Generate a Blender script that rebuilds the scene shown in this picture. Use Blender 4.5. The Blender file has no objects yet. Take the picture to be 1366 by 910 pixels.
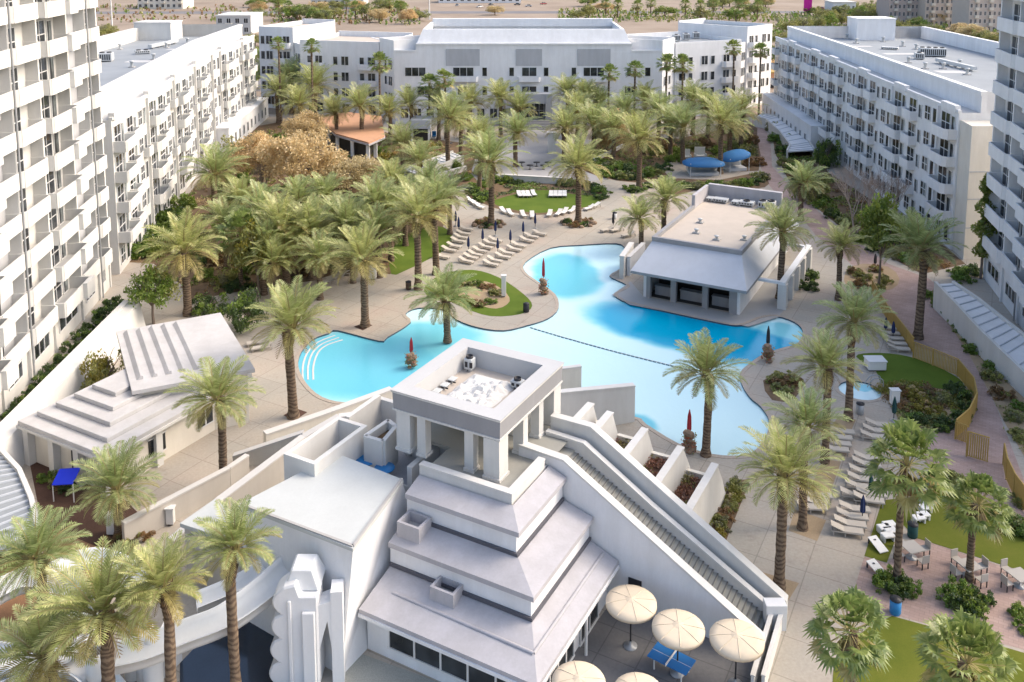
import bpy, bmesh, math, random
from mathutils import Vector, Matrix, noise
SC = bpy.context.scene
COL = SC.collection
R = random.Random(7)
PI = math.pi

# ---------------------------------------------------------------- camera model (photo pixels 1366 x 910 -> points of the site)
F = 1220.0; YH = -70.0; TH = math.atan(0.13); Y0 = YH + F*math.tan(TH); X0 = 683.0; H = 38.0
_c, _s = math.cos(TH), math.sin(TH)
def _ray(px, py):
    a = (px-X0)/F; b = -(py-Y0)/F
    return (a, _c+b*_s, -_s+b*_c)
def P(px, py, z=0.0):
    r = _ray(px, py); t = (z-H)/r[2]
    return Vector((r[0]*t, r[1]*t, z))
def V(px, py, Y):
    r = _ray(px, py); t = Y/r[1]
    return Vector((r[0]*t, Y, H+r[2]*t))
def hz(px, py, top):
    p = P(px, py); return V(px, top, p.y).z
def pxm(p):                               # pixels per metre at a point
    return F/(p[1]*_c-(p[2]-H)*_s)
THA = math.radians(28.7)                  # the resort's second building grid
def gp(px, py, z=0.0):                    # point in that grid: x across, y deep
    p = P(px, py, z)
    return Vector((p.x*math.cos(THA)-p.y*math.sin(THA), p.x*math.sin(THA)+p.y*math.cos(THA), z))
def gw(x, y, z=0.0):                      # grid -> world
    return Vector((x*math.cos(THA)+y*math.sin(THA), -x*math.sin(THA)+y*math.cos(THA), z))

# ---------------------------------------------------------------- objects
def tag(o, label=None, cat=None, group=None, kind=None):
    if label: o['label'] = label
    if cat: o['category'] = cat
    if group: o['group'] = group
    if kind: o['kind'] = kind
    return o
def thing(name, label, cat, loc=(0, 0, 0), rz=0.0, group=None):
    o = bpy.data.objects.new(name, None); COL.objects.link(o)
    o.empty_display_size = 0.2
    o.location = loc; o.rotation_euler = (0, 0, rz)
    return tag(o, label, cat, group)
def copy_tree(o, parent=None):
    c = o.copy(); COL.objects.link(c)
    if parent: c.parent = parent
    for ch in list(o.children): copy_tree(ch, c)
    return c
ORD = 'first second third fourth fifth sixth seventh eighth ninth tenth eleventh twelfth thirteenth fourteenth fifteenth sixteenth seventeenth eighteenth nineteenth twentieth'.split()

class MB:
    def __init__(s): s.v = []; s.f = []; s.m = []; s.sm = []
    def add(s, vs, fs, mi=0, smooth=False):
        k = len(s.v); s.v += [tuple(v) for v in vs]
        for f in fs: s.f.append(tuple(i+k for i in f)); s.m.append(mi); s.sm.append(smooth)
        return s
    def bx(s, x0, y0, z0, x1, y1, z1, mi=0):
        if x0 > x1: x0, x1 = x1, x0
        if y0 > y1: y0, y1 = y1, y0
        return s.add([(x0,y0,z0),(x1,y0,z0),(x1,y1,z0),(x0,y1,z0),(x0,y0,z1),(x1,y0,z1),(x1,y1,z1),(x0,y1,z1)],
                     [(3,2,1,0),(4,5,6,7),(0,1,5,4),(1,2,6,5),(2,3,7,6),(3,0,4,7)], mi)
    def fbx(s, fr, t0, t1, o0, o1, z0, z1, mi=0):
        """box in a facade frame fr=(p0, d, n): along, outward, up"""
        p, d, n = fr
        q = lambda t, o, z: (p[0]+d[0]*t+n[0]*o, p[1]+d[1]*t+n[1]*o, z)
        vs = [q(t0,o0,z0),q(t1,o0,z0),q(t1,o1,z0),q(t0,o1,z0),q(t0,o0,z1),q(t1,o0,z1),q(t1,o1,z1),q(t0,o1,z1)]
        fs = [(3,2,1,0),(4,5,6,7),(0,1,5,4),(1,2,6,5),(2,3,7,6),(3,0,4,7)]
        if d[0]*n[1]-d[1]*n[0] < 0: fs = [f[::-1] for f in fs]
        return s.add(vs, fs, mi)
    def loft(s, A, B, mi=0, capA=True, capB=True):
        """between two rings of equal length (3D points, ccw from above, A below B)"""
        n = len(A); vs = [tuple(a) for a in A]+[tuple(b) for b in B]
        fs = [(i, (i+1) % n, n+(i+1) % n, n+i) for i in range(n)]
        if capA: fs.append(tuple(range(n-1, -1, -1)))
        if capB: fs.append(tuple(range(n, 2*n)))
        return s.add(vs, fs, mi)
    def prism(s, poly, z0, z1, mi=0, bottom=True):
        if area2(poly) < 0: poly = poly[::-1]
        return s.loft([(p[0], p[1], z0) for p in poly], [(p[0], p[1], z1) for p in poly], mi, bottom, True)
    def wall(s, p0, p1, th, z0, z1, mi=0, zb1=None, z01=None):
        """wall between plan points, top z1 at p0 and zb1 at p1, bottom z0 / z01"""
        zb1 = z1 if zb1 is None else zb1; z01 = z0 if z01 is None else z01
        d = Vector((p1[0]-p0[0], p1[1]-p0[1])); d.normalize(); n = Vector((-d.y, d.x))*th/2
        a = [(p0[0]-n.x,p0[1]-n.y),(p1[0]-n.x,p1[1]-n.y),(p1[0]+n.x,p1[1]+n.y),(p0[0]+n.x,p0[1]+n.y)]
        zl = [z0,z01,z01,z0]; zt = [z1,zb1,zb1,z1]
        return s.loft([(a[i][0],a[i][1],zl[i]) for i in range(4)], [(a[i][0],a[i][1],zt[i]) for i in range(4)], mi)
    def tube(s, pts, rad, n=8, mi=0, cap=True, smooth=True):
        pts = [Vector(p) for p in pts]; k = len(pts)
        if not hasattr(rad, '__len__'): rad = [rad]*k
        vs = []; 
        t = (pts[1]-pts[0]).normalized()
        u = t.orthogonal().normalized()
        for i, p in enumerate(pts):
            t = (pts[min(i+1,k-1)]-pts[max(i-1,0)]).normalized()
            u = (u-t*u.dot(t)); u = u.normalized() if u.length > 1e-6 else t.orthogonal().normalized()
            w = t.cross(u)
            for j in range(n):
                a = 2*PI*j/n; vs.append(p+(u*math.cos(a)+w*math.sin(a))*rad[i])
        fs = [(i*n+j, i*n+(j+1) % n, (i+1)*n+(j+1) % n, (i+1)*n+j) for i in range(k-1) for j in range(n)]
        s.add(vs, fs, mi, smooth)
        if cap:
            s.add(vs[:n], [tuple(range(n-1,-1,-1))], mi); s.add(vs[-n:], [tuple(range(n))], mi)
        return s
    def lathe(s, cx, cy, prof, n=16, mi=0, smooth=True):
        vs = []
        for r, z in prof:
            for j in range(n):
                a = 2*PI*j/n; vs.append((cx+r*math.cos(a), cy+r*math.sin(a), z))
        k = len(prof)
        fs = [(i*n+j, i*n+(j+1) % n, (i+1)*n+(j+1) % n, (i+1)*n+j) for i in range(k-1) for j in range(n)]
        return s.add(vs, fs, mi, smooth)
    def build(s, name, mats, parent=None, origin=(0, 0, 0), bevel=0):
        me = bpy.data.meshes.new(name)
        ox, oy, oz = origin
        me.from_pydata([(v[0]-ox, v[1]-oy, v[2]-oz) for v in s.v], [], s.f)
        if not isinstance(mats, (list, tuple)): mats = [mats]
        for m in mats: me.materials.append(m)
        me.polygons.foreach_set('material_index', s.m)
        me.polygons.foreach_set('use_smooth', s.sm)
        me.update()
        o = bpy.data.objects.new(name, me); COL.objects.link(o)
        if parent is not None: o.parent = parent
        else: o.location = origin
        if bevel:
            b = o.modifiers.new('bevel', 'BEVEL'); b.width = bevel; b.segments = 1; b.limit_method = 'ANGLE'
        return o
def area2(p): return sum(p[i][0]*p[(i+1) % len(p)][1]-p[(i+1) % len(p)][0]*p[i][1] for i in range(len(p)))
def frame(p0, p1, side=1):
    d = Vector((p1[0]-p0[0], p1[1]-p0[1])); L = d.length; d.normalize()
    n = Vector((d.y, -d.x))*side
    return ((p0[0], p0[1]), (d.x, d.y), (n.x, n.y)), L
def smooth_loop(pts, n=4):
    """closed Catmull-Rom through the points"""
    k = len(pts); out = []
    for i in range(k):
        a, b, c, d = (Vector(pts[(i+j) % k][:2]) for j in (-1, 0, 1, 2))
        for q in range(n):
            t = q/n
            out.append(0.5*((2*b)+(c-a)*t+(2*a-5*b+4*c-d)*t*t+(3*b-a-3*c+d)*t**3))
    return out
def smooth_path(pts, n=4):
    k = len(pts); out = []
    pts = [Vector(p) for p in pts]
    for i in range(k-1):
        a, b, c, d = pts[max(i-1,0)], pts[i], pts[i+1], pts[min(i+2,k-1)]
        for q in range(n):
            t = q/n
            out.append(0.5*((2*b)+(c-a)*t+(2*a-5*b+4*c-d)*t*t+(3*b-a-3*c+d)*t**3))
    out.append(pts[-1]); return out
def inside(p, poly):
    x, y = p[0], p[1]; c = False; n = len(poly)
    for i in range(n):
        a, b = poly[i], poly[i-1]
        if (a[1] > y) != (b[1] > y) and x < (b[0]-a[0])*(y-a[1])/(b[1]-a[1])+a[0]: c = not c
    return c

# ---------------------------------------------------------------- materials
def _nt(name):
    m = bpy.data.materials.new(name); m.use_nodes = True
    nt = m.node_tree; nt.nodes.clear()
    out = nt.nodes.new('ShaderNodeOutputMaterial'); b = nt.nodes.new('ShaderNodeBsdfPrincipled')
    nt.links.new(b.outputs[0], out.inputs[0])
    return m, nt, b, out
def _noise(nt, scale, detail=4, vec=None, rough=0.6):
    n = nt.nodes.new('ShaderNodeTexNoise'); n.inputs['Scale'].default_value = scale
    n.inputs['Detail'].default_value = detail; n.inputs['Roughness'].default_value = rough
    if vec is not None: nt.links.new(vec, n.inputs['Vector'])
    return n.outputs['Fac']
def _ramp(nt, fac, stops):
    r = nt.nodes.new('ShaderNodeValToRGB'); e = r.color_ramp.elements
    while len(e) < len(stops): e.new(0.5)
    for i, (p, c) in enumerate(stops):
        e[i].position = p; e[i].color = (*c, 1) if len(c) == 3 else c
    nt.links.new(fac, r.inputs[0]); return r.outputs[0]
def _mix(nt, fac, a, b, mode='MIX'):
    m = nt.nodes.new('ShaderNodeMix'); m.data_type = 'RGBA'; m.blend_type = mode
    for i, x in ((0, fac), (6, a), (7, b)):
        if hasattr(x, 'is_linked') or hasattr(x, 'links'): nt.links.new(x, m.inputs[i])
        elif i == 0: m.inputs[0].default_value = x
        else: m.inputs[i].default_value = (*x, 1)
    return m.outputs[2]
def _coord(nt, kind='Object', scale=None):
    t = nt.nodes.new('ShaderNodeTexCoord'); o = t.outputs[kind]
    if scale:
        mp = nt.nodes.new('ShaderNodeMapping'); mp.inputs['Scale'].default_value = scale
        nt.links.new(o, mp.inputs[0]); o = mp.outputs[0]
    return o
def _geo(nt): return nt.nodes.new('ShaderNodeNewGeometry').outputs['Position']
def mul(c, k): return tuple(max(0, min(1, x*k)) for x in c)
def mat(name, col, rough=0.7, var=0.08, scale=1.5, streak=0.0, spec=0.3, metal=0.0, bump=0.0, fine=8.0):
    """painted / plastered / concrete surface: two scales of mottling, optional vertical weather streaks"""
    m, nt, b, out = _nt(name)
    pos = _geo(nt)
    f1 = _noise(nt, scale*0.35, 5, pos); f2 = _noise(nt, fine, 3, pos)
    c = _ramp(nt, f1, [(0.25, mul(col, 1-var)), (0.75, mul(col, 1+var*0.6))])
    c2 = _ramp(nt, f2, [(0.3, (1-var*0.5,)*3), (0.7, (1,)*3)])
    c = _mix(nt, 1.0, c, c2, 'MULTIPLY')
    if streak:
        mp = nt.nodes.new('ShaderNodeMapping'); mp.inputs['Scale'].default_value = (0.7, 0.7, 0.12)
        nt.links.new(pos, mp.inputs[0])
        s = _ramp(nt, _noise(nt, 1.0, 5, mp.outputs[0], 0.7), [(0.42, (1-streak, 1-streak*1.05, 1-streak*1.15)), (0.62, (1, 1, 1))])
        c = _mix(nt, 1.0, c, s, 'MULTIPLY')
    nt.links.new(c, b.inputs['Base Color'])
    b.inputs['Roughness'].default_value = rough; b.inputs['Specular IOR Level'].default_value = spec; b.inputs['Metallic'].default_value = metal
    if bump:
        bp = nt.nodes.new('ShaderNodeBump'); bp.inputs['Strength'].default_value = bump; bp.inputs['Distance'].default_value = 0.05
        nt.links.new(f2, bp.inputs['Height']); nt.links.new(bp.outputs[0], b.inputs['Normal'])
    return m
def leafmat(name, col, col2, trans=0.35):
    """leaf: colour varies from plant to plant and blade to blade, part of the light passes through"""
    m, nt, b, out = _nt(name); nt.nodes.remove(b)
    oi = nt.nodes.new('ShaderNodeObjectInfo').outputs['Random']
    pos = _geo(nt); f = _noise(nt, 2.2, 3, pos)
    isl = nt.nodes.new('ShaderNodeNewGeometry').outputs['Random Per Island']
    c = _mix(nt, isl, col, col2)
    c3 = _ramp(nt, f, [(0.3, (0.72,)*3), (0.7, (1.15,)*3)])
    c = _mix(nt, 1.0, c, c3, 'MULTIPLY')
    c4 = _ramp(nt, oi, [(0.0, (0.86, 0.93, 0.95)), (1.0, (1.1, 1.04, 0.98))])
    c = _mix(nt, 1.0, c, c4, 'MULTIPLY')
    d = nt.nodes.new('ShaderNodeBsdfDiffuse'); t = nt.nodes.new('ShaderNodeBsdfTranslucent'); g = nt.nodes.new('ShaderNodeBsdfGlossy')
    g.inputs['Roughness'].default_value = 0.45
    mx = nt.nodes.new('ShaderNodeMixShader'); mx.inputs[0].default_value = trans
    mg = nt.nodes.new('ShaderNodeMixShader'); mg.inputs[0].default_value = 0.05
    nt.links.new(c, d.inputs[0]); nt.links.new(c, t.inputs[0])
    nt.links.new(d.outputs[0], mx.inputs[1]); nt.links.new(t.outputs[0], mx.inputs[2])
    nt.links.new(mx.outputs[0], mg.inputs[1]); nt.links.new(g.outputs[0], mg.inputs[2])
    nt.links.new(mg.outputs[0], out.inputs[0])
    return m
def groundmat(name, cols, scale, rough=0.9, fine=14, bump=0.0):
    m, nt, b, out = _nt(name); pos = _geo(nt)
    n = len(cols)
    c = _ramp(nt, _noise(nt, scale, 6, pos, 0.65), [(0.25+0.5*i/(n-1), k) for i, k in enumerate(cols)])
    c2 = _ramp(nt, _noise(nt, fine, 4, pos, 0.7), [(0.3, (0.78,)*3), (0.7, (1.08,)*3)])
    c = _mix(nt, 1.0, c, c2, 'MULTIPLY')
    nt.links.new(c, b.inputs['Base Color']); b.inputs['Roughness'].default_value = rough; b.inputs['Specular IOR Level'].default_value = 0.2
    return m
def paver(name, c1, c2, mortar, bw, bh, rot=0.0, rough=0.85):
    m, nt, b, out = _nt(name)
    mp = nt.nodes.new('ShaderNodeMapping'); mp.inputs['Rotation'].default_value = (0, 0, rot)
    pos = _geo(nt); nt.links.new(pos, mp.inputs[0])
    br = nt.nodes.new('ShaderNodeTexBrick'); nt.links.new(mp.outputs[0], br.inputs['Vector'])
    br.inputs['Color1'].default_value = (*c1, 1); br.inputs['Color2'].default_value = (*c2, 1); br.inputs['Mortar'].default_value = (*mortar, 1)
    br.inputs['Scale'].default_value = 1.0; br.inputs['Brick Width'].default_value = bw; br.inputs['Row Height'].default_value = bh; br.inputs['Mortar Size'].default_value = 0.012
    f = _ramp(nt, _noise(nt, 0.35, 5, pos), [(0.3, (0.8,)*3), (0.7, (1.1,)*3)])
    c = _mix(nt, 1.0, br.outputs['Color'], f, 'MULTIPLY')
    nt.links.new(c, b.inputs['Base Color']); b.inputs['Roughness'].default_value = rough; b.inputs['Specular IOR Level'].default_value = 0.2
    return m
def glassmat(name, col, rough=0.08):
    m, nt, b, out = _nt(name); pos = _geo(nt)
    c = _ramp(nt, _noise(nt, 0.45, 2, pos), [(0.35, mul(col, 0.4)), (0.5, col), (0.68, mul(col, 2.4))])
    nt.links.new(c, b.inputs['Base Color']); b.inputs['Roughness'].default_value = rough; b.inputs['Specular IOR Level'].default_value = 0.5
    return m

M = {}
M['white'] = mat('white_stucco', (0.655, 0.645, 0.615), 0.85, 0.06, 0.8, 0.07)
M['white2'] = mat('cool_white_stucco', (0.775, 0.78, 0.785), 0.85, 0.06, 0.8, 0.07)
M['cream'] = mat('cream_stucco', (0.70, 0.66, 0.58), 0.85, 0.06, 0.8, 0.08)
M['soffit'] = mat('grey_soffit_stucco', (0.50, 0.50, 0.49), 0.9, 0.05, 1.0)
M['grey_panel'] = mat('grey_panel_stucco', (0.46, 0.47, 0.49), 0.85, 0.06, 0.8, 0.08)
M['ledge'] = mat('roof_ledge', (0.50, 0.50, 0.495), 0.9, 0.07, 0.8)
M['lilac'] = mat('lilac_grey_roof', (0.455, 0.445, 0.465), 0.75, 0.12, 0.9, 0.10)
M['cornice'] = mat('cornice_grey', (0.31, 0.31, 0.32), 0.8, 0.06, 0.8, 0.06)
M['greyroof'] = mat('light_grey_metal_roof', (0.53, 0.52, 0.515), 0.65, 0.10, 0.9, 0.08)
M['barroof'] = mat('pale_metal_roof', (0.50, 0.53, 0.57), 0.55, 0.04, 0.6, 0.05)
M['membrane'] = mat('white_roof_membrane', (0.52, 0.54, 0.525), 0.75, 0.10, 0.9)
M['tanroof'] = mat('tan_gravel_roof', (0.50, 0.44, 0.375), 0.95, 0.08, 1.5)
M['roofgrey'] = mat('grey_flat_roof', (0.28, 0.305, 0.325), 0.9, 0.12, 0.6)
M['orange'] = mat('terracotta_roof', (0.52, 0.29, 0.17), 0.85, 0.1, 1.5)
M['cap'] = mat('wall_cap', (0.62, 0.60, 0.57), 0.8, 0.05, 1.0)
M['darkline'] = mat('dark_flashing', (0.10, 0.10, 0.115), 0.6, 0.05)
M['glass'] = glassmat('dark_window_glass', (0.03, 0.034, 0.038))
M['glassgreen'] = glassmat('pale_window_glass', (0.17, 0.19, 0.19))
M['frame'] = mat('white_aluminium', (0.68, 0.68, 0.67), 0.5, 0.03)
M['black'] = mat('black_metal', (0.03, 0.03, 0.035), 0.5, 0.1)
M['steel'] = mat('grey_steel', (0.38, 0.39, 0.40), 0.45, 0.1, 3, metal=0.3)
M['acbody'] = mat('rooftop_unit_grey', (0.50, 0.52, 0.52), 0.6, 0.06)
M['stone'] = mat('white_resin_slide', (0.72, 0.74, 0.75), 0.35, 0.05, 1.0, 0.05, spec=0.5)
M['beigewall'] = mat('beige_wall', (0.56, 0.52, 0.46), 0.85, 0.06, 1.0, 0.06)
M['purplewall'] = mat('mauve_wall', (0.30, 0.235, 0.235), 0.85, 0.08, 1.0)
M['step'] = mat('olive_grey_steps', (0.33, 0.325, 0.29), 0.9, 0.08, 1.5)
M['concrete'] = mat('grey_concrete', (0.40, 0.39, 0.375), 0.9, 0.08, 1.0)
# ================================================================ the ground, pool and planted areas
def sheet(name, outer, z, m, holes=(), kind='structure', label=None):
    bm = bmesh.new(); es = []
    for loop in (outer, *holes):
        vs = [bm.verts.new((p[0], p[1], z)) for p in loop]
        for i in range(len(vs)): es.append(bm.edges.new((vs[i], vs[(i+1) % len(vs)])))
    bmesh.ops.triangle_fill(bm, use_beauty=True, use_dissolve=False, edges=es, normal=(0, 0, 1))
    for f in bm.faces:
        if f.normal.z < 0: f.normal_flip()
    me = bpy.data.meshes.new(name); bm.to_mesh(me); bm.free(); me.materials.append(m)
    o = bpy.data.objects.new(name, me); COL.objects.link(o)
    return tag(o, label, kind=kind)
def px(L, z=0.0): return [P(a, b, z).xy for a, b in L]

M['sand'] = groundmat('desert_sand', [(0.22, 0.17, 0.125), (0.30, 0.24, 0.185), (0.36, 0.295, 0.235)], 0.03, fine=1.5)
def slabmat(name, cols, joint, size, rot):
    m, nt, b, out = _nt(name); pos = _geo(nt)
    c = _ramp(nt, _noise(nt, 0.11, 6, pos, 0.6), [(0.3+0.4*i/(len(cols)-1), k) for i, k in enumerate(cols)])
    c2 = _ramp(nt, _noise(nt, 5, 5, pos, 0.7), [(0.3, (0.86,)*3), (0.7, (1.05,)*3)]); c = _mix(nt, 1.0, c, c2, 'MULTIPLY')
    st = _ramp(nt, _noise(nt, 0.5, 4, pos, 0.75), [(0.56, (1,)*3), (0.72, (0.82, 0.80, 0.79))]); c = _mix(nt, 1.0, c, st, 'MULTIPLY')
    mp = nt.nodes.new('ShaderNodeMapping'); mp.inputs['Rotation'].default_value = (0, 0, rot); nt.links.new(pos, mp.inputs[0])
    br = nt.nodes.new('ShaderNodeTexBrick'); br.offset = 0.0; nt.links.new(mp.outputs[0], br.inputs['Vector'])
    br.inputs['Color1'].default_value = (1,1,1,1); br.inputs['Color2'].default_value = (0.94,0.94,0.94,1); br.inputs['Mortar'].default_value = (joint,joint,joint,1)
    br.inputs['Scale'].default_value = 1; br.inputs['Brick Width'].default_value = size; br.inputs['Row Height'].default_value = size; br.inputs['Mortar Size'].default_value = 0.035
    c = _mix(nt, 1.0, c, br.outputs['Color'], 'MULTIPLY'); nt.links.new(c, b.inputs['Base Color']); b.inputs['Roughness'].default_value = 0.8; b.inputs['Specular IOR Level'].default_value = 0.2
    return m
M['deck'] = slabmat('tan_concrete_deck', [(0.36, 0.34, 0.295), (0.41, 0.375, 0.32), (0.44, 0.385, 0.32), (0.45, 0.365, 0.305)], 0.72, 3.0, THA)
M['pink'] = paver('pink_pavers', (0.37, 0.265, 0.23), (0.43, 0.315, 0.275), (0.30, 0.225, 0.195), 0.5, 0.25, 0.5)
M['plaza'] = groundmat('grey_plaza_concrete', [(0.34, 0.335, 0.34), (0.41, 0.40, 0.40)], 0.3)
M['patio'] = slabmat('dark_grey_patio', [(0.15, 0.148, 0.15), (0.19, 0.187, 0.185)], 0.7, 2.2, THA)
M['court'] = groundmat('grey_green_court', [(0.30, 0.31, 0.275), (0.37, 0.375, 0.34)], 0.35)
M['lawn'] = groundmat('lawn_turf', [(0.075, 0.12, 0.012), (0.10, 0.155, 0.018), (0.135, 0.18, 0.025)], 0.25, 0.95, 25)
M['lawndry'] = groundmat('dry_lawn_turf', [(0.085, 0.115, 0.012), (0.125, 0.145, 0.018), (0.17, 0.165, 0.03)], 0.25, 0.95, 25)
M['soil'] = groundmat('brown_mulch', [(0.10, 0.065, 0.04), (0.17, 0.115, 0.07), (0.24, 0.17, 0.10)], 0.5, 0.95, 9)
M['darksoil'] = groundmat('dark_mulch', [(0.07, 0.04, 0.03), (0.12, 0.07, 0.052)], 0.5, 0.95, 9)
M['gravel'] = groundmat('tan_gravel', [(0.34, 0.25, 0.15), (0.42, 0.32, 0.21)], 0.6, 0.95, 12)
M['asphalt'] = groundmat('asphalt', [(0.16, 0.155, 0.16), (0.22, 0.21, 0.215)], 0.1)
M['coping'] = groundmat('pool_coping', [(0.40, 0.34, 0.28), (0.47, 0.40, 0.33)], 0.8, 0.7, 6)
M['tile'] = mat('dark_waterline_tile', (0.05, 0.09, 0.12), 0.3, 0.1, 2, spec=0.5)

POOLPX = [(398,489),(402,470),(417,453),(438,445),(451,441),(506,455),(517,450),(548,430),(541,419),(558,411),(591,413),
 (610,427),(638,437),(672,441),(704,434),(731,425),(745,411),(741,393),(718,376),(701,363),(701,350),(734,331),(776,327),(822,325),
 (834,332),(836,346),(828,358),(813,368),(828,376),(836,382),(820,391),(826,399),(850,407),(960,431),(988,434),(1004,429),(1017,424),(1036,422),
 (1060,430),(1071,442),(1064,458),(1045,464),(1020,472),(1000,485),(987,498),(990,514),(1001,531),(1015,543),(1026,562),(1020,586),(1003,604),(985,608),
 (950,606),(905,592),(862,566),(846,556),(760,545),(700,540),(600,522),(540,517),(515,524),(490,533),(460,537),(430,530),(409,512)]
POOL = smooth_loop(px(POOLPX), 3)
if area2(POOL) < 0: POOL = POOL[::-1]
def offset(loop, d):
    n = len(loop); out = []
    for i in range(n):
        a, b, c = Vector(loop[i-1]), Vector(loop[i]), Vector(loop[(i+1) % n])
        t = (c-a).normalized(); out.append(b+Vector((t.y, -t.x))*d)
    return out
POOL_OUT = offset(POOL, 0.38)
SPA_C = P(1147, 521); SPA_R = 1.75
SPA = [Vector((SPA_C.x+SPA_R*math.cos(a*PI/12), SPA_C.y+SPA_R*math.sin(a*PI/12))) for a in range(24)]
SPA_OUT = [Vector((SPA_C.x+(SPA_R+.35)*math.cos(a*PI/12), SPA_C.y+(SPA_R+.35)*math.sin(a*PI/12))) for a in range(24)]
site = [(-48,24),(58,24),(60,112),(64,203),(-60,207),(-50,112)]
sheet('ground', [(-2500,-300),(2500,-300),(2500,3500),(-2500,3500)], -0.03, M['sand'], [site])
sheet('pool_deck', site, 0.0, M['deck'], [POOL_OUT, SPA_OUT])
def basin(name, loop, loop_out, depth, floor_m):
    mb = MB(); n = len(loop)
    # coping ring standing a little proud, tile band under it, basin wall and floor
    A = [(p[0], p[1], 0.03) for p in loop_out]; B = [(p[0], p[1], 0.03) for p in loop]
    k = [(i, (i+1) % n, n+(i+1) % n, n+i) for i in range(n)]
    mb.add(A+B, k, 0)
    mb.add([(p[0], p[1], -0.06) for p in loop_out]+A, k, 0)
    mb.add(B+[(p[0], p[1], -0.42) for p in loop], k, 1)
    mb.add([(p[0], p[1], -0.42) for p in loop]+[(p[0], p[1], -depth) for p in loop], k, 2)
    mb.add([(p[0], p[1], -depth) for p in loop], [tuple(range(n))], 2)
    return tag(mb.build(name, [M['coping'], M['tile'], floor_m]), kind='structure')
M['poolfloor'] = mat('pool_plaster', (0.55, 0.75, 0.8), 0.6)
basin('pool_basin', POOL, POOL_OUT, 1.3, M['poolfloor'])
basin('spa_basin', SPA, SPA_OUT, 0.9, M['poolfloor'])

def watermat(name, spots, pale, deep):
    """pool water: pale base colour with soft patches painted turquoise to deep blue (spots = centre x, y, radius x, radius y, rotation, strength)"""
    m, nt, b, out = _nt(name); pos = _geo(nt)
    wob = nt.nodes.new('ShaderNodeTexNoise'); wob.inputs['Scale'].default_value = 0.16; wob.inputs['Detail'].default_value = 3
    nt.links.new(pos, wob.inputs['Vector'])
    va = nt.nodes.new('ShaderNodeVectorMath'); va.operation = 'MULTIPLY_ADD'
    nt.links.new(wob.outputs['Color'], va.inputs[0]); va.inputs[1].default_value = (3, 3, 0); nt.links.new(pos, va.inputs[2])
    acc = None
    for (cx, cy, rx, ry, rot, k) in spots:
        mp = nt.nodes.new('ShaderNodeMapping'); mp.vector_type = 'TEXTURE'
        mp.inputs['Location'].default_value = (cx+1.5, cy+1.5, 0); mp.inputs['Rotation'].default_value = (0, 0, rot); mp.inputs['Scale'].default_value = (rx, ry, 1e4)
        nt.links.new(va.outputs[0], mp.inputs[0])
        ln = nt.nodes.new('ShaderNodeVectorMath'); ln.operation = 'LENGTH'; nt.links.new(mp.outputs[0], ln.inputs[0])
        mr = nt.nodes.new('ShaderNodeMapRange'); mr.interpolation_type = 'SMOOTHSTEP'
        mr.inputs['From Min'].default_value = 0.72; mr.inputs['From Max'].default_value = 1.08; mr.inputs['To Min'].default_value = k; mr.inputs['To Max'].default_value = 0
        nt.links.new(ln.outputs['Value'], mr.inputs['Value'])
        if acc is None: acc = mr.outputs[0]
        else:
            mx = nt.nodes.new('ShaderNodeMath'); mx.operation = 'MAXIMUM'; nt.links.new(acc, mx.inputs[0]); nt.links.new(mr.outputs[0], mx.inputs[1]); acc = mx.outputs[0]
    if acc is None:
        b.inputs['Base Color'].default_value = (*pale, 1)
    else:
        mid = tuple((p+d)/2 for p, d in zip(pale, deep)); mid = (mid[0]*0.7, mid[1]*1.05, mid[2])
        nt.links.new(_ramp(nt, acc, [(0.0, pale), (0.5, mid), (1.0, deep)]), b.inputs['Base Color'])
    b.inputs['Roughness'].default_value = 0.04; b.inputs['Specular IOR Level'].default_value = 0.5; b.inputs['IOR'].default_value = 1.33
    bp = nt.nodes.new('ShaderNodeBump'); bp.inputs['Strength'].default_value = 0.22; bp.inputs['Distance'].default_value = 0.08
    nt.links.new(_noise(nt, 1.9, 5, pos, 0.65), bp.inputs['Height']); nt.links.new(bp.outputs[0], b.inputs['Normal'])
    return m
def spot(pxc, rx, ry, rot, k):
    c = P(*pxc); return (c.x, c.y, rx, ry, math.radians(rot), k)
M['water'] = watermat('pool_water', [spot((900,434), 10.5, 5.4, -28, 1.0), spot((975,455), 8, 5, -20, 1.0), spot((755,365), 4.2, 8.5, 0, 0.62), spot((480,482), 9.0, 8, 0, 0.62),  # sky glare and mirrored bar, palms, buildings painted into the colour, pale and blue
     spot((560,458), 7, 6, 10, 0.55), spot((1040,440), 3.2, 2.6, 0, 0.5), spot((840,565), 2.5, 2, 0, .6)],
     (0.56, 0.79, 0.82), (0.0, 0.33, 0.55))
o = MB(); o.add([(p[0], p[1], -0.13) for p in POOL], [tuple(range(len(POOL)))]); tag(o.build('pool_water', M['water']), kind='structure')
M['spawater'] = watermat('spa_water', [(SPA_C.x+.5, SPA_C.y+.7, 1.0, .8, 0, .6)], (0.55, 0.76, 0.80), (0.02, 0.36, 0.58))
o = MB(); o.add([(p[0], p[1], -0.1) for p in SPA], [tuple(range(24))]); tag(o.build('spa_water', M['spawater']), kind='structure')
# broad steps into the shallow west end
mb = MB()
for k in range(3):
    a = smooth_path(px([(404+7*k,505),(404+7*k,487),(410+7*k,469),(424+6*k,455+2*k),(447+5*k,446+3*k)]), 3)
    for i in range(len(a)-1): mb.wall(a[i], a[i+1], 0.16, -0.4, -0.1)
tag(mb.build('pool_steps', M['white']), kind='structure')

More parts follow.
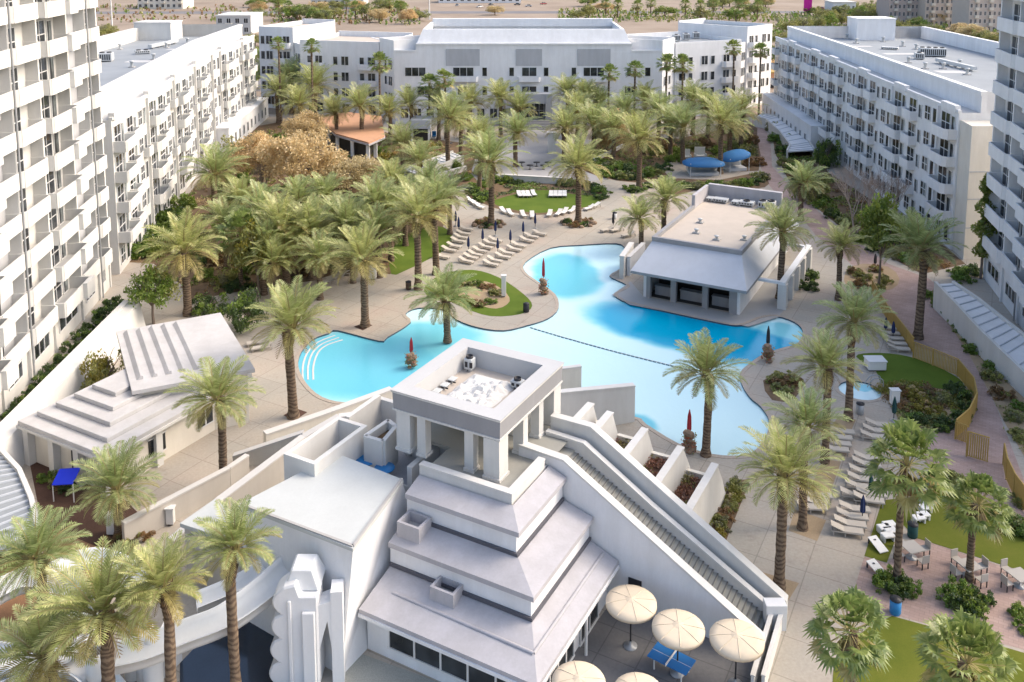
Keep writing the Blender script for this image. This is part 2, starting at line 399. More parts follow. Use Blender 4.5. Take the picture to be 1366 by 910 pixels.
# ---- paths, courts, lawns, beds: sheets a few millimetres apart
ZP = [0.0]
def lay(name, L, m, z, n=0, world=False):
    pts = [Vector(p[:2]) for p in L] if world else px(L)
    if n: pts = smooth_loop(pts, n)
    return sheet(name, pts, z, m)
lay('plaza', [(628,188),(700,172),(720,172),(800,190),(812,238),(760,246),(640,246),(605,236)], M['plaza'], 0.004)
lay('garden_path', [(1003,160),(1020,168),(1028,190),(1030,222),(1055,250),(1095,285),(1143,322),(1185,352),(1240,372),(1260,392),(1245,392),(1282,450),(1330,545),(1366,640),(1420,760),(1366,770),(1320,700),(1262,640),(1205,590),(1262,562),(1292,545),(1300,520),(1277,482),(1220,462),(1180,405),(1160,372),(1135,352),(1090,316),(1065,285),(1038,262),(1022,242),(1012,215),(1010,190)], M['pink'], 0.004)
lay('paved_terrace', [(1153,743),(1183,752),(1222,718),(1366,765),(1480,800),(1480,905),(1366,867),(1190,820),(1160,835),(1128,822)], M['pink'], 0.008)
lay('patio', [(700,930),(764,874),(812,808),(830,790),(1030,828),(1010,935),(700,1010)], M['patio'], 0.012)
lay('entrance_court', [(395,960),(452,902),(484,873),(720,960),(700,1010),(395,1010)], M['court'], 0.012)
lay('garden_bed', [(172,350),(290,215),(345,168),(430,152),(520,178),(612,190),(600,225),(545,240),(600,262),(592,300),(572,345),(520,366),(470,358),(420,374),(370,382),(300,392),(255,402),(245,382),(205,352)], M['soil'], 0.004)
lay('terrace_bed', [(520,215),(600,195),(640,190),(628,232),(640,244),(600,250),(556,240)], M['soil'], 0.008)
lay('plaza_bed', [(752,205),(800,188),(850,180),(905,185),(1000,165),(1010,185),(1012,228),(960,222),(905,214),(880,224),(893,236),(852,244),(800,236),(770,222)], M['soil'], 0.008, 2)
lay('cabana_bed', [(880,244),(905,238),(960,240),(1010,230),(1024,240),(1020,250),(965,256),(928,254),(900,262),(880,256)], M['soil'], 0.008, 2)
lay('wing_bed', [(1030,150),(1095,212),(1105,230),(1262,330),(1288,352),(1230,366),(1140,318),(1095,282),(1052,240),(1034,205),(1030,180)], M['soil'], 0.008)
lay('rock_bed', [(1128,362),(1150,352),(1185,356),(1200,372),(1190,386),(1160,388),(1130,384)], M['gravel'], 0.012, 2)
lay('oval_bed', [(624,262),(634,247),(665,241),(720,243),(772,245),(806,252),(806,264),(792,274),(767,281),(714,287),(669,280),(645,272)], M['soil'], 0.008, 3)
lay('oval_lawn', [(657,269),(680,261),(707,255),(733,254),(764,259),(790,261),(802,266),(792,273),(767,279),(733,283),(714,284),(691,281),(669,276)], M['lawn'], 0.016, 3)
lay('west_lawn', [(521,338),(539,315),(577,301),(601,309),(601,327),(572,346),(539,362),(522,366)], M['lawn'], 0.016, 2)
lay('island_bed', [(566,384),(590,366),(630,360),(665,370),(698,392),(710,408),(695,419),(655,422),(622,412),(600,402),(575,398)], M['lawn'], 0.008, 3)
lay('island_mulch', [(600,386),(622,376),(650,376),(672,388),(680,402),(662,412),(630,404)], M['gravel'], 0.016, 3)
lay('spa_bed', [(1160,515),(1200,508),(1278,512),(1296,530),(1280,560),(1240,575),(1205,570),(1192,545),(1180,526)], M['gravel'], 0.008, 2)
lay('spa_lawn', [(1142,476),(1161,471),(1198,473),(1234,482),(1262,495),(1284,510),(1272,521),(1235,516),(1199,513),(1176,511),(1168,495)], M['lawn'], 0.016, 3)
lay('games_lawn', [(1177,668),(1204,664),(1194,722),(1183,751),(1153,742)], M['lawndry'], 0.016)
lay('terrace_lawn', [(1203,668),(1270,640),(1300,660),(1380,705),(1430,790),(1366,763),(1222,718),(1204,700)], M['lawndry'], 0.020)
lay('corner_lawn', [(1190,822),(1318,857),(1480,905),(1480,1000),(1105,1000),(1112,890),(1132,858),(1160,836)], M['lawndry'], 0.016)
lay('hedge_bed', [(1238,390),(1256,386),(1300,440),(1340,490),(1400,560),(1440,660),(1400,670),(1360,598),(1338,560),(1318,520),(1290,468),(1262,428)], M['gravel'], 0.012)
lay('walk_bed', [(976,640),(1001,640),(966,728),(944,716)], M['soil'], 0.008)
for L in ([(1098,612),(1122,616),(1104,668),(1078,660)], [(1060,680),(1102,694),(1090,722),(1052,708)], [(1012,762),(1066,778),(1045,812),(1000,800)], [(1118,556),(1142,560),(1130,586),(1102,580)]):
    lay('tree_pit', L, M['gravel'], 0.008)
lay('tree_pit', [(1018,508),(1045,498),(1072,506),(1060,532),(1030,534)], M['soil'], 0.008, 2)
lay('tree_pit', [(278,642),(310,624),(330,632),(298,656)], M['darksoil'], 0.008)
lay('tree_pit', [(378,554),(395,545),(410,550),(392,562)], M['darksoil'], 0.008)
lay('tree_pit', [(472,436),(487,430),(497,434),(484,441)], M['darksoil'], 0.008)
lay('courtyard_bed', [(40,620),(62,590),(150,650),(190,690),(150,760),(60,720)], M['darksoil'], 0.004)
lay('courtyard_bed', [(-40,720),(60,700),(130,730),(140,800),(-60,860)], groundmat('orange_brown_soil', [(0.24,0.13,0.07),(0.36,0.21,0.12)], 0.4), 0.008)
# ---- beyond the resort: lots and roads
lay('road', [(-900,330),(900,330),(900,345),(-900,345)], M['asphalt'], 0.004, 0, True)
lay('road', [(-900,520),(900,540),(900,560),(-900,540)], M['asphalt'], 0.004, 0, True)
lay('parking_lot', [(-130,235),(-20,245),(-20,320),(-130,320)], M['asphalt'], 0.008, 0, True)
lay('parking_lot', [(90,240),(190,240),(210,320),(90,325)], M['asphalt'], 0.008, 0, True)
# ================================================================ the hotel blocks
_win = {}
def window_mesh(w, h, nx, ny, pale=False, depth=0.10):
    """white aluminium frame with dark panes; local x along, y outward, z up from the sill"""
    key = (round(w,2), round(h,2), nx, ny, pale)
    if key in _win: return _win[key]
    mb = MB(); fw = 0.09
    mb.bx(0, 0, 0, w*.999, depth*0.45, h, 1)
    if pale: mb.bx(0.02, 0.001, 0.02, w*.52, depth*0.55, h-.02, 2)
    for i in range(nx+1):
        x = (w-fw)*i/nx; mb.bx(x, 0.002, 0, x+fw, depth, h, 0)
    for j in range(ny+1):
        z = (h-fw)*j/ny; mb.bx(0.003, 0.001, z, w-0.003, depth-0.004, z+fw, 0)
    me = mb.build('window', [M['frame'], M['glass'], M['glassgreen']] if pale else [M['frame'], M['glass']])
    _win[key] = me.data; COL.objects.unlink(me); bpy.data.objects.remove(me)
    return _win[key]
def put_window(parent, fr, t, o, z, w, h, nx=2, ny=1, pale=False):
    p, d, n = fr
    ob = bpy.data.objects.new('window', window_mesh(w, h, nx, ny, pale)); COL.objects.link(ob); ob.parent = parent
    px_, py_ = p[0]+d[0]*t+n[0]*o, p[1]+d[1]*t+n[1]*o
    ang = math.atan2(d[1], d[0]); flip = d[0]*n[1]-d[1]*n[0] < 0
    if flip:      # along axis must run so that local +y is outward
        px_, py_ = px_+d[0]*w, py_+d[1]*w; ang += PI
    ob.location = (px_-parent.location.x, py_-parent.location.y, z-parent.location.z); ob.rotation_euler = (0, 0, ang)
    return ob
_balc = {}
def put_balcony(parent, fr, t, w, o0, dep, z, hp=1.1, chamfer=0.0, mats=('white', 'soffit'), slab=0.22, step=False):
    """parapet tray: floor slab, front panel, two returns (one mesh)"""
    key = (round(w,2), round(dep,2), hp, chamfer, mats, slab, step)
    if key not in _balc:
        mb = MB(); th = 0.16
        out = [(0,0),(w,0),(w,dep-chamfer),(w-chamfer,dep),(chamfer,dep),(0,dep-chamfer)] if chamfer else [(0,0),(w,0),(w,dep),(0,dep)]
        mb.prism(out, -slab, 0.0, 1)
        loop = out[1:]+[out[0]]
        for i in range(len(loop)-1):
            a, b_ = loop[i], loop[i+1]
            mb.wall(a, b_, th, -slab-0.08, hp, 0)
        if step: mb.bx(w*0.0+0.2, dep+0.08, -slab-0.08, w*0.34, dep+0.5, hp+0.12, 0)
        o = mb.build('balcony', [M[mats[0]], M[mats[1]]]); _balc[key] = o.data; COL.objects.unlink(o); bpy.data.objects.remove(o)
    p, d, n = fr; flip = d[0]*n[1]-d[1]*n[0] < 0
    ob = bpy.data.objects.new('balcony', _balc[key]); COL.objects.link(ob); ob.parent = parent
    ang = math.atan2(d[1], d[0]); x, y = p[0]+d[0]*t+n[0]*o0, p[1]+d[1]*t+n[1]*o0
    if flip: x, y = x+d[0]*w, y+d[1]*w; ang += PI
    ob.location = (x-parent.location.x, y-parent.location.y, z-parent.location.z); ob.rotation_euler = (0, 0, ang)
    return ob

# ---------------------------------------------------------------- the two tall towers with stacked loggias
def tower(name, label, p0, p1, side, top, sh, z0, bays, depth, grp, shade='white'):
    fr, L = frame(p0, p1, side)
    base = Vector(((p0[0]+p1[0])/2, (p0[1]+p1[1])/2, 0))
    t = thing(name, label, 'building', base, 0, grp)
    og = tuple(base)
    rec = 0.95
    mb = MB()
    mb.fbx(fr, 0, L, -depth, -rec, 0, top)                       # body behind the loggias
    mb.fbx(fr, -0.4, 0, -depth, 0.1, 0, top+0.01)
    mb.fbx(fr, L, L+0.35, -depth, 0.12, 0, top+0.02)              # end wall
    n = int((top-z0)/sh)
    mb.fbx(fr, 0, L, -rec, -0.02, 0, z0-0.32)                       # closed plinth
    mb.build('wall', M[shade], t, og)
    x = 0; k = 0
    bay_list = []
    while x < L-2:
        w, kind = bays[k % len(bays)]; w = min(w, L-x); bay_list.append((x, w, kind)); x += w; k += 1
    pier = MB()
    for i, (x, w, kind) in enumerate(bay_list):
        if i: pier.fbx(fr, x-0.16, x+0.16, -rec, 0.18, 0, top-0.5)
    pier.build('pier', M[shade], t, og)
    for i, (x, w, kind) in enumerate(bay_list):
        if kind == 'B':
            pn = MB(); pn.fbx(fr, x+0.2, x+w-0.2, -rec, -rec+0.04, z0, top-0.6); pn.build('recess_shade_panel', M['grey_panel'], t, og)  # grey sheet stands in for the shade under the balconies
    pipe = MB()
    for i, (x, w, kind) in enumerate(bay_list):
        if kind == 'B':
            p, d, nn = fr; q = Vector((p[0]+d[0]*(x+w)+nn[0]*0.42, p[1]+d[1]*(x+w)+nn[1]*0.42, 0))
            m2 = MB(); m2.tube([q+Vector((0,0,0.2)), q+Vector((0,0,top-1))], 0.09, 6, 0, True)
            m2.build('drainpipe', M['steel'], t, og)
    for s in range(n):
        z = z0+s*sh
        for (x, w, kind) in bay_list:
            if kind == 'A':       # wide balcony pushed forward, with a stepped planter end
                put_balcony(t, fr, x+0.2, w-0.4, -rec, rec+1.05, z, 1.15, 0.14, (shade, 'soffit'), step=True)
                put_window(t, fr, x+0.7, -rec, z+0.05, w-3.4, 2.75, 3, 2); put_window(t, fr, x+w-2.2, -rec, z+0.05, 1.3, 2.6, 1, 1, True) 
            elif kind == 'B':
                put_balcony(t, fr, x+0.18, w-0.36, -rec, rec+0.3, z, 1.15, 0, (shade, 'soffit'))
                put_window(t, fr, x+0.9, -rec+.04, z+0.05, 2.0, 2.4, 2, 1)
            else:
                put_balcony(t, fr, x+0.18, w-0.36, -rec, rec+0.55, z, 1.15, 0.3, (shade, 'soffit'))
                put_window(t, fr, x+1.0, -rec, z+0.05, 3.2, 2.65, 2, 2)
    # ground storey windows
    for (x, w, kind) in bay_list:
        put_window(t, fr, x+1.2, -0.02, 1.3, w-2.6, 1.5, 3, 1)
    pr = MB()
    pr.fbx(fr, -0.4, L+0.35, -depth-0.2, 0.3, top, top+1.3); pr.build('parapet', M[shade], t, og)
    return t, fr, L, bay_list
LT0 = P(0, 558).xy; LT1 = P(143, 388).xy
d = (LT1-LT0).normalized(); LTA = LT0-d*26
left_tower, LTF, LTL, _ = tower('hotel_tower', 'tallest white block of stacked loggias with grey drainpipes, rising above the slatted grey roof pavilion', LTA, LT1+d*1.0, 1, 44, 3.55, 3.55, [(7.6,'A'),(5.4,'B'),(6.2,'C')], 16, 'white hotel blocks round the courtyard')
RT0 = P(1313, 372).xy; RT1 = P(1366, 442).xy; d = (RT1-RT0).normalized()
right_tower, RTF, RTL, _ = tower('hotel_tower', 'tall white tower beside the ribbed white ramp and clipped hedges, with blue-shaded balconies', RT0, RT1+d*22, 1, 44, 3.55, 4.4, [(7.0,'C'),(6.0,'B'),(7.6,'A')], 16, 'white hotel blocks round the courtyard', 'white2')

# ---------------------------------------------------------------- the long five-storey wings
def wing(name, label, pts, side, top, sh, depth, grp, shade, endwall=None, inner=None, seed=1):
    rr = random.Random(seed)
    base = Vector((pts[0][0], pts[0][1], 0)); t = thing(name, label, 'building', base, 0, grp); og = tuple(base)
    frs = [frame(pts[i], pts[i+1], side) for i in range(len(pts)-1)]
    # outline set back from the facade by `depth`
    def back(dist):
        out = []
        for i, p in enumerate(pts):
            ns = [Vector(frs[j][0][2]) for j in (i-1, i) if 0 <= j < len(frs)]
            n = sum(ns, Vector((0, 0))).normalized(); k = 1/max(0.5, n.dot(ns[0]))
            out.append(Vector((p[0], p[1]))-n*dist*k)
        return out
    poly = [Vector((p[0], p[1])) for p in pts]+back(depth)[::-1]
    mb = MB(); mb.prism(poly, 0, top); mb.build('wall', M[shade], t, og)
    # stepped roof: ledge, then a raised band with a sunk deck behind it
    a0, a1 = back(2.6), back(depth-0.8); ring = a0+a1[::-1]
    b0, b1 = back(3.3), back(depth-1.5); ring2 = b0+b1[::-1]
    if area2(ring) < 0: ring = ring[::-1]; ring2 = ring2[::-1]
    mb = MB(); n = len(ring)
    zt = top+2.7
    mb.loft([(p[0],p[1],top-0.05) for p in ring], [(p[0],p[1],zt-0.55) for p in ring], 0, False, False)
    ringo = [ring[i]+(ring[i]-ring2[i])*0.18 for i in range(n)]
    mb.loft([(p[0],p[1],zt-0.55) for p in ringo], [(p[0],p[1],zt) for p in ringo], 0, False, False)
    mb.loft([(p[0],p[1],zt-0.551) for p in ring], [(p[0],p[1],zt-0.55) for p in ringo], 0, False, False)
    mb.loft([(p[0],p[1],zt) for p in ringo], [(p[0],p[1],zt) for p in ring2], 0, False, False)
    mb.loft([(p[0],p[1],zt) for p in ring2], [(p[0],p[1],top+0.03) for p in ring2], 0, False, False)
    mb.build('parapet', M[shade], t, og)
    lg = back(0.35)+back(2.55)[::-1]; mb = MB(); mb.prism(lg, top-.02, top+.012); mb.build('roof_ledge', M['ledge'], t, og)
    mb = MB(); mb.add([(p[0],p[1],top+0.03) for p in ring2], [tuple(range(n))]); mb.build('roof_deck', M['roofgrey'], t, og)
    # edge kerb on the ledge
    k = MB()
    for i in range(len(pts)-1):
        fr, L = frs[i]; k.fbx(fr, 0.06 if i else 0, L, -0.3, 0.14, top-0.01, top+0.32)
    k.build('coping', M[shade], t, og)
    nfl = int(top/sh)
    for i, (fr, L) in enumerate(frs):
        nb = max(1, round(L/5.6)); bw = L/nb
        for b in range(nb):
            x = b*bw; typ = (b+i*2+seed) % 3
            for s in range(nfl):
                z = s*sh+0.4
                if typ == 0 and s > 0:                  # projecting bay of balcony and tall glazing
                    put_balcony(t, fr, x+0.3, bw-0.7, -0.05, 1.5, z, 1.0, 0.45 if b % 2 else 0.15, (shade, 'soffit'))
                    put_window(t, fr, x+0.6, 0.0, z+0.05, 2.7, 2.65, 2, 2)
                    put_window(t, fr, x+3.6, 0.0, z+0.05, 1.2, 2.5, 1, 1, True)
                elif typ == 1 and s > 0:
                    put_balcony(t, fr, x+0.6, 3.0, -0.05, 1.0, z, 1.0, 0, (shade, 'soffit'))
                    put_window(t, fr, x+0.8, 0.0, z+0.05, 2.6, 2.6, 2, 2, rr.random() < .2)
                    put_window(t, fr, x+bw-1.5, 0.0, z+0.3, 1.1, 1.9, 1, 1, rr.random() < .5)
                else:
                    put_window(t, fr, x+0.7, 0.0, z+0.5, 1.9, 2.0, 2, 2, rr.random() < .25)
                    put_window(t, fr, x+bw-2.2, 0.0, z+0.25, 1.3, 2.3, 1, 1, rr.random() < .35)
                    if s > 1 and (s+b) % 2: put_balcony(t, fr, x+bw-2.6, 2.0, -0.05, 0.75, z, 0.9, 0, (shade, 'soffit'))
            if typ == 0:                                # grey recessed panel above the top balcony
                pn = MB(); pn.fbx(fr, x+0.7, x+bw-0.9, -0.02, 0.05, nfl*sh+0.1, top-0.15); pn.build('panel', M['grey_panel'], t, og)
                pn = MB(); pn.fbx(fr, x+0.5, x+bw-0.7, -0.45, 0.22, top-0.1, top+0.75); pn.build('parapet_block', M[shade], t, og)
            if typ == 2:                                # slim pilaster
                pn = MB(); pn.fbx(fr, x+bw-0.35, x+bw+0.02, -0.02, 0.35, 0, top-0.02); pn.build('pilaster', M[shade], t, og)
    return t, frs, back
G1 = 'white hotel blocks round the courtyard'
LWP = [P(160, 366).xy, P(287, 203).xy, P(343, 156).xy]
lw_top = hz(172, 350, 152)
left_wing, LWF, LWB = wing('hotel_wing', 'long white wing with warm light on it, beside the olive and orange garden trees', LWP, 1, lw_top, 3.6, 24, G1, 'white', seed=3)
RWP = [P(1031, 152).xy, P(1100, 203).xy, P(1268, 333).xy]
rw_top = 17.6
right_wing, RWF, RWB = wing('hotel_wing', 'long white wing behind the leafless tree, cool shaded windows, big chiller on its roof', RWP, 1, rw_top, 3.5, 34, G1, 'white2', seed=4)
# end wall of the right wing, chamfered, with a single small window
e0 = RWP[-1]; e1 = P(1285, 347).xy; e2 = Vector((e1.x+14, e1.y+0.5)); e3 = Vector((e2.x, RWP[-1].y+12))
mb = MB(); og = tuple(right_wing.location)
mb.prism([e0+Vector((0.3,0.5)), e1, e2, e3], 0, rw_top-0.9); mb.build('end_wall', M['cream'], right_wing, og)
fr, L = frame(e1, e2, 1); put_window(right_wing, fr, 7.2, 0.0, 11.4, 1.1, 1.3, 2, 2)
mb = MB()
for z in (4.0, 7.6, 11.0): mb.fbx(fr, 0.0, L, -0.02, 0.06, z, z+0.12)
mb.build('string_course', M['grey_panel'], right_wing, og)
# a low blue-white storey projecting along the foot of each wing
def podium(parent, p0, p1, out, h, side, shade):
    fr, L = frame(p0, p1, side); mb = MB(); mb.fbx(fr, 0.2, L-0.2, 0.0, out, 0, h); mb.fbx(fr, 0.1, L-0.1, 0.02, out+0.12, h, h+0.35)
    mb.build('podium', M[shade], parent, tuple(parent.location))
    for i in range(int(L/3.4)): put_window(parent, fr, 1.2+i*3.4, out, 0.9, 1.3, 1.9, 1, 1, True)
podium(left_wing, LWP[1], LWP[2], 2.6, 4.2, 1, 'white2'); podium(right_wing, RWP[0], RWP[1], 2.6, 4.6, 1, 'white2')

# ---------------------------------------------------------------- the central block and its angled flanks
CY = P(700, 165).y
cxl, cxr = P(527, 165).x, P(882, 165).x
zf = V(700, 58, CY).z; zu = V(700, 39, CY+2.2).z; zb = V(700, 25, CY+21).z
central = thing('hotel_block', 'broad white central block with a stepped facade, seen square on across the palm plaza', 'building', ((cxl+cxr)/2, CY, 0), 0, G1); og = tuple(central.location)
mb = MB(); ch = 3.2
front = [(cxl,CY+9),(cxl,CY),(cxr,CY),(cxr,CY+9)]
mb.prism([(cxl,CY),(cxr,CY),(cxr,CY+24),(cxl,CY+24)], 0, zf-1.8)
ux0, ux1 = V(555, 58, CY+1).x, V(842, 58, CY+1).x
mb.prism([(ux0,CY+0.03),(ux1,CY+0.03),(ux1,CY+23.9),(ux0,CY+23.9)], zf-1.85, zf)
mb.build('wall', M['white2'], central, og)
mb = MB()
a = [(ux0+.2,CY+0.6),(ux1-.2,CY+0.6),(ux1-.2,CY+23),(ux0+.2,CY+23)]; b = [(ux0+1.4,CY+2.2),(ux1-1.4,CY+2.2),(ux1-1.4,CY+22.4),(ux0+1.4,CY+22.4)]
c = [(ux0+2,CY+2.9),(ux1-2,CY+2.9),(ux1-2,CY+21.5),(ux0+2,CY+21.5)]
mb.loft([(*p,zf-0.01) for p in a], [(*p,zu) for p in b], 0, False, False)
mb.loft([(*p,zu) for p in b], [(*p,zu) for p in c], 0, False, False)
mb.loft([(*p,zu) for p in c], [(*p,zu-2.2) for p in c], 0, False, False)
mb.bx(ux0+1.9, CY+20.9, zu-1, ux1-1.9, CY+22.5, zb); mb.build('parapet', M['white2'], central, og)
mb = MB(); mb.add([(*p,zu-2.2) for p in c], [(0,1,2,3)]); mb.build('roof_deck', M['roofgrey'], central, og)
fr, L = frame((cxl,CY), (cxr,CY), 1)
mb = MB(); mb.fbx(fr, ux0-cxl, ux1-cxl, -0.02, 0.14, zf-0.3, zf+0.02); mb.fbx(fr, 0, ux0-cxl-0.02, -0.3, 0.12, zf-1.81, zf-1.45); mb.fbx(fr, ux1-cxl+0.02, L, -0.3, 0.12, zf-1.81, zf-1.45); mb.build('coping', M['white2'], central, og)
def xt(pxx): return V(pxx, 97, CY).x-cxl
zr = [V(700, y, CY).z for y in (102, 127, 152)]
for row, zz in enumerate(zr[:2]):
    for (a_, b_) in [(540,568),(604,632),(643,650),(679,686),(696,716),(725,732),(762,769),(778,806),(836,842),(860,868)] if row == 0 else [(541,548),(556,576),(610,632),(643,650),(679,686),(696,716),(725,732),(762,769),(778,800),(833,851),(860,868)]:
        w_ = xt(b_)-xt(a_); put_window(central, fr, xt(a_), 0.0, zz, w_, 2.0, max(1, round(w_/1.3)), 1 if w_ < 3 else 1)
for (a_, b_) in [(595,640),(688,723),(770,814)]:
    pn = MB(); pn.fbx(fr, xt(a_), xt(b_), -0.02, 0.07, zr[0]+2.3, zf-1.2); pn.build('panel', M['grey_panel'], central, og)
    put_balcony(central, fr, xt(a_)+0.4, xt(b_)-xt(a_)-0.8, -0.05, 1.5, zr[0]-0.7, 0.75, 0.4, ('white2','soffit'))
    put_balcony(central, fr, xt(a_)-0.4, xt(b_)-xt(a_)+0.8, -0.05, 2.0, zr[1]-0.8, 0.8, 0, ('white2','soffit'))
# entrance hall with dark glazing at the foot of the block
mb = MB(); ex0, ex1 = xt(676), xt(736)
mb.fbx(fr, ex0, ex0+1.4, -0.02, 3.2, 0, 7.0); mb.fbx(fr, ex1-1.4, ex1, -0.02, 3.2, 0, 7.0); mb.fbx(fr, ex0+1.4, ex1-1.4, -0.02, 3.0, 4.9, 7.0)
mb.build('portal', M['grey_panel'], central, og)
for k in range(3): put_window(central, fr, ex0+1.6+k*(ex1-ex0-3.2)/3, 0.6, 1.4, (ex1-ex0-3.4)/3, 3.3, 2, 2)
for row in range(1):
    for a_ in list(range(534, 672, 17))+list(range(745, 880, 17)):
        put_window(central, fr, xt(a_), 0.0, 1.2, 1.7, 2.2, 2, 1)
mb = MB()
for k in range(6): mb.fbx(fr, ex0+0.4, ex1-0.4, 0.0, 3.4+0.55*(6-k), -0.02, 0.22*(k+1)-0.003*k)
mb.build('entrance_steps', M['plaza'], central, og)

def flank(label, pts, tops, side, shade, seed):
    rr = random.Random(seed)
    base = Vector((pts[0][0], pts[0][1], 0)); t = thing('hotel_block', label, 'building', base, 0, G1); og = tuple(base)
    mb = MB(); cp = MB(); rf = MB()
    for i in range(len(pts)-1):
        fr, L = frame(pts[i], pts[i+1], side); top = tops[i]
        off = 0.0 if i % 2 == 0 else 0.35
        mb.fbx(fr, 0, L, -19, off, 0, top-1.0)
        cp.fbx(fr, 0, L, off-0.35, off, top-1.0, top); cp.fbx(fr, 0, L, -19, -18.6, top-1.0, top+0.4)
        cp.fbx(fr, 0, 0.3, -18.6, off-0.35, top-1.0, top+0.01); cp.fbx(fr, L-0.3, L, -18.6, off-0.35, top-1.0, top+0.01)
        rf.fbx(fr, 0.3, L-0.3, -18.6, off-0.35, top-0.99, top-0.9)
        nb = max(1, round(L/6.0)); bw = L/nb
        for b in range(nb):
            for s in range(int((top-1)/3.6)):
                z = s*3.6+0.9
                if s and (b+i) % 2: put_balcony(t, fr, b*bw+0.6, min(4.2, bw-0.9), off-0.05, 1.2, z-0.5, 1.05, 0.3, (shade,'soffit'))
                put_window(t, fr, b*bw+0.9, off, z, 1.9, 2.1, 2, 1)
                put_window(t, fr, b*bw+min(3.6, bw-1.6), off, z, 1.2, 2.0, 1, 1)
    mb.build('wall', M[shade], t, og); cp.build('parapet', M[shade], t, og); rf.build('roof_deck', M['tanroof' if seed == 2 else 'roofgrey'], t, og)
    return t
z_ = lambda x, yb, yt: hz(x, yb, yt)
flank('white angled block with pale membrane roof, behind the garden trees west of the central block', [P(527,165).xy, P(508,158).xy, P(404,152).xy, P(395,146).xy, P(350,143).xy], [18.2, 17.2, 16.0, 19.5], -1, 'white2', 2)
flank('white angled block with a row of dark units on its roof, beside the central block', [P(882,165).xy, P(898,158).xy, P(985,149).xy, P(992,145).xy, P(1025,137).xy], [18.2, 17.0, 16.0, 19.5], 1, 'white2', 5)

# ---------------------------------------------------------------- roof plant
def rooftop_unit(loc, sx, sy, sz, label, rz=0, grp='cooling units on the roofs'):
    t = thing('rooftop_unit', label, 'cooling unit', loc, rz, grp)
    mb = MB(); mb.bx(-sx/2, -sy/2, 0.18, sx/2, sy/2, sz); mb.build('casing', M['acbody'], t, bevel=0.04)
    mb = MB()
    for k in range(max(2, int(sx/0.35))): x = -sx/2+0.12+k*0.35; mb.bx(x, -sy/2-0.02, min(.35,sz*.5), x+0.2, -sy/2+0.05, max(sz-0.2,sz*.8))
    mb.build('grille', M['black'], t)
    for i in range(max(1, int(sx/1.1)) if sz > .55 else 0):
        mb = MB(); x = -sx/2+sx*(i+0.5)/max(1, int(sx/1.1)); r = min(0.42, sy*0.4)
        mb.lathe(x, 0, [(r, sz-0.02), (r, sz+0.16), (r*0.86, sz+0.16), (r*0.86, sz+0.04), (0.01, sz+0.04)], 14); mb.build('fan', M['black'], t)
    mb = MB(); mb.bx(-sx/2+0.1, -sy/2+0.05, 0, -sx/2+0.25, sy/2-0.05, 0.18); mb.bx(sx/2-0.25, -sy/2+0.05, 0, sx/2-0.1, sy/2-0.05, 0.18); mb.build('base', M['steel'], t)
    return t
def rt(pxx, pyy, z): return P(pxx, pyy, z)
zl = lw_top+.03
rooftop_unit(rt(137,82,zl), 3.4, 2.0, 1.5, 'dark-fanned chiller on the flat roof of the sunlit wing, next to the tall tower', 0.2)
rooftop_unit(rt(190,72,zl), 2.6, 1.3, 0.7, 'long low white unit in the middle of the sunlit wing roof', 0.5)
zr_ = rw_top+.03
rooftop_unit(rt(1243,75,zr_), 4.6, 2.4, 1.6, 'big dark-fanned chiller on the shaded wing roof', -0.25)
rooftop_unit(rt(1226,79,zr_), 1.6, 1.6, 1.2, 'small dark unit beside the big chiller on the shaded wing', -0.25)
rooftop_unit(rt(1187,66,zr_), 3.2, 1.4, 0.5, 'flat white unit on the shaded wing roof, near the stair box', -0.5)
for k in range(5):
    rooftop_unit(rt(902+k*13, 55-k*1.8, 16.2), 1.5, 1.5, 1.5, ORD[k]+' dark unit, counted from the central block, in the row behind the angled block parapet', 0.12)
def stair_box(p0, sx, sy, z0, z1, m, parent, rz):
    mb = MB(); c, s = math.cos(rz), math.sin(rz)
    q = [(p0.x+c*a-s*b, p0.y+s*a+c*b) for a, b in ((-sx/2,-sy/2),(sx/2,-sy/2),(sx/2,sy/2),(-sx/2,sy/2))]
    mb.prism(q, z0, z1); q2 = [(p0.x+(x-p0.x)*1.03, p0.y+(y-p0.y)*1.03) for x, y in q]; mb.prism(q2, z1-0.001, z1+0.25)
    mb.build('stair_house', M[m], parent, tuple(parent.location))
stair_box(rt(212,52,zl), 8, 6, zl-0.1, zl+3.6, 'white', left_wing, -0.05)
stair_box(rt(1161,52,zr_), 8.5, 6, zr_-0.1, zr_+4.6, 'white2', right_wing, 0)

def roof_pipe(loc, h, r, label, grp):
    t = thing('roof_vent', label, 'roof vent', loc, 0, grp)
    mb = MB(); mb.bx(-r*2,-r*2,0,r*2,r*2,.15); mb.build('base', M['concrete'], t); mb = MB(); mb.lathe(0,0,[(r,.15),(r,h),(r*1.7,h+.02),(r*1.5,h+.2),(.02,h+.25)],9); mb.build('pipe', M['acbody'], t)
for i, (x, y) in enumerate([(160,66),(176,90),(222,64),(236,76),(250,58),(268,62),(205,80)]): roof_pipe(rt(x,y,zl), .9, .22, f'{ORD[i]} vent pipe on the sunlit wing roof, counted from the tower', 'vent pipes on the sunlit wing roof')
for i, (x, y) in enumerate([(1130,52),(1142,58),(1178,56),(1204,62),(1222,66),(1258,92),(1280,88),(1290,100),(1212,84),(1234,92)]): roof_pipe(rt(x,y,zr_), .9, .24, f'{ORD[i]} vent pipe on the shaded wing roof, counted from its far end', 'vent pipes on the shaded wing roof')
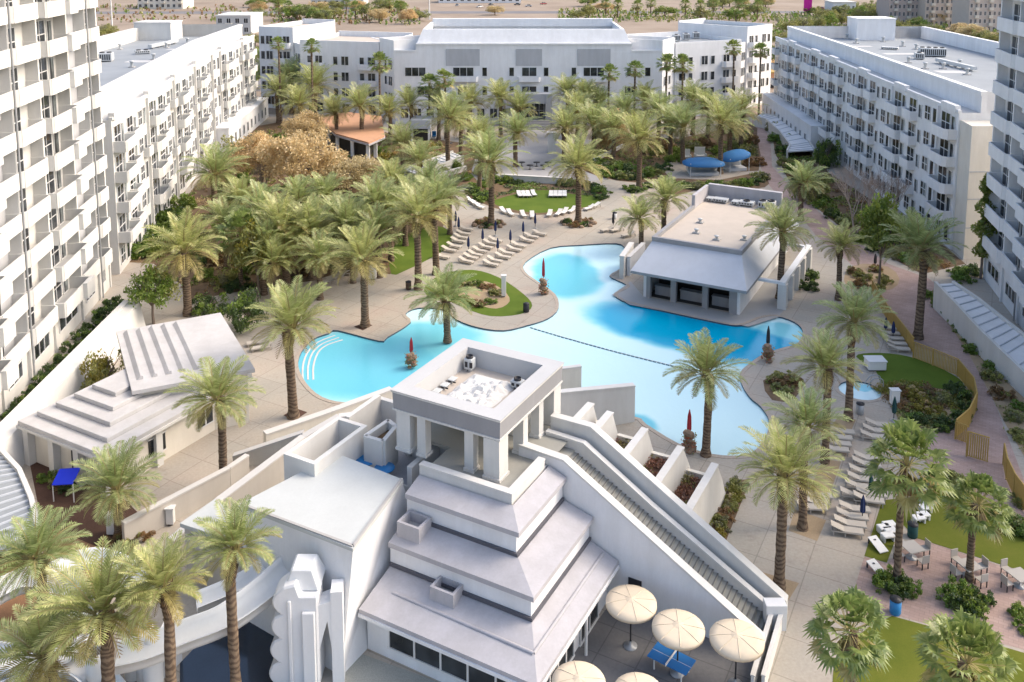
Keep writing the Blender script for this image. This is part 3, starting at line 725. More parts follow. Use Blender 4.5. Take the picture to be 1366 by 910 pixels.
def duct(p0, p1, label):
    t = thing('roof_duct', label, 'duct', p0); og = tuple(p0); mb = MB(); mb.wall(p0.xy, p1.xy, .8, p0.z+.3, p0.z+.9); mb.build('duct_body', M['acbody'], t, og)
    mb = MB()
    for k in range(5): q = p0.lerp(p1,(k+.5)/5); mb.bx(q.x-.2,q.y-.2,p0.z,q.x+.2,q.y+.2,p0.z+.3)
    mb.build('feet', M['steel'], t, og)
duct(rt(1250,84,zr_), rt(1300,96,zr_), 'long grey duct beside the big chiller on the shaded wing roof'); duct(rt(200,66,zl), rt(236,58,zl), 'long grey duct beside the stair box of the sunlit wing')
# patched repair strips of newer membrane, each a millimetre-thin felt sheet
for (x, y, w_, d_, z_, par) in [(1200,72,6,2.5,zr_,right_wing),(1270,96,5,3,zr_,right_wing),(1150,62,4,2,zr_,right_wing),(185,82,4,3,zl,left_wing),(240,66,5,2,zl,left_wing)]:
    q = rt(x,y,z_); mb = MB(); mb.bx(q.x-w_/2,q.y-d_/2,z_+.004,q.x+w_/2,q.y+d_/2,z_+.02); mb.build('felt_patch', M['ledge'], par, tuple(par.location))
# ================================================================ the stepped pool pyramid (built in the 28.7 degree grid)
def gthing(name, label, cat, x, y, group=None, z=0.0):
    return thing(name, label, cat, gw(x, y, z), -THA, group)
pyr = gthing('stepped_pyramid', 'white stepped pyramid with lilac-grey sloping roofs and a square lookout on top', 'pavilion', -24.0, 41.0)
OG = (-24.0, 41.0, 0.0)
XL, YR = -28.75, 45.7
def tier(x1, y0, zb, zt, name='wall', m='white2'):
    mb = MB(); mb.bx(XL, y0, zb, x1, YR-0.01, zt); return mb.build(name, M[m], pyr, OG)
def skirt(x0, y0, z0, x1, y1, z1, th=0.28):
    """L-shaped sloping roof: outer edge (corner x0,y0 at z0) up to inner edge (corner x1,y1 at z1)"""
    mb = MB(); a, b = YR-0.02, XL+0.02
    P_ = [(b,y0,z0),(x0,y0,z0),(x0,a,z0),(x1,a,z1),(x1,y1,z1),(b,y1,z1)]
    Q_ = [(p[0],p[1],p[2]-th) for p in P_]
    mb.add(P_+Q_, [(0,1,4,5),(1,2,3,4),(0,6,7,1),(1,7,8,2),(11,10,7,6),(10,9,8,7),(0,5,11,6),(2,8,9,3)], 0)
    return mb.build('sloping_roof', M['lilac'], pyr, OG)
# storey under the lowest roof: piers, dark glazing bands, fascia
tier(-18.7, 36.1, 0, 2.6)
skirt(-18.0, 35.4, 2.85, -19.75, 38.2, 3.55)
mb = MB(); mb.bx(XL, 35.33, 2.42, -17.92, 35.75, 2.6); mb.bx(-18.3, 35.75, 2.42, -17.93, YR-.03, 2.6); mb.build('fascia', M['white2'], pyr, OG)
tier(-19.85, 38.3, 3.3, 4.9); skirt(-19.6, 38.1, 5.05, -21.45, 39.85, 5.55)
tier(-21.6, 39.95, 5.3, 6.9); skirt(-21.35, 39.75, 7.05, -22.5, 41.2, 7.45)
tier(-22.65, 41.3, 7.1, 7.42)
mb = MB()
for (x0, y0, x1, y1, z) in [(XL,38.17,-19.72,38.31,3.72),(-19.86,38.31,-19.72,YR-.03,3.72),(XL,39.82,-21.47,39.96,5.68),(-21.61,39.96,-21.47,YR-.03,5.68)]:
    mb.bx(x0, y0, z-0.14, x1, y1, z+0.05)
mb.build('flashing', M['darkline'], pyr, OG)
# ridge roll on the lowest roof
mb = MB(); mb.tube([(-27.6,36.9,3.22),(-18.9,36.75,3.2)], 0.1, 6); mb.tube([(-18.9,36.75,3.2),(-18.85,YR-.3,3.2)], 0.1, 6); mb.build('roof_roll', M['lilac'], pyr, OG)
# parapet round the top terrace
mb = MB(); mb.bx(XL, 41.25, 7.4, -22.6, 41.6, 8.0); mb.bx(-22.95, 41.6, 7.4, -22.6, 45.3, 8.0); mb.bx(XL, 41.2, 8.0, -22.55, 41.65, 8.1); mb.bx(-23.0, 41.65, 8.0, -22.55, 45.28, 8.1)
mb.build('parapet', M['white'], pyr, OG)
mb = MB(); mb.bx(XL, 41.3, 7.38, -22.7, 51.5, 7.44); mb.bx(-32.4, 44.6, 7.2, XL-.01, 51.5, 7.43); mb.build('terrace_floor', M['step'], pyr, OG)
mb = MB(); mb.bx(-32.3, 45.5, 0, -23.4, 51.3, 7.2); mb.build('podium', M['white'], pyr, OG)
# roof hatches (open-topped boxes) on the front slopes
def hatch(x, y, z0, z1, w, d):
    mb = MB(); mb.bx(x, y, z0, x+w, y+.16, z1); mb.bx(x, y+d-.16, z0, x+w, y+d, z1); mb.bx(x, y+.16, z0, x+.16, y+d-.16, z1); mb.bx(x+w-.16, y+.16, z0, x+w, y+d-.16, z1)
    o = mb.build('roof_hatch', M['lilac'], pyr, OG)
    mb = MB(); mb.bx(x+.16, y+.16, z0, x+w-.16, y+d-.16, z1-0.55); mb.build('hatch_floor', M['concrete'], o, OG); o.children[0].location = (0,0,0)
h1 = gp(556, 696, 5.9); h2 = gp(597, 784, 3.9)
hatch(-28.5, 38.6, 5.0, 6.1, 1.5, 1.25); hatch(h2.x-0.75, 37.3, 3.1, 4.1, 1.5, 1.1)
# glazing at the foot
def dark_band(x0, y0, x1, y1, z0, z1, n, nm='window'):
    mb = MB(); fr, L = frame((x0, y0), (x1, y1), 1)
    mb.fbx(fr, 0, L, 0, 0.05, z0, z1, 1)
    for i in range(n+1):
        t = (L-.1)*i/n; mb.fbx(fr, t, t+.1, 0.0, 0.11, z0-.02, z1+.02, 0)
    mb.fbx(fr, -.05, L+.05, 0.002, 0.12, z0-.1, z0, 0); mb.fbx(fr, -.05, L+.05, 0.002, 0.12, z1, z1+.08, 0)
    return mb.build(nm, [M['frame'], M['glass']], pyr, OG)
dark_band(-27.3, 36.1, -18.95, 36.1, 0.75, 2.36, 5)
dark_band(-18.7, 37.0, -18.7, 41.0, 0.1, 2.3, 4, 'glass_doors'); dark_band(-18.7, 41.8, -18.7, 44.3, 0.1, 2.3, 2, 'glass_doors')
mb = MB(); mb.tube([(-18.1,41.4,0),(-18.1,41.4,2.5)], 0.09, 8); mb.build('post', M['frame'], pyr, OG)
# lookout: columns, core, cornice
def column(x, y, w, d):
    mb = MB(); mb.bx(x-w/2, y-d/2, 7.44, x+w/2, y+d/2, 9.95); mb.bx(x-w/2-.06, y-d/2-.06, 7.44, x+w/2+.06, y+d/2+.06, 7.62); mb.build('column', M['white'], pyr, OG)
for c in [(-24.75,43.25,1.05,1.05),(-26.35,43.15,.6,.6),(-29.7,43.15,.6,.6),(-31.0,43.3,1.0,1.0),(-24.7,46.2,.7,.6),(-24.7,48.4,.6,.6),(-24.75,50.4,1.0,1.0),(-31.0,50.4,1.0,1.0)]: column(*c)
mb = MB(); mb.bx(-30.4, 46.6, 7.44, -27.6, 49.8, 9.93); mb.bx(-27.4, 47.6, 7.44, -26.0, 49.9, 9.93); mb.build('core', M['cream'], pyr, OG)
mb = MB(); mb.bx(-28.9, 46.53, 7.5, -28.0, 46.62, 9.5); mb.build('door', M['concrete'], pyr, OG)
cx0, cx1, cy0, cy1 = -31.75, -24.1, 42.65, 51.0
def rect(x0, y0, x1, y1, z): return [(x0,y0,z),(x1,y0,z),(x1,y1,z),(x0,y1,z)]
mb = MB(); mb.loft(rect(cx0+.16,cy0+.16,cx1-.16,cy1-.16,9.9), rect(cx0+.16,cy0+.16,cx1-.16,cy1-.16,10.05)); mb.build('soffit', M['white'], pyr, OG)
mb = MB(); mb.loft(rect(cx0+.1,cy0+.1,cx1-.1,cy1-.1,10.05), rect(cx0+.05,cy0+.05,cx1-.05,cy1-.05,11.25), 0, False, False)
mb.loft(rect(cx0+.1,cy0+.1,cx1-.1,cy1-.1,10.049), rect(cx0+1.2,cy0+1.2,cx1-1.2,cy1-1.2,10.05), 0, False, True); mb.build('cornice', M['cornice'], pyr, OG)
mb = MB()
mb.loft(rect(cx0,cy0,cx1,cy1,11.25), rect(cx0-.05,cy0-.05,cx1+.05,cy1+.05,11.33), 0, False, False)
mb.loft(rect(cx0-.05,cy0-.05,cx1+.05,cy1+.05,11.33), rect(cx0+1.0,cy0+1.0,cx1-1.0,cy1-1.0,11.33), 0, False, False)
mb.loft(rect(cx0+1.0,cy0+1.0,cx1-1.0,cy1-1.0,11.33), rect(cx0+1.05,cy0+1.05,cx1-1.05,cy1-1.05,10.06), 0, False, False); mb.build('parapet_coping', M['ledge'], pyr, OG)
mb = MB()
for z_, q_ in ((10.0,.06),(11.16,.10)):
    mb.loft(rect(cx0+.1-q_,cy0+.1-q_,cx1-.1+q_,cy1-.1+q_,z_), rect(cx0+.1-q_,cy0+.1-q_,cx1-.1+q_,cy1-.1+q_,z_+.10), 0, False, False); mb.loft(rect(cx0+.1-q_,cy0+.1-q_,cx1-.1+q_,cy1-.1+q_,z_+.10), rect(cx0+.2,cy0+.2,cx1-.2,cy1-.2,z_+.101), 0, False, False); mb.loft(rect(cx0+.2,cy0+.2,cx1-.2,cy1-.2,z_-.001), rect(cx0+.1-q_,cy0+.1-q_,cx1-.1+q_,cy1-.1+q_,z_), 0, False, False)
mb.build('moulding', M['white'], pyr, OG)
mb = MB(); mb.bx(cx0+.8, cy0+.8, 10.06, cx1-.8, cy1-.8, 10.08); mb.build('roof_deck', M['tanroof'], pyr, OG)
# clutter on the lookout roof
def gunit(x, y, z, sx, sy, sz, label, grp='machines on the lookout roof'):
    t = rooftop_unit(gw(x, y, z), sx, sy, sz, label, -THA, grp); return t
gunit(-26.2, 48.6, 10.08, 0.8, 0.6, 0.6, 'white machine with round black fan, standing near the back parapet of the lookout roof')
gunit(-25.6, 46.9, 10.08, 0.7, 0.5, 0.35, 'low machine in the corner of the lookout roof, next to the fan machine')
gunit(-30.2, 49.3, 10.08, 0.6, 0.6, 0.9, 'narrow upright machine at the far corner of the lookout roof')
for k, (x, y) in enumerate([(-30.35,45.6),(-30.35,46.5),(-30.35,47.4)]):
    gunit(x, y, 10.08, 0.5, 0.6, 0.25, ORD[k]+' of three small dark boxes along the lookout parapet, counted from the nearest')
mb = MB(); N = 22; vs = []
for j in range(N+1):
    for i in range(N+1):
        x = -29.7+3.3*i/N; y = 44.1+5.0*j/N; e = min(1, min(i,N-i,j,N-j)/4)
        vs.append((x+.15*noise.noise(Vector((y*2,x,3))), y, 10.09+e*(.25+.55*abs(noise.noise(Vector((x*1.5,y*1.5,0))))+.12*noise.noise(Vector((x*4,y*4,7))))))
mb.add(vs, [(j*(N+1)+i, j*(N+1)+i+1, (j+1)*(N+1)+i+1, (j+1)*(N+1)+i) for j in range(N) for i in range(N)], 0)
tag(mb.build('tarpaulin', M['white'], None, tuple(gw(0,0,0))), 'crumpled white tarpaulin spread over the lookout roof', 'tarpaulin').rotation_euler = (0,0,-THA)

# ---------------------------------------------------------------- the long stair ramp with parapets and stepped planters
def leaf_(mb, rr, c, s, mi=0):
    a = rr.uniform(0, 2*PI); n = Vector((math.cos(a)*.7, math.sin(a)*.7, rr.uniform(.3,1))).normalized(); u = n.orthogonal().normalized(); w = n.cross(u); b_ = rr.uniform(0, 6.3); u, w = u*math.cos(b_)+w*math.sin(b_), w*math.cos(b_)-u*math.sin(b_)
    mb.add([c-u*s, c+w*s*.6, c+u*s, c-w*s*.6], [(0,1,2,3)], mi)
M['redplant'] = leafmat('rusty_planter_plants', (0.19,0.075,0.05), (0.30,0.14,0.08)); M['oliveplant'] = leafmat('olive_planter_plants', (0.16,0.15,0.04), (0.26,0.23,0.07))
ramp = gthing('stair_ramp', 'long straight stair between white parapets, climbing from the walk to the lookout', 'stairs', -17.0, 47.7)
RO = (-17.0, 47.7, 0.0)
yN, yF = 46.0, 49.55
def par_wall(y, th, pts, name, m='white'):
    """stepped/sloping wall along the ramp: pts = (x, ztop)"""
    mb = MB()
    for (xa, za), (xb, zb_) in zip(pts, pts[1:]): mb.wall((xa, y), (xb, y), th, 0, za, 0, zb_, 0)
    o = mb.build(name, M[m], ramp, RO)
    mb = MB()
    for (xa, za), (xb, zb_) in zip(pts, pts[1:]): mb.wall((xa, y), (xb, y), th+.14, za+.003, za+.14, 0, zb_+.14, zb_+.003)
    mb.build('coping', M['white'], ramp, RO)
par_wall(yN, .42, [(-24.6,8.05),(-21.6,7.9),(-9.7,0.95)], 'near_parapet', 'white2')
par_wall(yF, .42, [(-24.2,8.3),(-21.4,8.3),(-9.2,1.0)], 'far_parapet')
par_wall(yF-.75, .25, [(-24.2,7.6),(-21.6,7.5),(-17.0,4.7),(-9.2,0.35)], 'handrail_wall')
M['darkstep'] = mat('dark_step_edge', (0.17,0.165,0.15), .9, .08); mb = MB(); NS = 44; x0, z0_, x1 = -22.2, 7.0, -9.5
mb.bx(-25.0, yN+.2, 0, x0, yF-.2, 7.0)
for k in range(NS):
    xa = x0+(x1-x0)*k/NS; xb = x0+(x1-x0)*(k+1)/NS; z = 7.0*(1-(k+1)/NS)
    if z > 0.02: mb.bx(xa, yN+.2, 0, xb, yF-.2, z); mb.bx(xb-.07, yN+.21, z+.003, xb+.015, yF-.21, z+.014, 1)
mb.build('steps', [M['step'], M['darkstep']], ramp, RO)
mb = MB(); mb.bx(-17.4, yN-.27, 0, -16.6, yN-.2, 2.0); mb.build('door', M['black'], ramp, RO)
for k, (x, z, yo) in enumerate([(-23.2,7.55,53.4),(-22.0,7.0,53.9),(-19.9,5.9,54.9),(-17.7,4.7,55.9),(-15.6,3.6,56.8)]):
    mb = MB(); th = .38
    zw = lambda a: max(0.0, a)
    ys, yt = yF+.22, yo
    yb = yo+min(1.6, z*0.35)
    prof = [(ys,0),(yb+1.2,0),(yb,z*0.55),(yt,z),(ys,z)]
    mb.add([(x-th/2,a,b) for a,b in prof]+[(x+th/2,a,b) for a,b in prof], [(0,1,2,3,4)[::-1],(5,6,7,8,9)]+[(i,(i+1)%5,5+(i+1)%5,5+i)[::-1] for i in range(5)])
    bmv = mb.build('planter_fin', M['white'], ramp, RO)
    mb = MB(); mb.bx(x-th/2-.06, ys, z+.004, x+th/2+.06, yt+.05, z+.13); mb.build('coping', M['white'], ramp, RO)
    if k:
        xp = [-23.2,-22.0,-19.9,-17.7,-15.6][k-1]; zs = z-1.15
        mb = MB(); mb.bx(xp+.2, ys, zs-.5, x-.2, yo-.2, zs); mb.build('planter_soil', M['darksoil'], ramp, RO)
        lv = MB(); rp = random.Random(k)
        for q_ in range(int(210*(yo-ys)*.25)):
            pt_ = Vector((rp.uniform(xp+.3,x-.3), rp.uniform(ys+.2,yo-.3), zs+rp.uniform(.03,.3)))
            for j_ in range(4): leaf_(lv, rp, pt_+Vector((rp.gauss(0,.1),rp.gauss(0,.1),rp.gauss(.05,.05))), rp.uniform(.06,.12), 0 if noise.noise(pt_*.9) > -.1 else 1)
        lv.build('planting', [M['redplant'], M['oliveplant']], ramp, RO)
        mb = MB(); mb.bx(xp+.2, yo-.2, 0, x-.2, yo+.12, zs+.35); mb.build('planter_front', M['cream'], ramp, RO)

# ---------------------------------------------------------------- white annex with a flat roof, terrace and roof box
ann = gthing('pool_annex', 'white flat-roofed annex at the side of the pyramid, with a sunken terrace behind', 'building', -34.0, 38.0)
AO = (-34.0, 38.0, 0.0)
def g2(x, y, z): v = gp(x, y, z); return (v.x, v.y)
top = [g2(471,731,7.0), g2(536,641,7.0), g2(449,607,7.0), g2(322,675,7.0)]
base_ = [(-28.76,33.9),(-28.76,43.0),top[2],(top[3][0],top[3][1])]
mb = MB(); mb.loft([(*p,0) for p in base_], [(*p,6.9) for p in top]); mb.build('wall', M['white2'], ann, AO)
mb = MB(); mb.loft([(*p,6.9) for p in [(top[0][0]+.12,top[0][1]-.15),(top[1][0]+.12,top[1][1]),(top[2][0],top[2][1]+.05),(top[3][0]-.15,top[3][1]-.05)]], [(*p,7.08) for p in [(top[0][0]+.12,top[0][1]-.15),(top[1][0]+.12,top[1][1]),(top[2][0],top[2][1]+.05),(top[3][0]-.15,top[3][1]-.05)]]); mb.build('flat_roof', M['membrane'], ann, AO)
mb = MB()
for p_, q_ in ((0,1),(3,0)): mb.wall(top[p_], top[q_], .16, 7.081, 7.16)
mb.build('roof_edge', M['concrete'], ann, AO)
bx0, bx1, by0, by1 = -36.75, -34.35, 38.55, 43.6
mb = MB(); mb.bx(bx0,by0,0,bx1,by0+.3,7.85); mb.bx(bx0,by1-.3,0,bx1,by1,7.85); mb.bx(bx0,by0+.3,0,bx0+.3,by1-.3,7.85); mb.bx(bx1-.3,by0+.3,0,bx1,by1-.3,7.85); mb.build('roof_box', M['white'], ann, AO)
mb = MB(); mb.bx(bx0+.3,by0+.3,6.0,bx1-.3,by1-.3,6.15); mb.build('box_floor', M['concrete'], ann, AO)
mb = MB(); mb.bx(-36.6, 42.6, 0, XL+.02, 47.9, 5.35); mb.build('terrace_wall', M['white'], ann, AO)
mb = MB(); mb.bx(-36.4, 42.75, 5.352, XL-.05, 47.7, 5.37); mb.build('terrace_floor', M['plaza'], ann, AO)
mb = MB(); mb.bx(-36.6, 47.6, 5.35, -32.4, 47.95, 7.3); mb.bx(-36.65, 44.2, 5.35, -36.3, 47.6, 7.6); mb.bx(-30.4,42.3,5.35,-30.05,45.3,6.9); mb.bx(-32.8,45.4,5.35,-32.42,47.6,8.0); mb.build('terrace_parapet', M['white'], ann, AO)
# planter tray on the terrace parapet
pt = [gp(x, y, 7.6) for x, y in ((487,584),(511,591),(528,571),(518,563))]
mb = MB()
for i in range(4): mb.wall(pt[i], pt[(i+1) % 4], .28, 5.35, 7.75)
mb.build('planter_tray', M['white'], ann, AO)
mb = MB(); mb.prism([(p.x,p.y) for p in pt], 7.1, 7.2); mb.build('planter_soil', M['soil'], ann, AO)
for k, (a, b_) in enumerate(((488,614),(513,624))):
    c = P(a, b_, 6.1); t = thing('terrace_table', ['blue round table on the sunken terrace, the one nearer the roof box','blue round table on the sunken terrace, the one nearer the lookout'][k], 'table', (c.x, c.y, 5.37), 0, 'blue round tables on the sunken terrace')
    M.setdefault('bluetop', mat('blue_plastic', (0.03, 0.20, 0.46), 0.35, 0.05)); M.setdefault('navy', mat('navy_canvas', (0.02, 0.035, 0.11), 0.8, 0.15))
    mb = MB(); mb.lathe(0, 0, [(.02,.68),(.62,.68),(.64,.72),(.62,.76),(.02,.76)], 20); mb.build('tabletop', M['bluetop'], t)
    mb = MB(); mb.lathe(0, 0, [(.3,0),(.3,.04),(.05,.08),(.05,.68)], 12); mb.build('pedestal', M['frame'], t)

# ---------------------------------------------------------------- low walls round the pyramid
def lowwall(label, pts, th, z, m='cream', zs=None):
    """free-standing wall; pts in grid plan"""
    x0, y0 = pts[0][0], pts[0][1]
    t = thing('garden_wall', label, 'wall', gw(x0, y0, 0), -THA)
    mb = MB(); cp = MB(); zs = zs or [z]*len(pts)
    for (a, b, za, zb_) in zip(pts, pts[1:], zs, zs[1:]):
        mb.wall(a, b, th, 0, za, 0, zb_, 0); cp.wall(a, b, th+.12, za+.003, za+.12, 0, zb_+.12, zb_+.003)
    mb.build('wall_body', M[m], t, (x0, y0, 0)); cp.build('coping', M['cap' if m != 'white' else 'white'], t, (x0, y0, 0)); return t
lowwall('tall pale wall dropping to the pool edge behind the lookout', [g2(742,524,3.4), g2(846,508,3.4)], .45, 3.4, 'white', [3.4,3.0])
lowwall('short return wall with a lamp, beyond the far parapet of the lookout', [g2(735,494,3.0), g2(775,489,3.0)], .3, 3.0, 'cream')
lowwall('double-capped cream wall running from the courtyard palm to the lookout', [g2(353,579,1.5), g2(440,549,1.5), g2(522,519,1.5)], .5, 1.5)
lowwall('cream wall sloping down in front of the double-capped wall', [g2(311,605,0.9), g2(405,577,2.4)], .4, 2.0, 'cream', [0.7,2.4])
lowwall('long sloping cream wall with recessed wall lights, beside the annex', [g2(228,722,1.2), g2(292,668,2.0), g2(405,583,2.6), g2(452,556,3.2), g2(500,550,3.2)], .45, 2.0, 'beigewall', [1.2,2.0,2.6,3.2,3.2])
lowwall('plain beige wall between the slatted pavilion and the tan path', [g2(165,720,0.5), g2(305,625,1.6), g2(330,608,1.6)], .3, 1.6, 'beigewall', [1.6,1.6,1.6])
kiosk = gthing('kiosk', 'small flat white roof on beige walls beside the annex, near the tan path', 'kiosk', -40.2, 36.0)
KO = (-40.2, 36.0, 0); q = [g2(240,699,3.6), g2(322,727,3.6), g2(345,705,3.6), g2(286,667,3.6)]
mb = MB(); mb.prism(q, 3.4, 3.65); mb.build('flat_roof', M['membrane'], kiosk, KO)
c0 = sum((Vector(p) for p in q), Vector((0,0)))/4; qi = [c0+(Vector(p)-c0)*.9 for p in q]
mb = MB(); mb.prism(qi, 0, 3.39); mb.build('wall', M['beigewall'], kiosk, KO)

# ---------------------------------------------------------------- water slide at the foot of the annex
slide = thing('water_slide', 'white curling water slide flumes beside the annex, among the tall palms', 'water slide', P(245, 860))
SO = tuple(slide.location)
def flume(pts, r, name, m='stone', half=True):
    pts = smooth_path(pts, 5); mb = MB(); k = 9; vs = []
    for i, p in enumerate(pts):
        t = (pts[min(i+1,len(pts)-1)]-pts[max(i-1,0)]); t.z = 0; t.normalize(); u = Vector((t.y, -t.x, 0))
        for s, rad in ((0, r), (1, r-.12)):
            for j in range(k):
                a = PI+PI*j/(k-1) if half else 2*PI*j/(k-1); vs.append(p+u*math.cos(a)*rad+Vector((0,0,1))*(math.sin(a)*rad))
    n = len(pts); fs = []
    for i in range(n-1):
        for s in range(2):
            for j in range(k-1):
                a = i*2*k+s*k+j; f = (a, a+1, a+2*k+1, a+2*k); fs.append(f if s else f[::-1])
        for j in (0, k-1):
            a = i*2*k+j; fs.append((a, a+k, a+3*k, a+2*k))
    mb.add(vs, fs, 0, True); return mb.build(name, M[m], slide, SO)
flume([P(150,872,3.0),P(195,862,3.2),P(245,842,3.5),P(300,820,3.9),P(352,783,4.4),P(398,742,5.0),P(428,716,5.4)], .95, 'flume')
flume([P(262,800,3.4),P(320,775,3.8),P(360,748,4.3),P(405,712,5.0)], .7, 'flume')
flume([P(-30,800,2.2),P(30,770,2.4),P(80,775,2.2),P(110,815,2.0),P(85,860,1.8),P(20,875,1.6),P(-40,868,1.5)], .9, 'flume')
flume([P(-20,905,1.0),P(50,880,1.2),P(110,885,1.2),P(150,925,1.0)], .8, 'flume')
flume([P(60,765,2.8),P(110,742,3.0),P(150,748,3.0),P(185,775,3.0)], .75, 'flume')
for (a, b, zz) in [(196,905,3.0),(205,915,3.0),(130,915,2.0),(180,900,2.6)]:
    mb = MB(); c = P(a, b, 0); mb.lathe(c.x, c.y, [(.5,0),(.5,zz-.2),(.42,zz)], 14); mb.build('support', M['stone'], slide, SO)
# curved white wall behind the plunge pool
arc = smooth_path([P(222,905,0),P(240,880,0),P(290,852,0),P(352,815,0),P(392,790,0)], 4)
mb = MB()
for i in range(4): mb.wall(arc[i], arc[i+1], .35, 0, 2.9)
mb.build('curved_wall', M['white2'], slide, SO)
M['plunge'] = mat('dark_plunge_pool', (0.02, 0.035, 0.06), 0.1, 0.3, 1.0, spec=0.6)
lay('plunge_pool', [(240,885),(262,862),(380,805),(420,830),(415,960),(240,960)], M['plunge'], 0.016)
# scalloped plaster totem
tot = thing('plaster_totem', 'white scalloped plaster totem of swelling tiers in front of the annex', 'sculpture', P(388, 905))
TO = tuple(tot.location)
c = P(388, 905, 0); mb = MB(); sil = []
for k in range(4):                                   # scalloped edge cut into a thick plaster fin
    z0 = k*1.35
    for a in range(8): u = a/8; sil.append((c.x-.55-.45*math.sin(PI*u)**.7+.10*k, z0+1.35*u))
sil += [(c.x-.1, 5.55), (c.x+.55, 5.75), (c.x+.75, 5.1), (c.x+1.65, 5.1), (c.x+1.65, 0)]
n = len(sil); y0, y1 = c.y-.55, c.y+.75
mb.add([(x,y0,z) for x,z in sil]+[(x,y1,z) for x,z in sil], [tuple(range(n))[::-1], tuple(range(n,2*n))]+[(i,(i+1)%n,n+(i+1)%n,n+i) for i in range(n)])
mb.build('scalloped_fin', M['white2'], tot, TO, bevel=.09)
mb = MB(); mb.bx(c.x+.85,c.y-.75,0,c.x+1.5,c.y-.551,4.3); mb.bx(c.x+.1,c.y-.68,0,c.x+.3,c.y-.551,4.9); mb.build('pilaster', M['white2'], tot, TO, bevel=.04)
mb = MB(); mb.loft(rect(c.x-.2,c.y-.2,c.x+1.7,c.y+1.6,5.101), rect(c.x+.2,c.y,c.x+1.3,c.y+1.3,6.2)); mb.build('cap', M['stone'], tot, TO, bevel=.08)
arch = thing('plaster_gate', 'white plaster gate with a pointed opening between the totem and the annex corner', 'gate', P(440, 900)); RO2 = tuple(arch.location)
a0, a1 = P(422, 905), P(458, 902); mb = MB(); fr, L = frame(a0, a1, 1)
for (t0, t1, zb, zt) in [(-.35,.25,0,4.6),(L-.5,L+.1,0,5.2)]: mb.fbx(fr, t0, t1, -.5, .5, zb, zt)
p, dd, nn = fr; q3 = lambda t, o, z: (p[0]+dd[0]*t+nn[0]*o, p[1]+dd[1]*t+nn[1]*o, z)
tri = [(.25,2.0),(L/2,3.6),(L-.5,2.0),(L-.5,4.7),(.25,4.5)]
mb.add([q3(t,-.48,z) for t,z in tri]+[q3(t,.48,z) for t,z in tri], [(0,1,2,3,4)[::-1],(5,6,7,8,9)]+[(i,(i+1)%5,5+(i+1)%5,5+i)[::-1] for i in range(5)])
mb.build('arch', M['white2'], arch, RO2)
# ================================================================ swim-up bar, slatted pavilion, hut, ramps, canopies
bar = gthing('pool_bar', 'swim-up pool bar with pale sloping metal roof, tan flat top and three dark openings', 'bar', -28.3, 100.0)
BO = (-28.3, 100.0, 0)
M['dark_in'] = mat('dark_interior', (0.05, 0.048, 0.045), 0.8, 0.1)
mb = MB(); mb.bx(-33.6,95.4,0,-23.0,114.4,3.2); mb.bx(-33.6,91.4,0,-33.25,95.4,3.2); mb.bx(-23.3,91.4,0,-23.0,95.4,3.2); mb.build('wall', M['white2'], bar, BO)
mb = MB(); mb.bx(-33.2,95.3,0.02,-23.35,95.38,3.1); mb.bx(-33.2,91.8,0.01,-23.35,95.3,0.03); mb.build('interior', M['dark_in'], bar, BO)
mb = MB()
for (x0, x1) in [(-33.25,-32.8),(-30.5,-29.9),(-27.0,-26.4),(-24.1,-23.3)]: mb.bx(x0,91.3,0,x1,91.8,3.15)
mb.bx(-33.25,91.32,2.65,-23.3,91.75,3.16); mb.build('pier', M['cornice'], bar, BO)
for k, (x0, x1) in enumerate([(-32.8,-30.5),(-29.9,-27.0),(-26.4,-24.1)]):
    mb = MB(); mb.bx(x0+.1,92.6,.03,x1-.1,93.1,1.05); mb.bx(x0+.05,92.45,1.05,x1-.05,93.25,1.12); mb.build('counter', M['cornice'], bar, BO)
ey = dict(x0=-34.5, x1=-21.9, y0=89.7, y1=115.4, z=3.2); ty = dict(x0=-34.6+.9, x1=-23.7, y0=94.2, y1=115.0, z=5.5)
mb = MB()
A_ = rect(ey['x0'],ey['y0'],ey['x1'],ey['y1'],3.35); B_ = rect(ty['x0'],ty['y0'],ty['x1'],ty['y1'],5.5)
mb.loft(A_, B_, 0, False, False); mb.build('metal_roof', M['barroof'], bar, BO)
mb = MB(); mb.loft(rect(ey['x0'],ey['y0'],ey['x1'],ey['y1'],3.05), A_, 0, True, False); mb.build('fascia', M['cornice'], bar, BO)
mb = MB(); t0 = rect(ty['x0']-.05,ty['y0']-.05,ty['x1']+.05,ty['y1']+.05,5.5); t1 = rect(ty['x0']-.05,ty['y0']-.05,ty['x1']+.05,ty['y1']+.05,6.0)
mb.loft(t0, t1, 0, True, False); i1 = rect(ty['x0']+.35,ty['y0']+.35,ty['x1']-.35,ty['y1']-.35,6.0); i0 = rect(ty['x0']+.35,ty['y0']+.35,ty['x1']-.35,ty['y1']-.35,5.55)
mb.loft(t1, i1, 0, False, False); mb.loft(i1, i0, 0, False, False); mb.build('parapet', M['cornice'], bar, BO)
mb = MB(); mb.bx(ty['x0']+.3,ty['y1']-.6,5.6,ty['x1']-.3,ty['y1']+.04,7.4); mb.bx(ty['x0']-.04,108.5,5.6,ty['x0']+.36,ty['y1']-.61,7.3); mb.build('screen_wall', M['lilac'], bar, BO)
mb = MB(); mb.bx(ty['x0']+.3,ty['y0']+.3,5.5,ty['x1']-.3,ty['y1']-.3,5.57); mb.build('roof_deck', M['tanroof'], bar, BO)
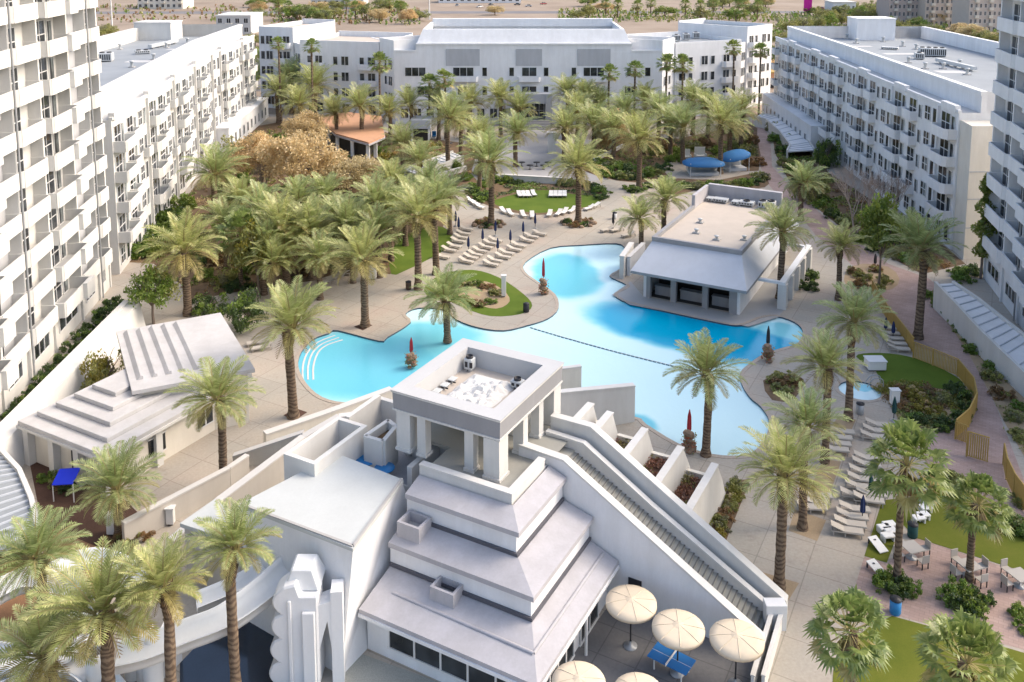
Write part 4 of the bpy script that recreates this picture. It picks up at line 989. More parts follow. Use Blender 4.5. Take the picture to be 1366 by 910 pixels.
for k, (x, w_, h_) in enumerate([(-33.0,.9,.5),(-31.6,1.8,.55),(-29.7,.9,.5),(-28.3,1.9,.6),(-26.3,.9,.9),(-25.2,.9,1.0)]):
    gunit(x+.3, 113.0, 5.57, w_, 1.2, h_, ORD[k]+' unit from the west under the screen wall of the pool bar roof', 'units on the pool bar roof')
for k, (a, b_, nm) in enumerate([(934,297,'small grey roof vent in the middle of the pool bar roof'),(929,311,'pale roof vent with a cap, towards the front of the pool bar roof'),(956,320,'low roof vent by the front edge of the pool bar roof'),(993,320,'small roof vent near the east edge of the pool bar roof')]):
    c = P(a, b_, 5.6); t = thing('roof_vent', nm, 'roof vent', (c.x,c.y,5.57), -THA, 'vents on the pool bar roof')
    mb = MB(); mb.bx(-.4,-.3,0,.4,.3,.12); mb.build('base', M['concrete'], t)
    mb = MB(); mb.lathe(0,0,[(.16,.12),(.16,.4),(.28,.42),(.26,.52),(.02,.56)],10); mb.build('cap', M['acbody'], t)
# terrace of the bar with white posts and beams
pg = gthing('pergola', 'white post-and-beam screen round the terrace at the side of the pool bar', 'pergola', -19.6, 100.0); GO = (-19.6,100.0,0)
ys = [95.4,98.6,101.8,105.0,108.6]
for y in ys: mb = MB(); mb.bx(-19.95,y-.45,0,-19.05,y+.45,2.7); mb.build('post', M['white'], pg, GO)
mb = MB(); mb.bx(-19.85,94.9,2.7,-19.2,109.0,3.0); mb.bx(-23.0,95.0,2.701,-19.86,95.5,2.95); mb.bx(-23,108.4,2.7,-19.86,108.8,2.95); mb.build('beam', M['white2'], pg, GO)
mb = MB()
for y in ys[:-1]: mb.bx(-19.7,y+.45,0,-19.5,y+2.7,1.1)
mb.build('screen', M['white2'], pg, GO)
lay('bar_terrace', [tuple(gw(*p).xy) for p in [(-36.8,90.2),(-34,88.5),(-21.4,88.9),(-19.3,92.8),(-19.0,109),(-23,109),(-23,91.4),(-33.6,91.4),(-36.5,95)]], M['concrete'], 0.008, 0, True)
lowwall('white pier wall between two pool bays at the corner of the swim-up bar', [g2(829,372,0), g2(842,352,0)], .5, 2.6, 'white')
lowwall('short white wall with a dark slot beside the swim-up bar', [g2(838,368,0), g2(858,348,0)], .4, 2.2, 'white2')

# ---------------------------------------------------------------- slatted pavilion on the west side: two roofs
pav = gthing('pavilion', 'grey stepped-roof pavilion beside the tall tower, roof in overlapping slabs', 'building', -57.0, 44.0); PO = (-57.0, 44.0, 0)
XA, XB, Yb, Yt = -62.5, -52.9, 38.2, 52.2
mb = MB(); mb.bx(XA+.6,Yb+.7,0,XB-.6,Yt,3.0); mb.build('wall', M['cream'], pav, PO)
for k in range(5):
    mb = MB(); i = 1.15*k; mb.bx(XA+i*.5,Yb+i,3.05+.34*k,XB-i,Yt+.5*k*0,3.05+.34*(k+1)-(.0 if k == 4 else .003)); o = mb.build('roof_slab', M['greyroof'], pav, PO, bevel=.03)
mb = MB(); mb.bx(XA-.08,Yb-.1,2.86,XB+.1,Yb+.3,3.06); mb.bx(XB-.3,Yb+.3,2.86,XB+.1,Yt,3.06); mb.build('fascia', M['white'], pav, PO)
for (x, y) in [(-61.9,38.6),(-59.0,38.6),(-56.2,38.6),(-53.4,38.6),(-53.4,43.0)]:
    mb = MB(); mb.bx(x-.28,y-.28,0,x+.28,y+.28,2.86); mb.build('pillar', M['white'], pav, PO)
fr, L = frame((XB-.6,Yb+.7),(XB-.6,Yt),1)
for t_ in (3.4, 8.0, 10.6):
    mb = MB(); mb.fbx(fr,t_,t_+1.5,0,.05,.9,2.2,1); mb.fbx(fr,t_-.08,t_+1.58,.002,.09,.82,.9,0); mb.fbx(fr,t_-.08,t_+1.58,.002,.09,2.2,2.28,0); mb.fbx(fr,t_+.7,t_+.8,.002,.09,.9,2.2,0)
    mb.build('window', [M['frame'],M['glass']], pav, PO)
mb = MB(); mb.bx(-57.4,Yb+.62,.1,-56.4,Yb+.69,2.2); mb.build('door', M['black'], pav, PO)
# second roof, turned, with four raised seams
tl, tr, rr_, bl = P(155,442,4.9), P(294,417,4.9), P(340,492,4.7), P(176,522,4.9)
pav2 = thing('pavilion', 'grey roof with four raised seams behind the stepped-roof pavilion', 'building', (tl+rr_)/2*1.0); pav2.location.z = 0; p2 = tuple(pav2.location)
q = [bl, rr_, tr, tl]; cen = sum(q, Vector())/4
mb = MB(); mb.loft([(p.x,p.y,p.z-.3) for p in q], [tuple(p) for p in q]); mb.build('roof_slab', M['greyroof'], pav2, p2)
qi = [cen+(p-cen)*.9 for p in q]
mb = MB(); mb.prism([(p.x,p.y) for p in qi], 0, 4.4); mb.build('wall', M['cream'], pav2, p2)
for k in range(5):
    u = .10+.115*k; a = tl.lerp(tr, u); b_ = bl.lerp(rr_, u); a2 = a.lerp(b_, .06); b2 = a.lerp(b_, .86)
    mb = MB(); d_ = (b2-a2); d_.z = 0; d_.normalize(); n_ = Vector((-d_.y,d_.x,0))*.42
    mb.loft([tuple(a2-n_),tuple(b2-n_),tuple(b2+n_*.2),tuple(a2+n_*.2)], [tuple(a2-n_*.2+Vector((0,0,.26))),tuple(b2-n_*.2+Vector((0,0,.26))),tuple(b2+n_*.2+Vector((0,0,.26))),tuple(a2+n_*.2+Vector((0,0,.26)))])
    mb.build('roof_seam', M['greyroof'], pav2, p2)
# thick white garden wall along the tall tower, with a dark planting strip behind
gwall = thing('terrace_wall', 'thick white battered wall with a flat cap, running along the foot of the tall tower', 'wall', P(70, 520)); go = tuple(gwall.location)
a, b_ = P(-60,628,2.6), P(166,403,2.6); d_ = (b_-a); d_.z = 0; d_.normalize(); n_ = Vector((d_.y,-d_.x,0))
mb = MB()
ring0 = [a, b_, b_+n_*1.5, a+n_*1.5]
mb.loft([(p.x,p.y,0) for p in [a,b_,b_+n_*2.0,a+n_*2.0][::-1]], [(p.x,p.y,2.6) for p in ring0[::-1]], 0); mb.build('wall_body', M['white'], gwall, go)
mb = MB(); mb.loft([(p.x,p.y,2.603) for p in [a-n_*.06,b_-n_*.06,b_+n_*.5,a+n_*.5][::-1]], [(p.x,p.y,2.8) for p in [a-n_*.06,b_-n_*.06,b_+n_*.5,a+n_*.5][::-1]]); mb.build('coping', M['white'], gwall, go)
s0, s1 = a-n_*2.6, b_-n_*2.4
lay('planting_strip', [(p.x,p.y) for p in (s0, s1, b_, a)], M['darksoil'], .02, 0, True)

# ---------------------------------------------------------------- ribbed white ramp covers
def ribbed_ramp(label, pl, pr, zs, ribs, m='white2', skirtm='white'):
    """covered ramp: roof between left and right edge polylines (pixels) at heights zs, ribs across"""
    L_ = [P(x,y,z) for (x,y), z in zip(pl, zs)]; R_ = [P(x,y,z) for (x,y), z in zip(pr, zs)]
    t = thing('ribbed_ramp', label, 'ramp', (L_[0].x, L_[0].y, 0)); og = tuple(t.location)
    mb = MB(); n = len(L_)
    up = Vector((0,0,.22))
    vs = []
    for l, r in zip(L_, R_): vs += [l, r, l-up, r-up]
    fs = []
    for i in range(n-1):
        k = 4*i; fs += [(k,k+4,k+5,k+1),(k+2,k+3,k+7,k+6),(k,k+2,k+6,k+4),(k+1,k+5,k+7,k+3)]
    fs += [(0,1,3,2),(4*n-4,4*n-2,4*n-1,4*n-3)]
    mb.add(vs, fs); mb.build('ramp_roof', M[m], t, og)
    rb = MB(); tot = ribs
    for k in range(tot):
        u = (k+.5)/tot*(n-1); i = int(u); f = u-i
        l = L_[i].lerp(L_[i+1], f); r = R_[i].lerp(R_[i+1], f); dd = (L_[i+1]-L_[i]).normalized()*.09; up2 = Vector((0,0,.09))
        rb.loft([tuple(l-dd-up2*.2),tuple(r-dd-up2*.2),tuple(r+dd-up2*.2),tuple(l+dd-up2*.2)], [tuple(l-dd*.6+up2),tuple(r-dd*.6+up2),tuple(r+dd*.6+up2),tuple(l+dd*.6+up2)])
    rb.build('rib', M['barroof' if m != 'white' else 'ledge'], t, og)
    for side, E_ in (('l', L_), ('r', R_)):
        w_ = MB()
        for i in range(n-1): w_.wall((E_[i].x,E_[i].y),(E_[i+1].x,E_[i+1].y),.3,0,E_[i].z+.28,0,E_[i+1].z+.28)
        w_.build('side_wall', M[skirtm], t, og)
    return t
ribbed_ramp('white ribbed ramp between the clipped hedges and the shaded tall tower', [(1248,379),(1276,408),(1306,441),(1340,474),(1400,532)], [(1271,378),(1304,400),(1338,427),(1372,454),(1440,508)], [2.6,2.4,2.2,2.0,1.7], 14)
ribbed_ramp('white ribbed ramp curving down beside the far end of the shaded wing', [(1006,156),(1022,160),(1040,176),(1054,194),(1050,202)], [(1016,152),(1040,156),(1060,170),(1080,190),(1086,200)], [2.0,1.9,1.8,1.6,1.5], 14)
ribbed_ramp('pale ribbed ramp with planted edges west of the palm plaza', [(540,226),(560,219),(582,211),(604,203)], [(556,232),(576,225),(598,217),(618,209)], [1.2,1.3,1.4,1.5], 12)
ribbed_ramp('grey ribbed ramp with a thick white kerb near the blue-canopied doorway of the pavilion', [(-60,760),(-45,700),(-30,640),(-25,600)], [(52,712),(42,668),(26,630),(2,604)], [2.0,2.2,2.4,2.5], 16, 'roofgrey')

# ---------------------------------------------------------------- orange-roofed hut and the small bar beside it
hut = thing('garden_hut', 'long hut with terracotta flat roof and white columns among the palms', 'hut', P(470,195)); ho = tuple(hut.location)
q = [P(424,158,3.6),P(448,178,3.6),P(492,190,3.6),P(513,181,3.6),P(509,155,3.6),P(462,149,3.6)]
mb = MB(); mb.prism([(p.x,p.y) for p in q], 3.3, 3.6); mb.build('roof', M['orange'], hut, ho)
cen = sum(q, Vector())/6; qi = [cen+(p-cen)*.8 for p in q]; qc = [cen+(p-cen)*.93 for p in q]
mb = MB(); qo = [cen+(p-cen)*1.02 for p in q]; mb.prism([(p.x,p.y) for p in qo], 3.0, 3.29); mb.build('fascia', M['lilac'], hut, ho)
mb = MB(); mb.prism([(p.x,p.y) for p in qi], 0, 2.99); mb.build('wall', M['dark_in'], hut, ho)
for i in range(3):
    for u in (.0, .5):
        p = qc[i].lerp(qc[i+1], u); mb = MB(); mb.bx(p.x-.3,p.y-.3,0,p.x+.3,p.y+.3,3.0); mb.build('column', M['white2'], hut, ho)
kb = thing('snack_bar', 'small snack bar with a pale boxy roof beside the terracotta hut', 'kiosk', P(560,180)); ko = tuple(kb.location)
p0, p1 = P(547,170,3.2), P(574,170,3.2)
mb = MB(); mb.bx(p0.x,p0.y,2.9,p1.x,p0.y+5,4.6); mb.build('roof', M['barroof'], kb, ko)
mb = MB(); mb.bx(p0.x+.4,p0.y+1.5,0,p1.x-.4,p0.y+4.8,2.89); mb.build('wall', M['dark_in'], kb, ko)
for x in (p0.x+.3,p1.x-.3): mb = MB(); mb.bx(x-.2,p0.y+.1,0,x+.2,p0.y+.5,2.89); mb.build('post', M['white2'], kb, ko)
# plaza wall, planters, pedestal
pw = thing('garden_wall', 'long low white wall on the palm plaza in front of the oval lawn', 'wall', P(712,243)); po = tuple(pw.location)
a, b_ = P(668,241), P(756,246); mb = MB(); mb.wall(a.xy, b_.xy, .5, 0, 1.0); mb.build('wall_body', M['white'], pw, po)
mb = MB(); mb.wall(a.xy, b_.xy, .62, 1.003, 1.1); mb.build('coping', M['cap'], pw, po)
pd = thing('plaza_pillar', 'tall white pillar on the palm plaza, beside the twin palms', 'pillar', P(736,203)); po = tuple(pd.location); c = P(736,203)
mb = MB(); mb.bx(c.x-.7,c.y-.5,0,c.x+.7,c.y+.5,3.6); mb.build('shaft', M['white2'], pd, po); mb = MB(); mb.bx(c.x-.85,c.y-.65,3.601,c.x+.85,c.y+.65,3.85); mb.build('cap', M['white'], pd, po)
for (l, a, b_, h_) in [('long kerb wall of the dark planting bed east of the palm plaza', (788,218),(832,196), .5), ('kerb wall under the palms west of the palm plaza', (575,240),(622,228), .8)]:
    a, b_ = P(*a), P(*b_); t = thing('garden_wall', l, 'wall', tuple(a)); mb = MB(); mb.wall(a.xy, b_.xy, .4, 0, h_); mb.build('wall_body', M['cap'], t, tuple(a)); mb = MB(); mb.wall(a.xy, b_.xy, .5, h_+.003, h_+.09); mb.build('coping', M['white'], t, tuple(a))

# ---------------------------------------------------------------- blue shade canopies
M['bluecanvas'] = mat('blue_canvas', (0.05, 0.19, 0.42), 0.7, 0.08, 1.0)
def canopy(label, c, w_, d_, zc, tiltx, rz):
    t = thing('shade_canopy', label, 'canopy', (c.x, c.y, 0), rz, 'blue shade canopies')
    mb = MB(); n = 24; vs = [(0,0,zc+.75)]
    for rr_, dz in ((.45,.66),(.8,.36),(1.0,0.0),(1.0,-.3)):
        for j in range(n):
            a = 2*PI*j/n; ca, sa = math.cos(a), math.sin(a); k = 1/(abs(ca)**2.6+abs(sa)**2.6)**(1/2.6)
            vs.append((w_*rr_*k*ca, d_*rr_*k*sa, zc+dz+tiltx*k*ca*rr_))
    fs = [(0,1+j,1+(j+1)%n) for j in range(n)]
    for r_ in range(3): fs += [(1+r_*n+j,1+(r_+1)*n+j,1+(r_+1)*n+(j+1)%n,1+r_*n+(j+1)%n) for j in range(n)]
    mb.add(vs, fs, 0, True); mb.build('canvas', M['bluecanvas'], t)
    for sx in (-1,1):
        for sy in (-1,1):
            mb = MB(); mb.tube([(sx*w_*.72,sy*d_*.72,0),(sx*w_*.72,sy*d_*.72,zc+.2+tiltx*sx*.7)], .07, 6); mb.build('post', M['frame'], t)
    mb = MB(); mb.bx(-w_*.7,-d_*.5,0,w_*.7,d_*.6,.5); mb.bx(-w_*.7,d_*.4,.5,w_*.7,d_*.6,1.1); mb.build('daybed', M['frame'], t)
c = P(938,232); canopy('wide blue oval canopy with white daybed, beside the curved path', c, 3.5, 2.6, 2.0, 0.0, 0)
c = P(980,226); canopy('tilted blue canopy, smaller than the oval one next to it', c, 2.4, 2.6, 2.5, .55, .2)
c = P(915,212); t = thing('cabana_chair', 'pair-seat white chair with a tall back behind the blue oval canopy', 'chair', (c.x,c.y,0))
mb = MB(); mb.bx(-.8,-.5,.2,.8,.5,.5); mb.bx(-.9,-.55,0,-.8,.5,.75); mb.bx(.8,-.55,0,.9,.5,.75); mb.build('seat', M['frame'], t); mb = MB(); mb.bx(-.8,.4,.5,.8,.55,1.7); mb.build('backrest', M['frame'], t)
c = P(934,211); t2 = copy_tree(t); t2.location = (c.x,c.y,0); t2['label'] = 'white tall-backed chair behind the gap between the two blue canopies'; t2.scale = (1.2,1.1,1.15)
# ================================================================ palms, trees, shrubs
M['frond'] = leafmat('date_frond', (0.285, 0.345, 0.10), (0.53, 0.55, 0.25), 0.42)
M['frond_old'] = leafmat('ageing_frond', (0.33, 0.29, 0.10), (0.44, 0.39, 0.17), 0.35)
M['frond_dead'] = leafmat('dead_frond', (0.24, 0.16, 0.09), (0.34, 0.25, 0.15), 0.2)
M['fan'] = leafmat('fan_leaf', (0.14, 0.21, 0.045), (0.33, 0.39, 0.12), 0.38)
M['rachis'] = mat('frond_stalk', (0.34, 0.29, 0.12), 0.7, 0.1)
def trunkmat(name, c1, c2):
    m, nt, b, out = _nt(name); co_ = _coord(nt, 'Object', (1, 1, 1))
    wv = nt.nodes.new('ShaderNodeTexWave'); wv.wave_type = 'BANDS'; wv.bands_direction = 'Z'; wv.inputs['Scale'].default_value = 1.3; wv.inputs['Distortion'].default_value = 9; wv.inputs['Detail'].default_value = 3
    nt.links.new(co_, wv.inputs['Vector'])
    c = _ramp(nt, wv.outputs['Fac'], [(0.2, c1), (0.75, c2)])
    f = _ramp(nt, _noise(nt, 3.0, 4, co_), [(0.3, (0.7,)*3), (0.7, (1.1,)*3)])
    nt.links.new(_mix(nt, 1.0, c, f, 'MULTIPLY'), b.inputs['Base Color']); b.inputs['Roughness'].default_value = 0.95; b.inputs['Specular IOR Level'].default_value = 0.1
    return m
M['trunk'] = trunkmat('palm_trunk', (0.12, 0.085, 0.062), (0.22, 0.165, 0.115))
M['trunk_boot'] = trunkmat('palm_boots', (0.16, 0.10, 0.05), (0.30, 0.19, 0.09))
M['bark'] = mat('tree_bark', (0.20, 0.16, 0.13), 0.95, 0.2, 3)

def frond(mb, rr, az, el, L, droop, mi, n=19, lw=0.040, ll=0.255, base_r=0.06, rach=3):
    """one feather frond growing from the crown's heart: arching rachis, two ranks of leaflets"""
    ca, sa = math.cos(az), math.sin(az)
    pts = []; N = 9; p = Vector((ca*base_r, sa*base_r, 0)); e = el
    for i in range(N+1):
        pts.append(p.copy()); t = i/N
        e2 = e-droop*t*t*1.15
        p = p+Vector((ca*math.cos(e2), sa*math.cos(e2), math.sin(e2)))*(L/N)
    tw = rr.uniform(-.5, .5)
    side0 = Vector((-sa, ca, 0))
    def at(u):
        x = min(u*N, N-1e-4); i = int(x); return pts[i].lerp(pts[i+1], x-i), (pts[i+1]-pts[i]).normalized()
    for i in range(N):
        w = 0.016*(1-i/N)+0.004; w2 = 0.016*(1-(i+1)/N)+0.004
        mb.add([pts[i]+side0*w, pts[i]-side0*w, pts[i+1]-side0*w2, pts[i+1]+side0*w2], [(0,1,2,3)], rach)
    for k in range(n):
        u = 0.16+0.84*(k+.5)/n; c, t = at(u)
        lift = 0.55-0.35*u
        prof = math.sin(PI*min(1, (u-.05)*.95+.12))**.6
        l = ll*L*prof*rr.uniform(.85, 1.1)
        for s in (-1, 1):
            up = side0.cross(t)*-1
            if up.z < 0: up = -up
            sd = (side0*s*math.cos(tw*.4)+up*(lift+tw*.25*s)).normalized()
            fw = 0.35+0.85*u
            d = (sd+t*fw).normalized()
            tip = c+d*l+Vector((0,0,-l*.16)); mid = c+d*l*.45
            wv = t*(lw*L*.55)
            mb.add([c-wv*.4, mid-wv*.7, tip, mid+wv], [(0,1,2,3)], mi)
def date_crown(seed, nf=46, stiff=0.0, n=22):
    rr = random.Random(seed); mb = MB()
    for i in range(nf):
        u = i/nf
        el = math.radians(86-u**0.85*(104-18*stiff)+rr.uniform(-10, 10)); az = i*2.39996+rr.uniform(-.25, .25)
        L = (0.86+.28*math.sin(PI*min(1, u+.22)))*rr.uniform(.9, 1.08)
        droop = math.radians(34+44*min(1, u*1.6)-26*max(0, u-.6))*(1-.3*stiff)*rr.uniform(.85,1.2)
        mi = 1 if (u > .80 or (u > .55 and rr.random() < .3)) else 0
        frond(mb, rr, az, el, L, droop, mi, n)
    for i in range(6):
        frond(mb, rr, rr.uniform(0, 7), math.radians(rr.uniform(-62,-40)), rr.uniform(.45,.7), math.radians(25), 2, 10)
    o = mb.build('crown', [M['frond'], M['frond_old'], M['frond_dead'], M['rachis']])
    me = o.data; COL.objects.unlink(o); bpy.data.objects.remove(o); return me
def fan_crown(seed, nf=54, blades=13):
    rr = random.Random(seed); mb = MB()
    for i in range(nf):
        u = i/nf; el = math.radians(82-u*128+rr.uniform(-8, 8)); az = i*2.39996+rr.uniform(-.2, .2)
        ca, sa = math.cos(az), math.sin(az); pl_ = rr.uniform(.50,.72)
        dr = Vector((ca*math.cos(el), sa*math.cos(el), math.sin(el))); side = Vector((-sa, ca, 0)); nrm = dr.cross(side)
        if nrm.z < 0: nrm = -nrm
        a0 = Vector((ca*.04, sa*.04, 0)); hub = a0+dr*pl_+Vector((0,0,-.05*u))
        mb.add([a0+side*.012, a0-side*.012, hub-side*.01, hub+side*.01], [(0,1,2,3)], 2)
        mi = 1 if u > .88 else 0
        for b_ in range(blades):
            f = (b_/(blades-1)-.5)*2; an = f*math.radians(108)
            l = rr.uniform(.33,.42)*(1-.22*abs(f))
            d = (dr*math.cos(an)+side*math.sin(an)+nrm*(.12+.18*abs(f))).normalized()
            w = (side*math.cos(an)-dr*math.sin(an))*.034
            m_ = hub+d*l*.58; tip = hub+d*l+Vector((0,0,-l*rr.uniform(.18,.42)))
            mb.add([hub, m_-w, tip, m_+w], [(0,1,2,3)], mi)
    for i in range(26):                              # skirt of dead leaves
        az = i*2.4; el = math.radians(rr.uniform(-80,-55)); ca, sa = math.cos(az), math.sin(az)
        dr = Vector((ca*math.cos(el), sa*math.cos(el), math.sin(el))); side = Vector((-sa, ca, 0)); a0 = Vector((ca*.05,sa*.05,-.03))
        l = rr.uniform(.35,.6); hub = a0+dr*l*.5
        for b_ in range(5):
            d = (dr+side*(b_-2)*.22).normalized(); mb.add([hub, hub+d*l*.4-side*.03, hub+d*l*.75, hub+d*l*.4+side*.03], [(0,1,2,3)], 1 if i % 2 else 3)
    o = mb.build('crown', [M['fan'], M['frond_old'], M['rachis'], M['frond_dead']])
    me = o.data; COL.objects.unlink(o); bpy.data.objects.remove(o); return me
def trunk_mesh(seed, r, boot=True, h=6.0):
    """6 m tall trunk, flared base, rough stubs of old leaf bases near the top"""
    rr = random.Random(seed); mb = MB(); pts = []; rad = []; N = 26
    for i in range(N+1):
        t = i/N; w = 0.10*math.sin(t*2.3+seed)
        pts.append((w, 0.08*math.sin(t*1.7+seed*2)*t, h*t))
        k = 1.35-.35*min(1, t*7) if t < .15 else 1.0-.12*(t-.15)
        if boot and t > .8: k += .38*math.sin(PI*min(1,(t-.8)/.22))
        rad.append(r*k*rr.uniform(.93,1.06))
    mb.tube(pts, rad, 11, 0)
    top_only = .78 if boot else .9
    for i in range(80 if boot else 24):
        t = top_only+(1-top_only)*rr.random(); a = rr.uniform(0, 2*PI); j = int(t*N); p = Vector(pts[min(j,N)]); rb_ = rad[min(j,N)]
        o = Vector((math.cos(a), math.sin(a), 0)); s = Vector((-o.y, o.x, 0))*.05; q = p+o*rb_*.9; e_ = q+o*rr.uniform(.08,.2)+Vector((0,0,rr.uniform(.1,.3)))
        mb.add([q-s, q+s, e_+s*.5, e_-s*.5], [(0,1,2,3)], 1)
    o = mb.build('trunk', [M['trunk'], M['trunk_boot']]); me = o.data; COL.objects.unlink(o); bpy.data.objects.remove(o); return me
DC = [date_crown(11+i, 40, .25*(i % 3)) for i in range(5)]; DF = [date_crown(31+i, 52, .3, 15) for i in range(3)]
FC = [fan_crown(3+i) for i in range(3)]
TK = [trunk_mesh(i+1, .34) for i in range(3)]; TF = [trunk_mesh(i+9, .27, False) for i in range(2)]
KNAME = dict(d='date_palm', f='fan_palm')
npalm = 0
def palm(kind, bx, by, cx, cy, Rpx, label, h=None, group=None):
    """base pixel (bx, by) and heart of the crown (cx, cy); without a base the height h places it"""
    global npalm
    if by is None:
        c = P(cx, cy, h)
        if c.y > 184 and -34 < c.x < 40: c = V(cx, cy, 180+(npalm % 5)*.8); h = c.z
        b_ = Vector((c.x, c.y, 0))
    else:
        b_ = P(bx, by); c = V(cx, cy, b_.y); h = c.z
    Rm = Rpx/pxm(Vector((b_.x, b_.y, h))); far = b_.y > 130; k = npalm; npalm += 1
    rr = random.Random(k*17+5)
    t = thing(KNAME[kind], label, 'palm tree', b_, rr.uniform(0, 6.28), group)
    me = (TK if kind == 'd' else TF)[k % (3 if kind == 'd' else 2)]
    o = bpy.data.objects.new('trunk', me); COL.objects.link(o); o.parent = t
    sc = min(1.25, max(.8, Rm/3.2)); o.scale = (sc, sc, h/6.0)
    cr = (DF[k % 3] if far else DC[k % 5]) if kind == 'd' else FC[k % 3]
    o = bpy.data.objects.new('crown', cr); COL.objects.link(o); o.parent = t
    tz = h/6.0; o.location = (0, 0, h-.05); cs = Rm*((1.17 if far else 1.09) if kind == 'd' else 1.05); o.scale = (cs, cs, cs*rr.uniform(.9,1.02)); o.rotation_euler = (rr.uniform(-.07,.07), rr.uniform(-.07,.07), rr.uniform(0,6))
    # the trunk mesh leans a little: carry the crown to its top
    v = me.vertices[26*11].co if len(me.vertices) > 26*11 else Vector(); o.location.x = v.x*sc-.0; o.location.y = v.y*sc
    return t
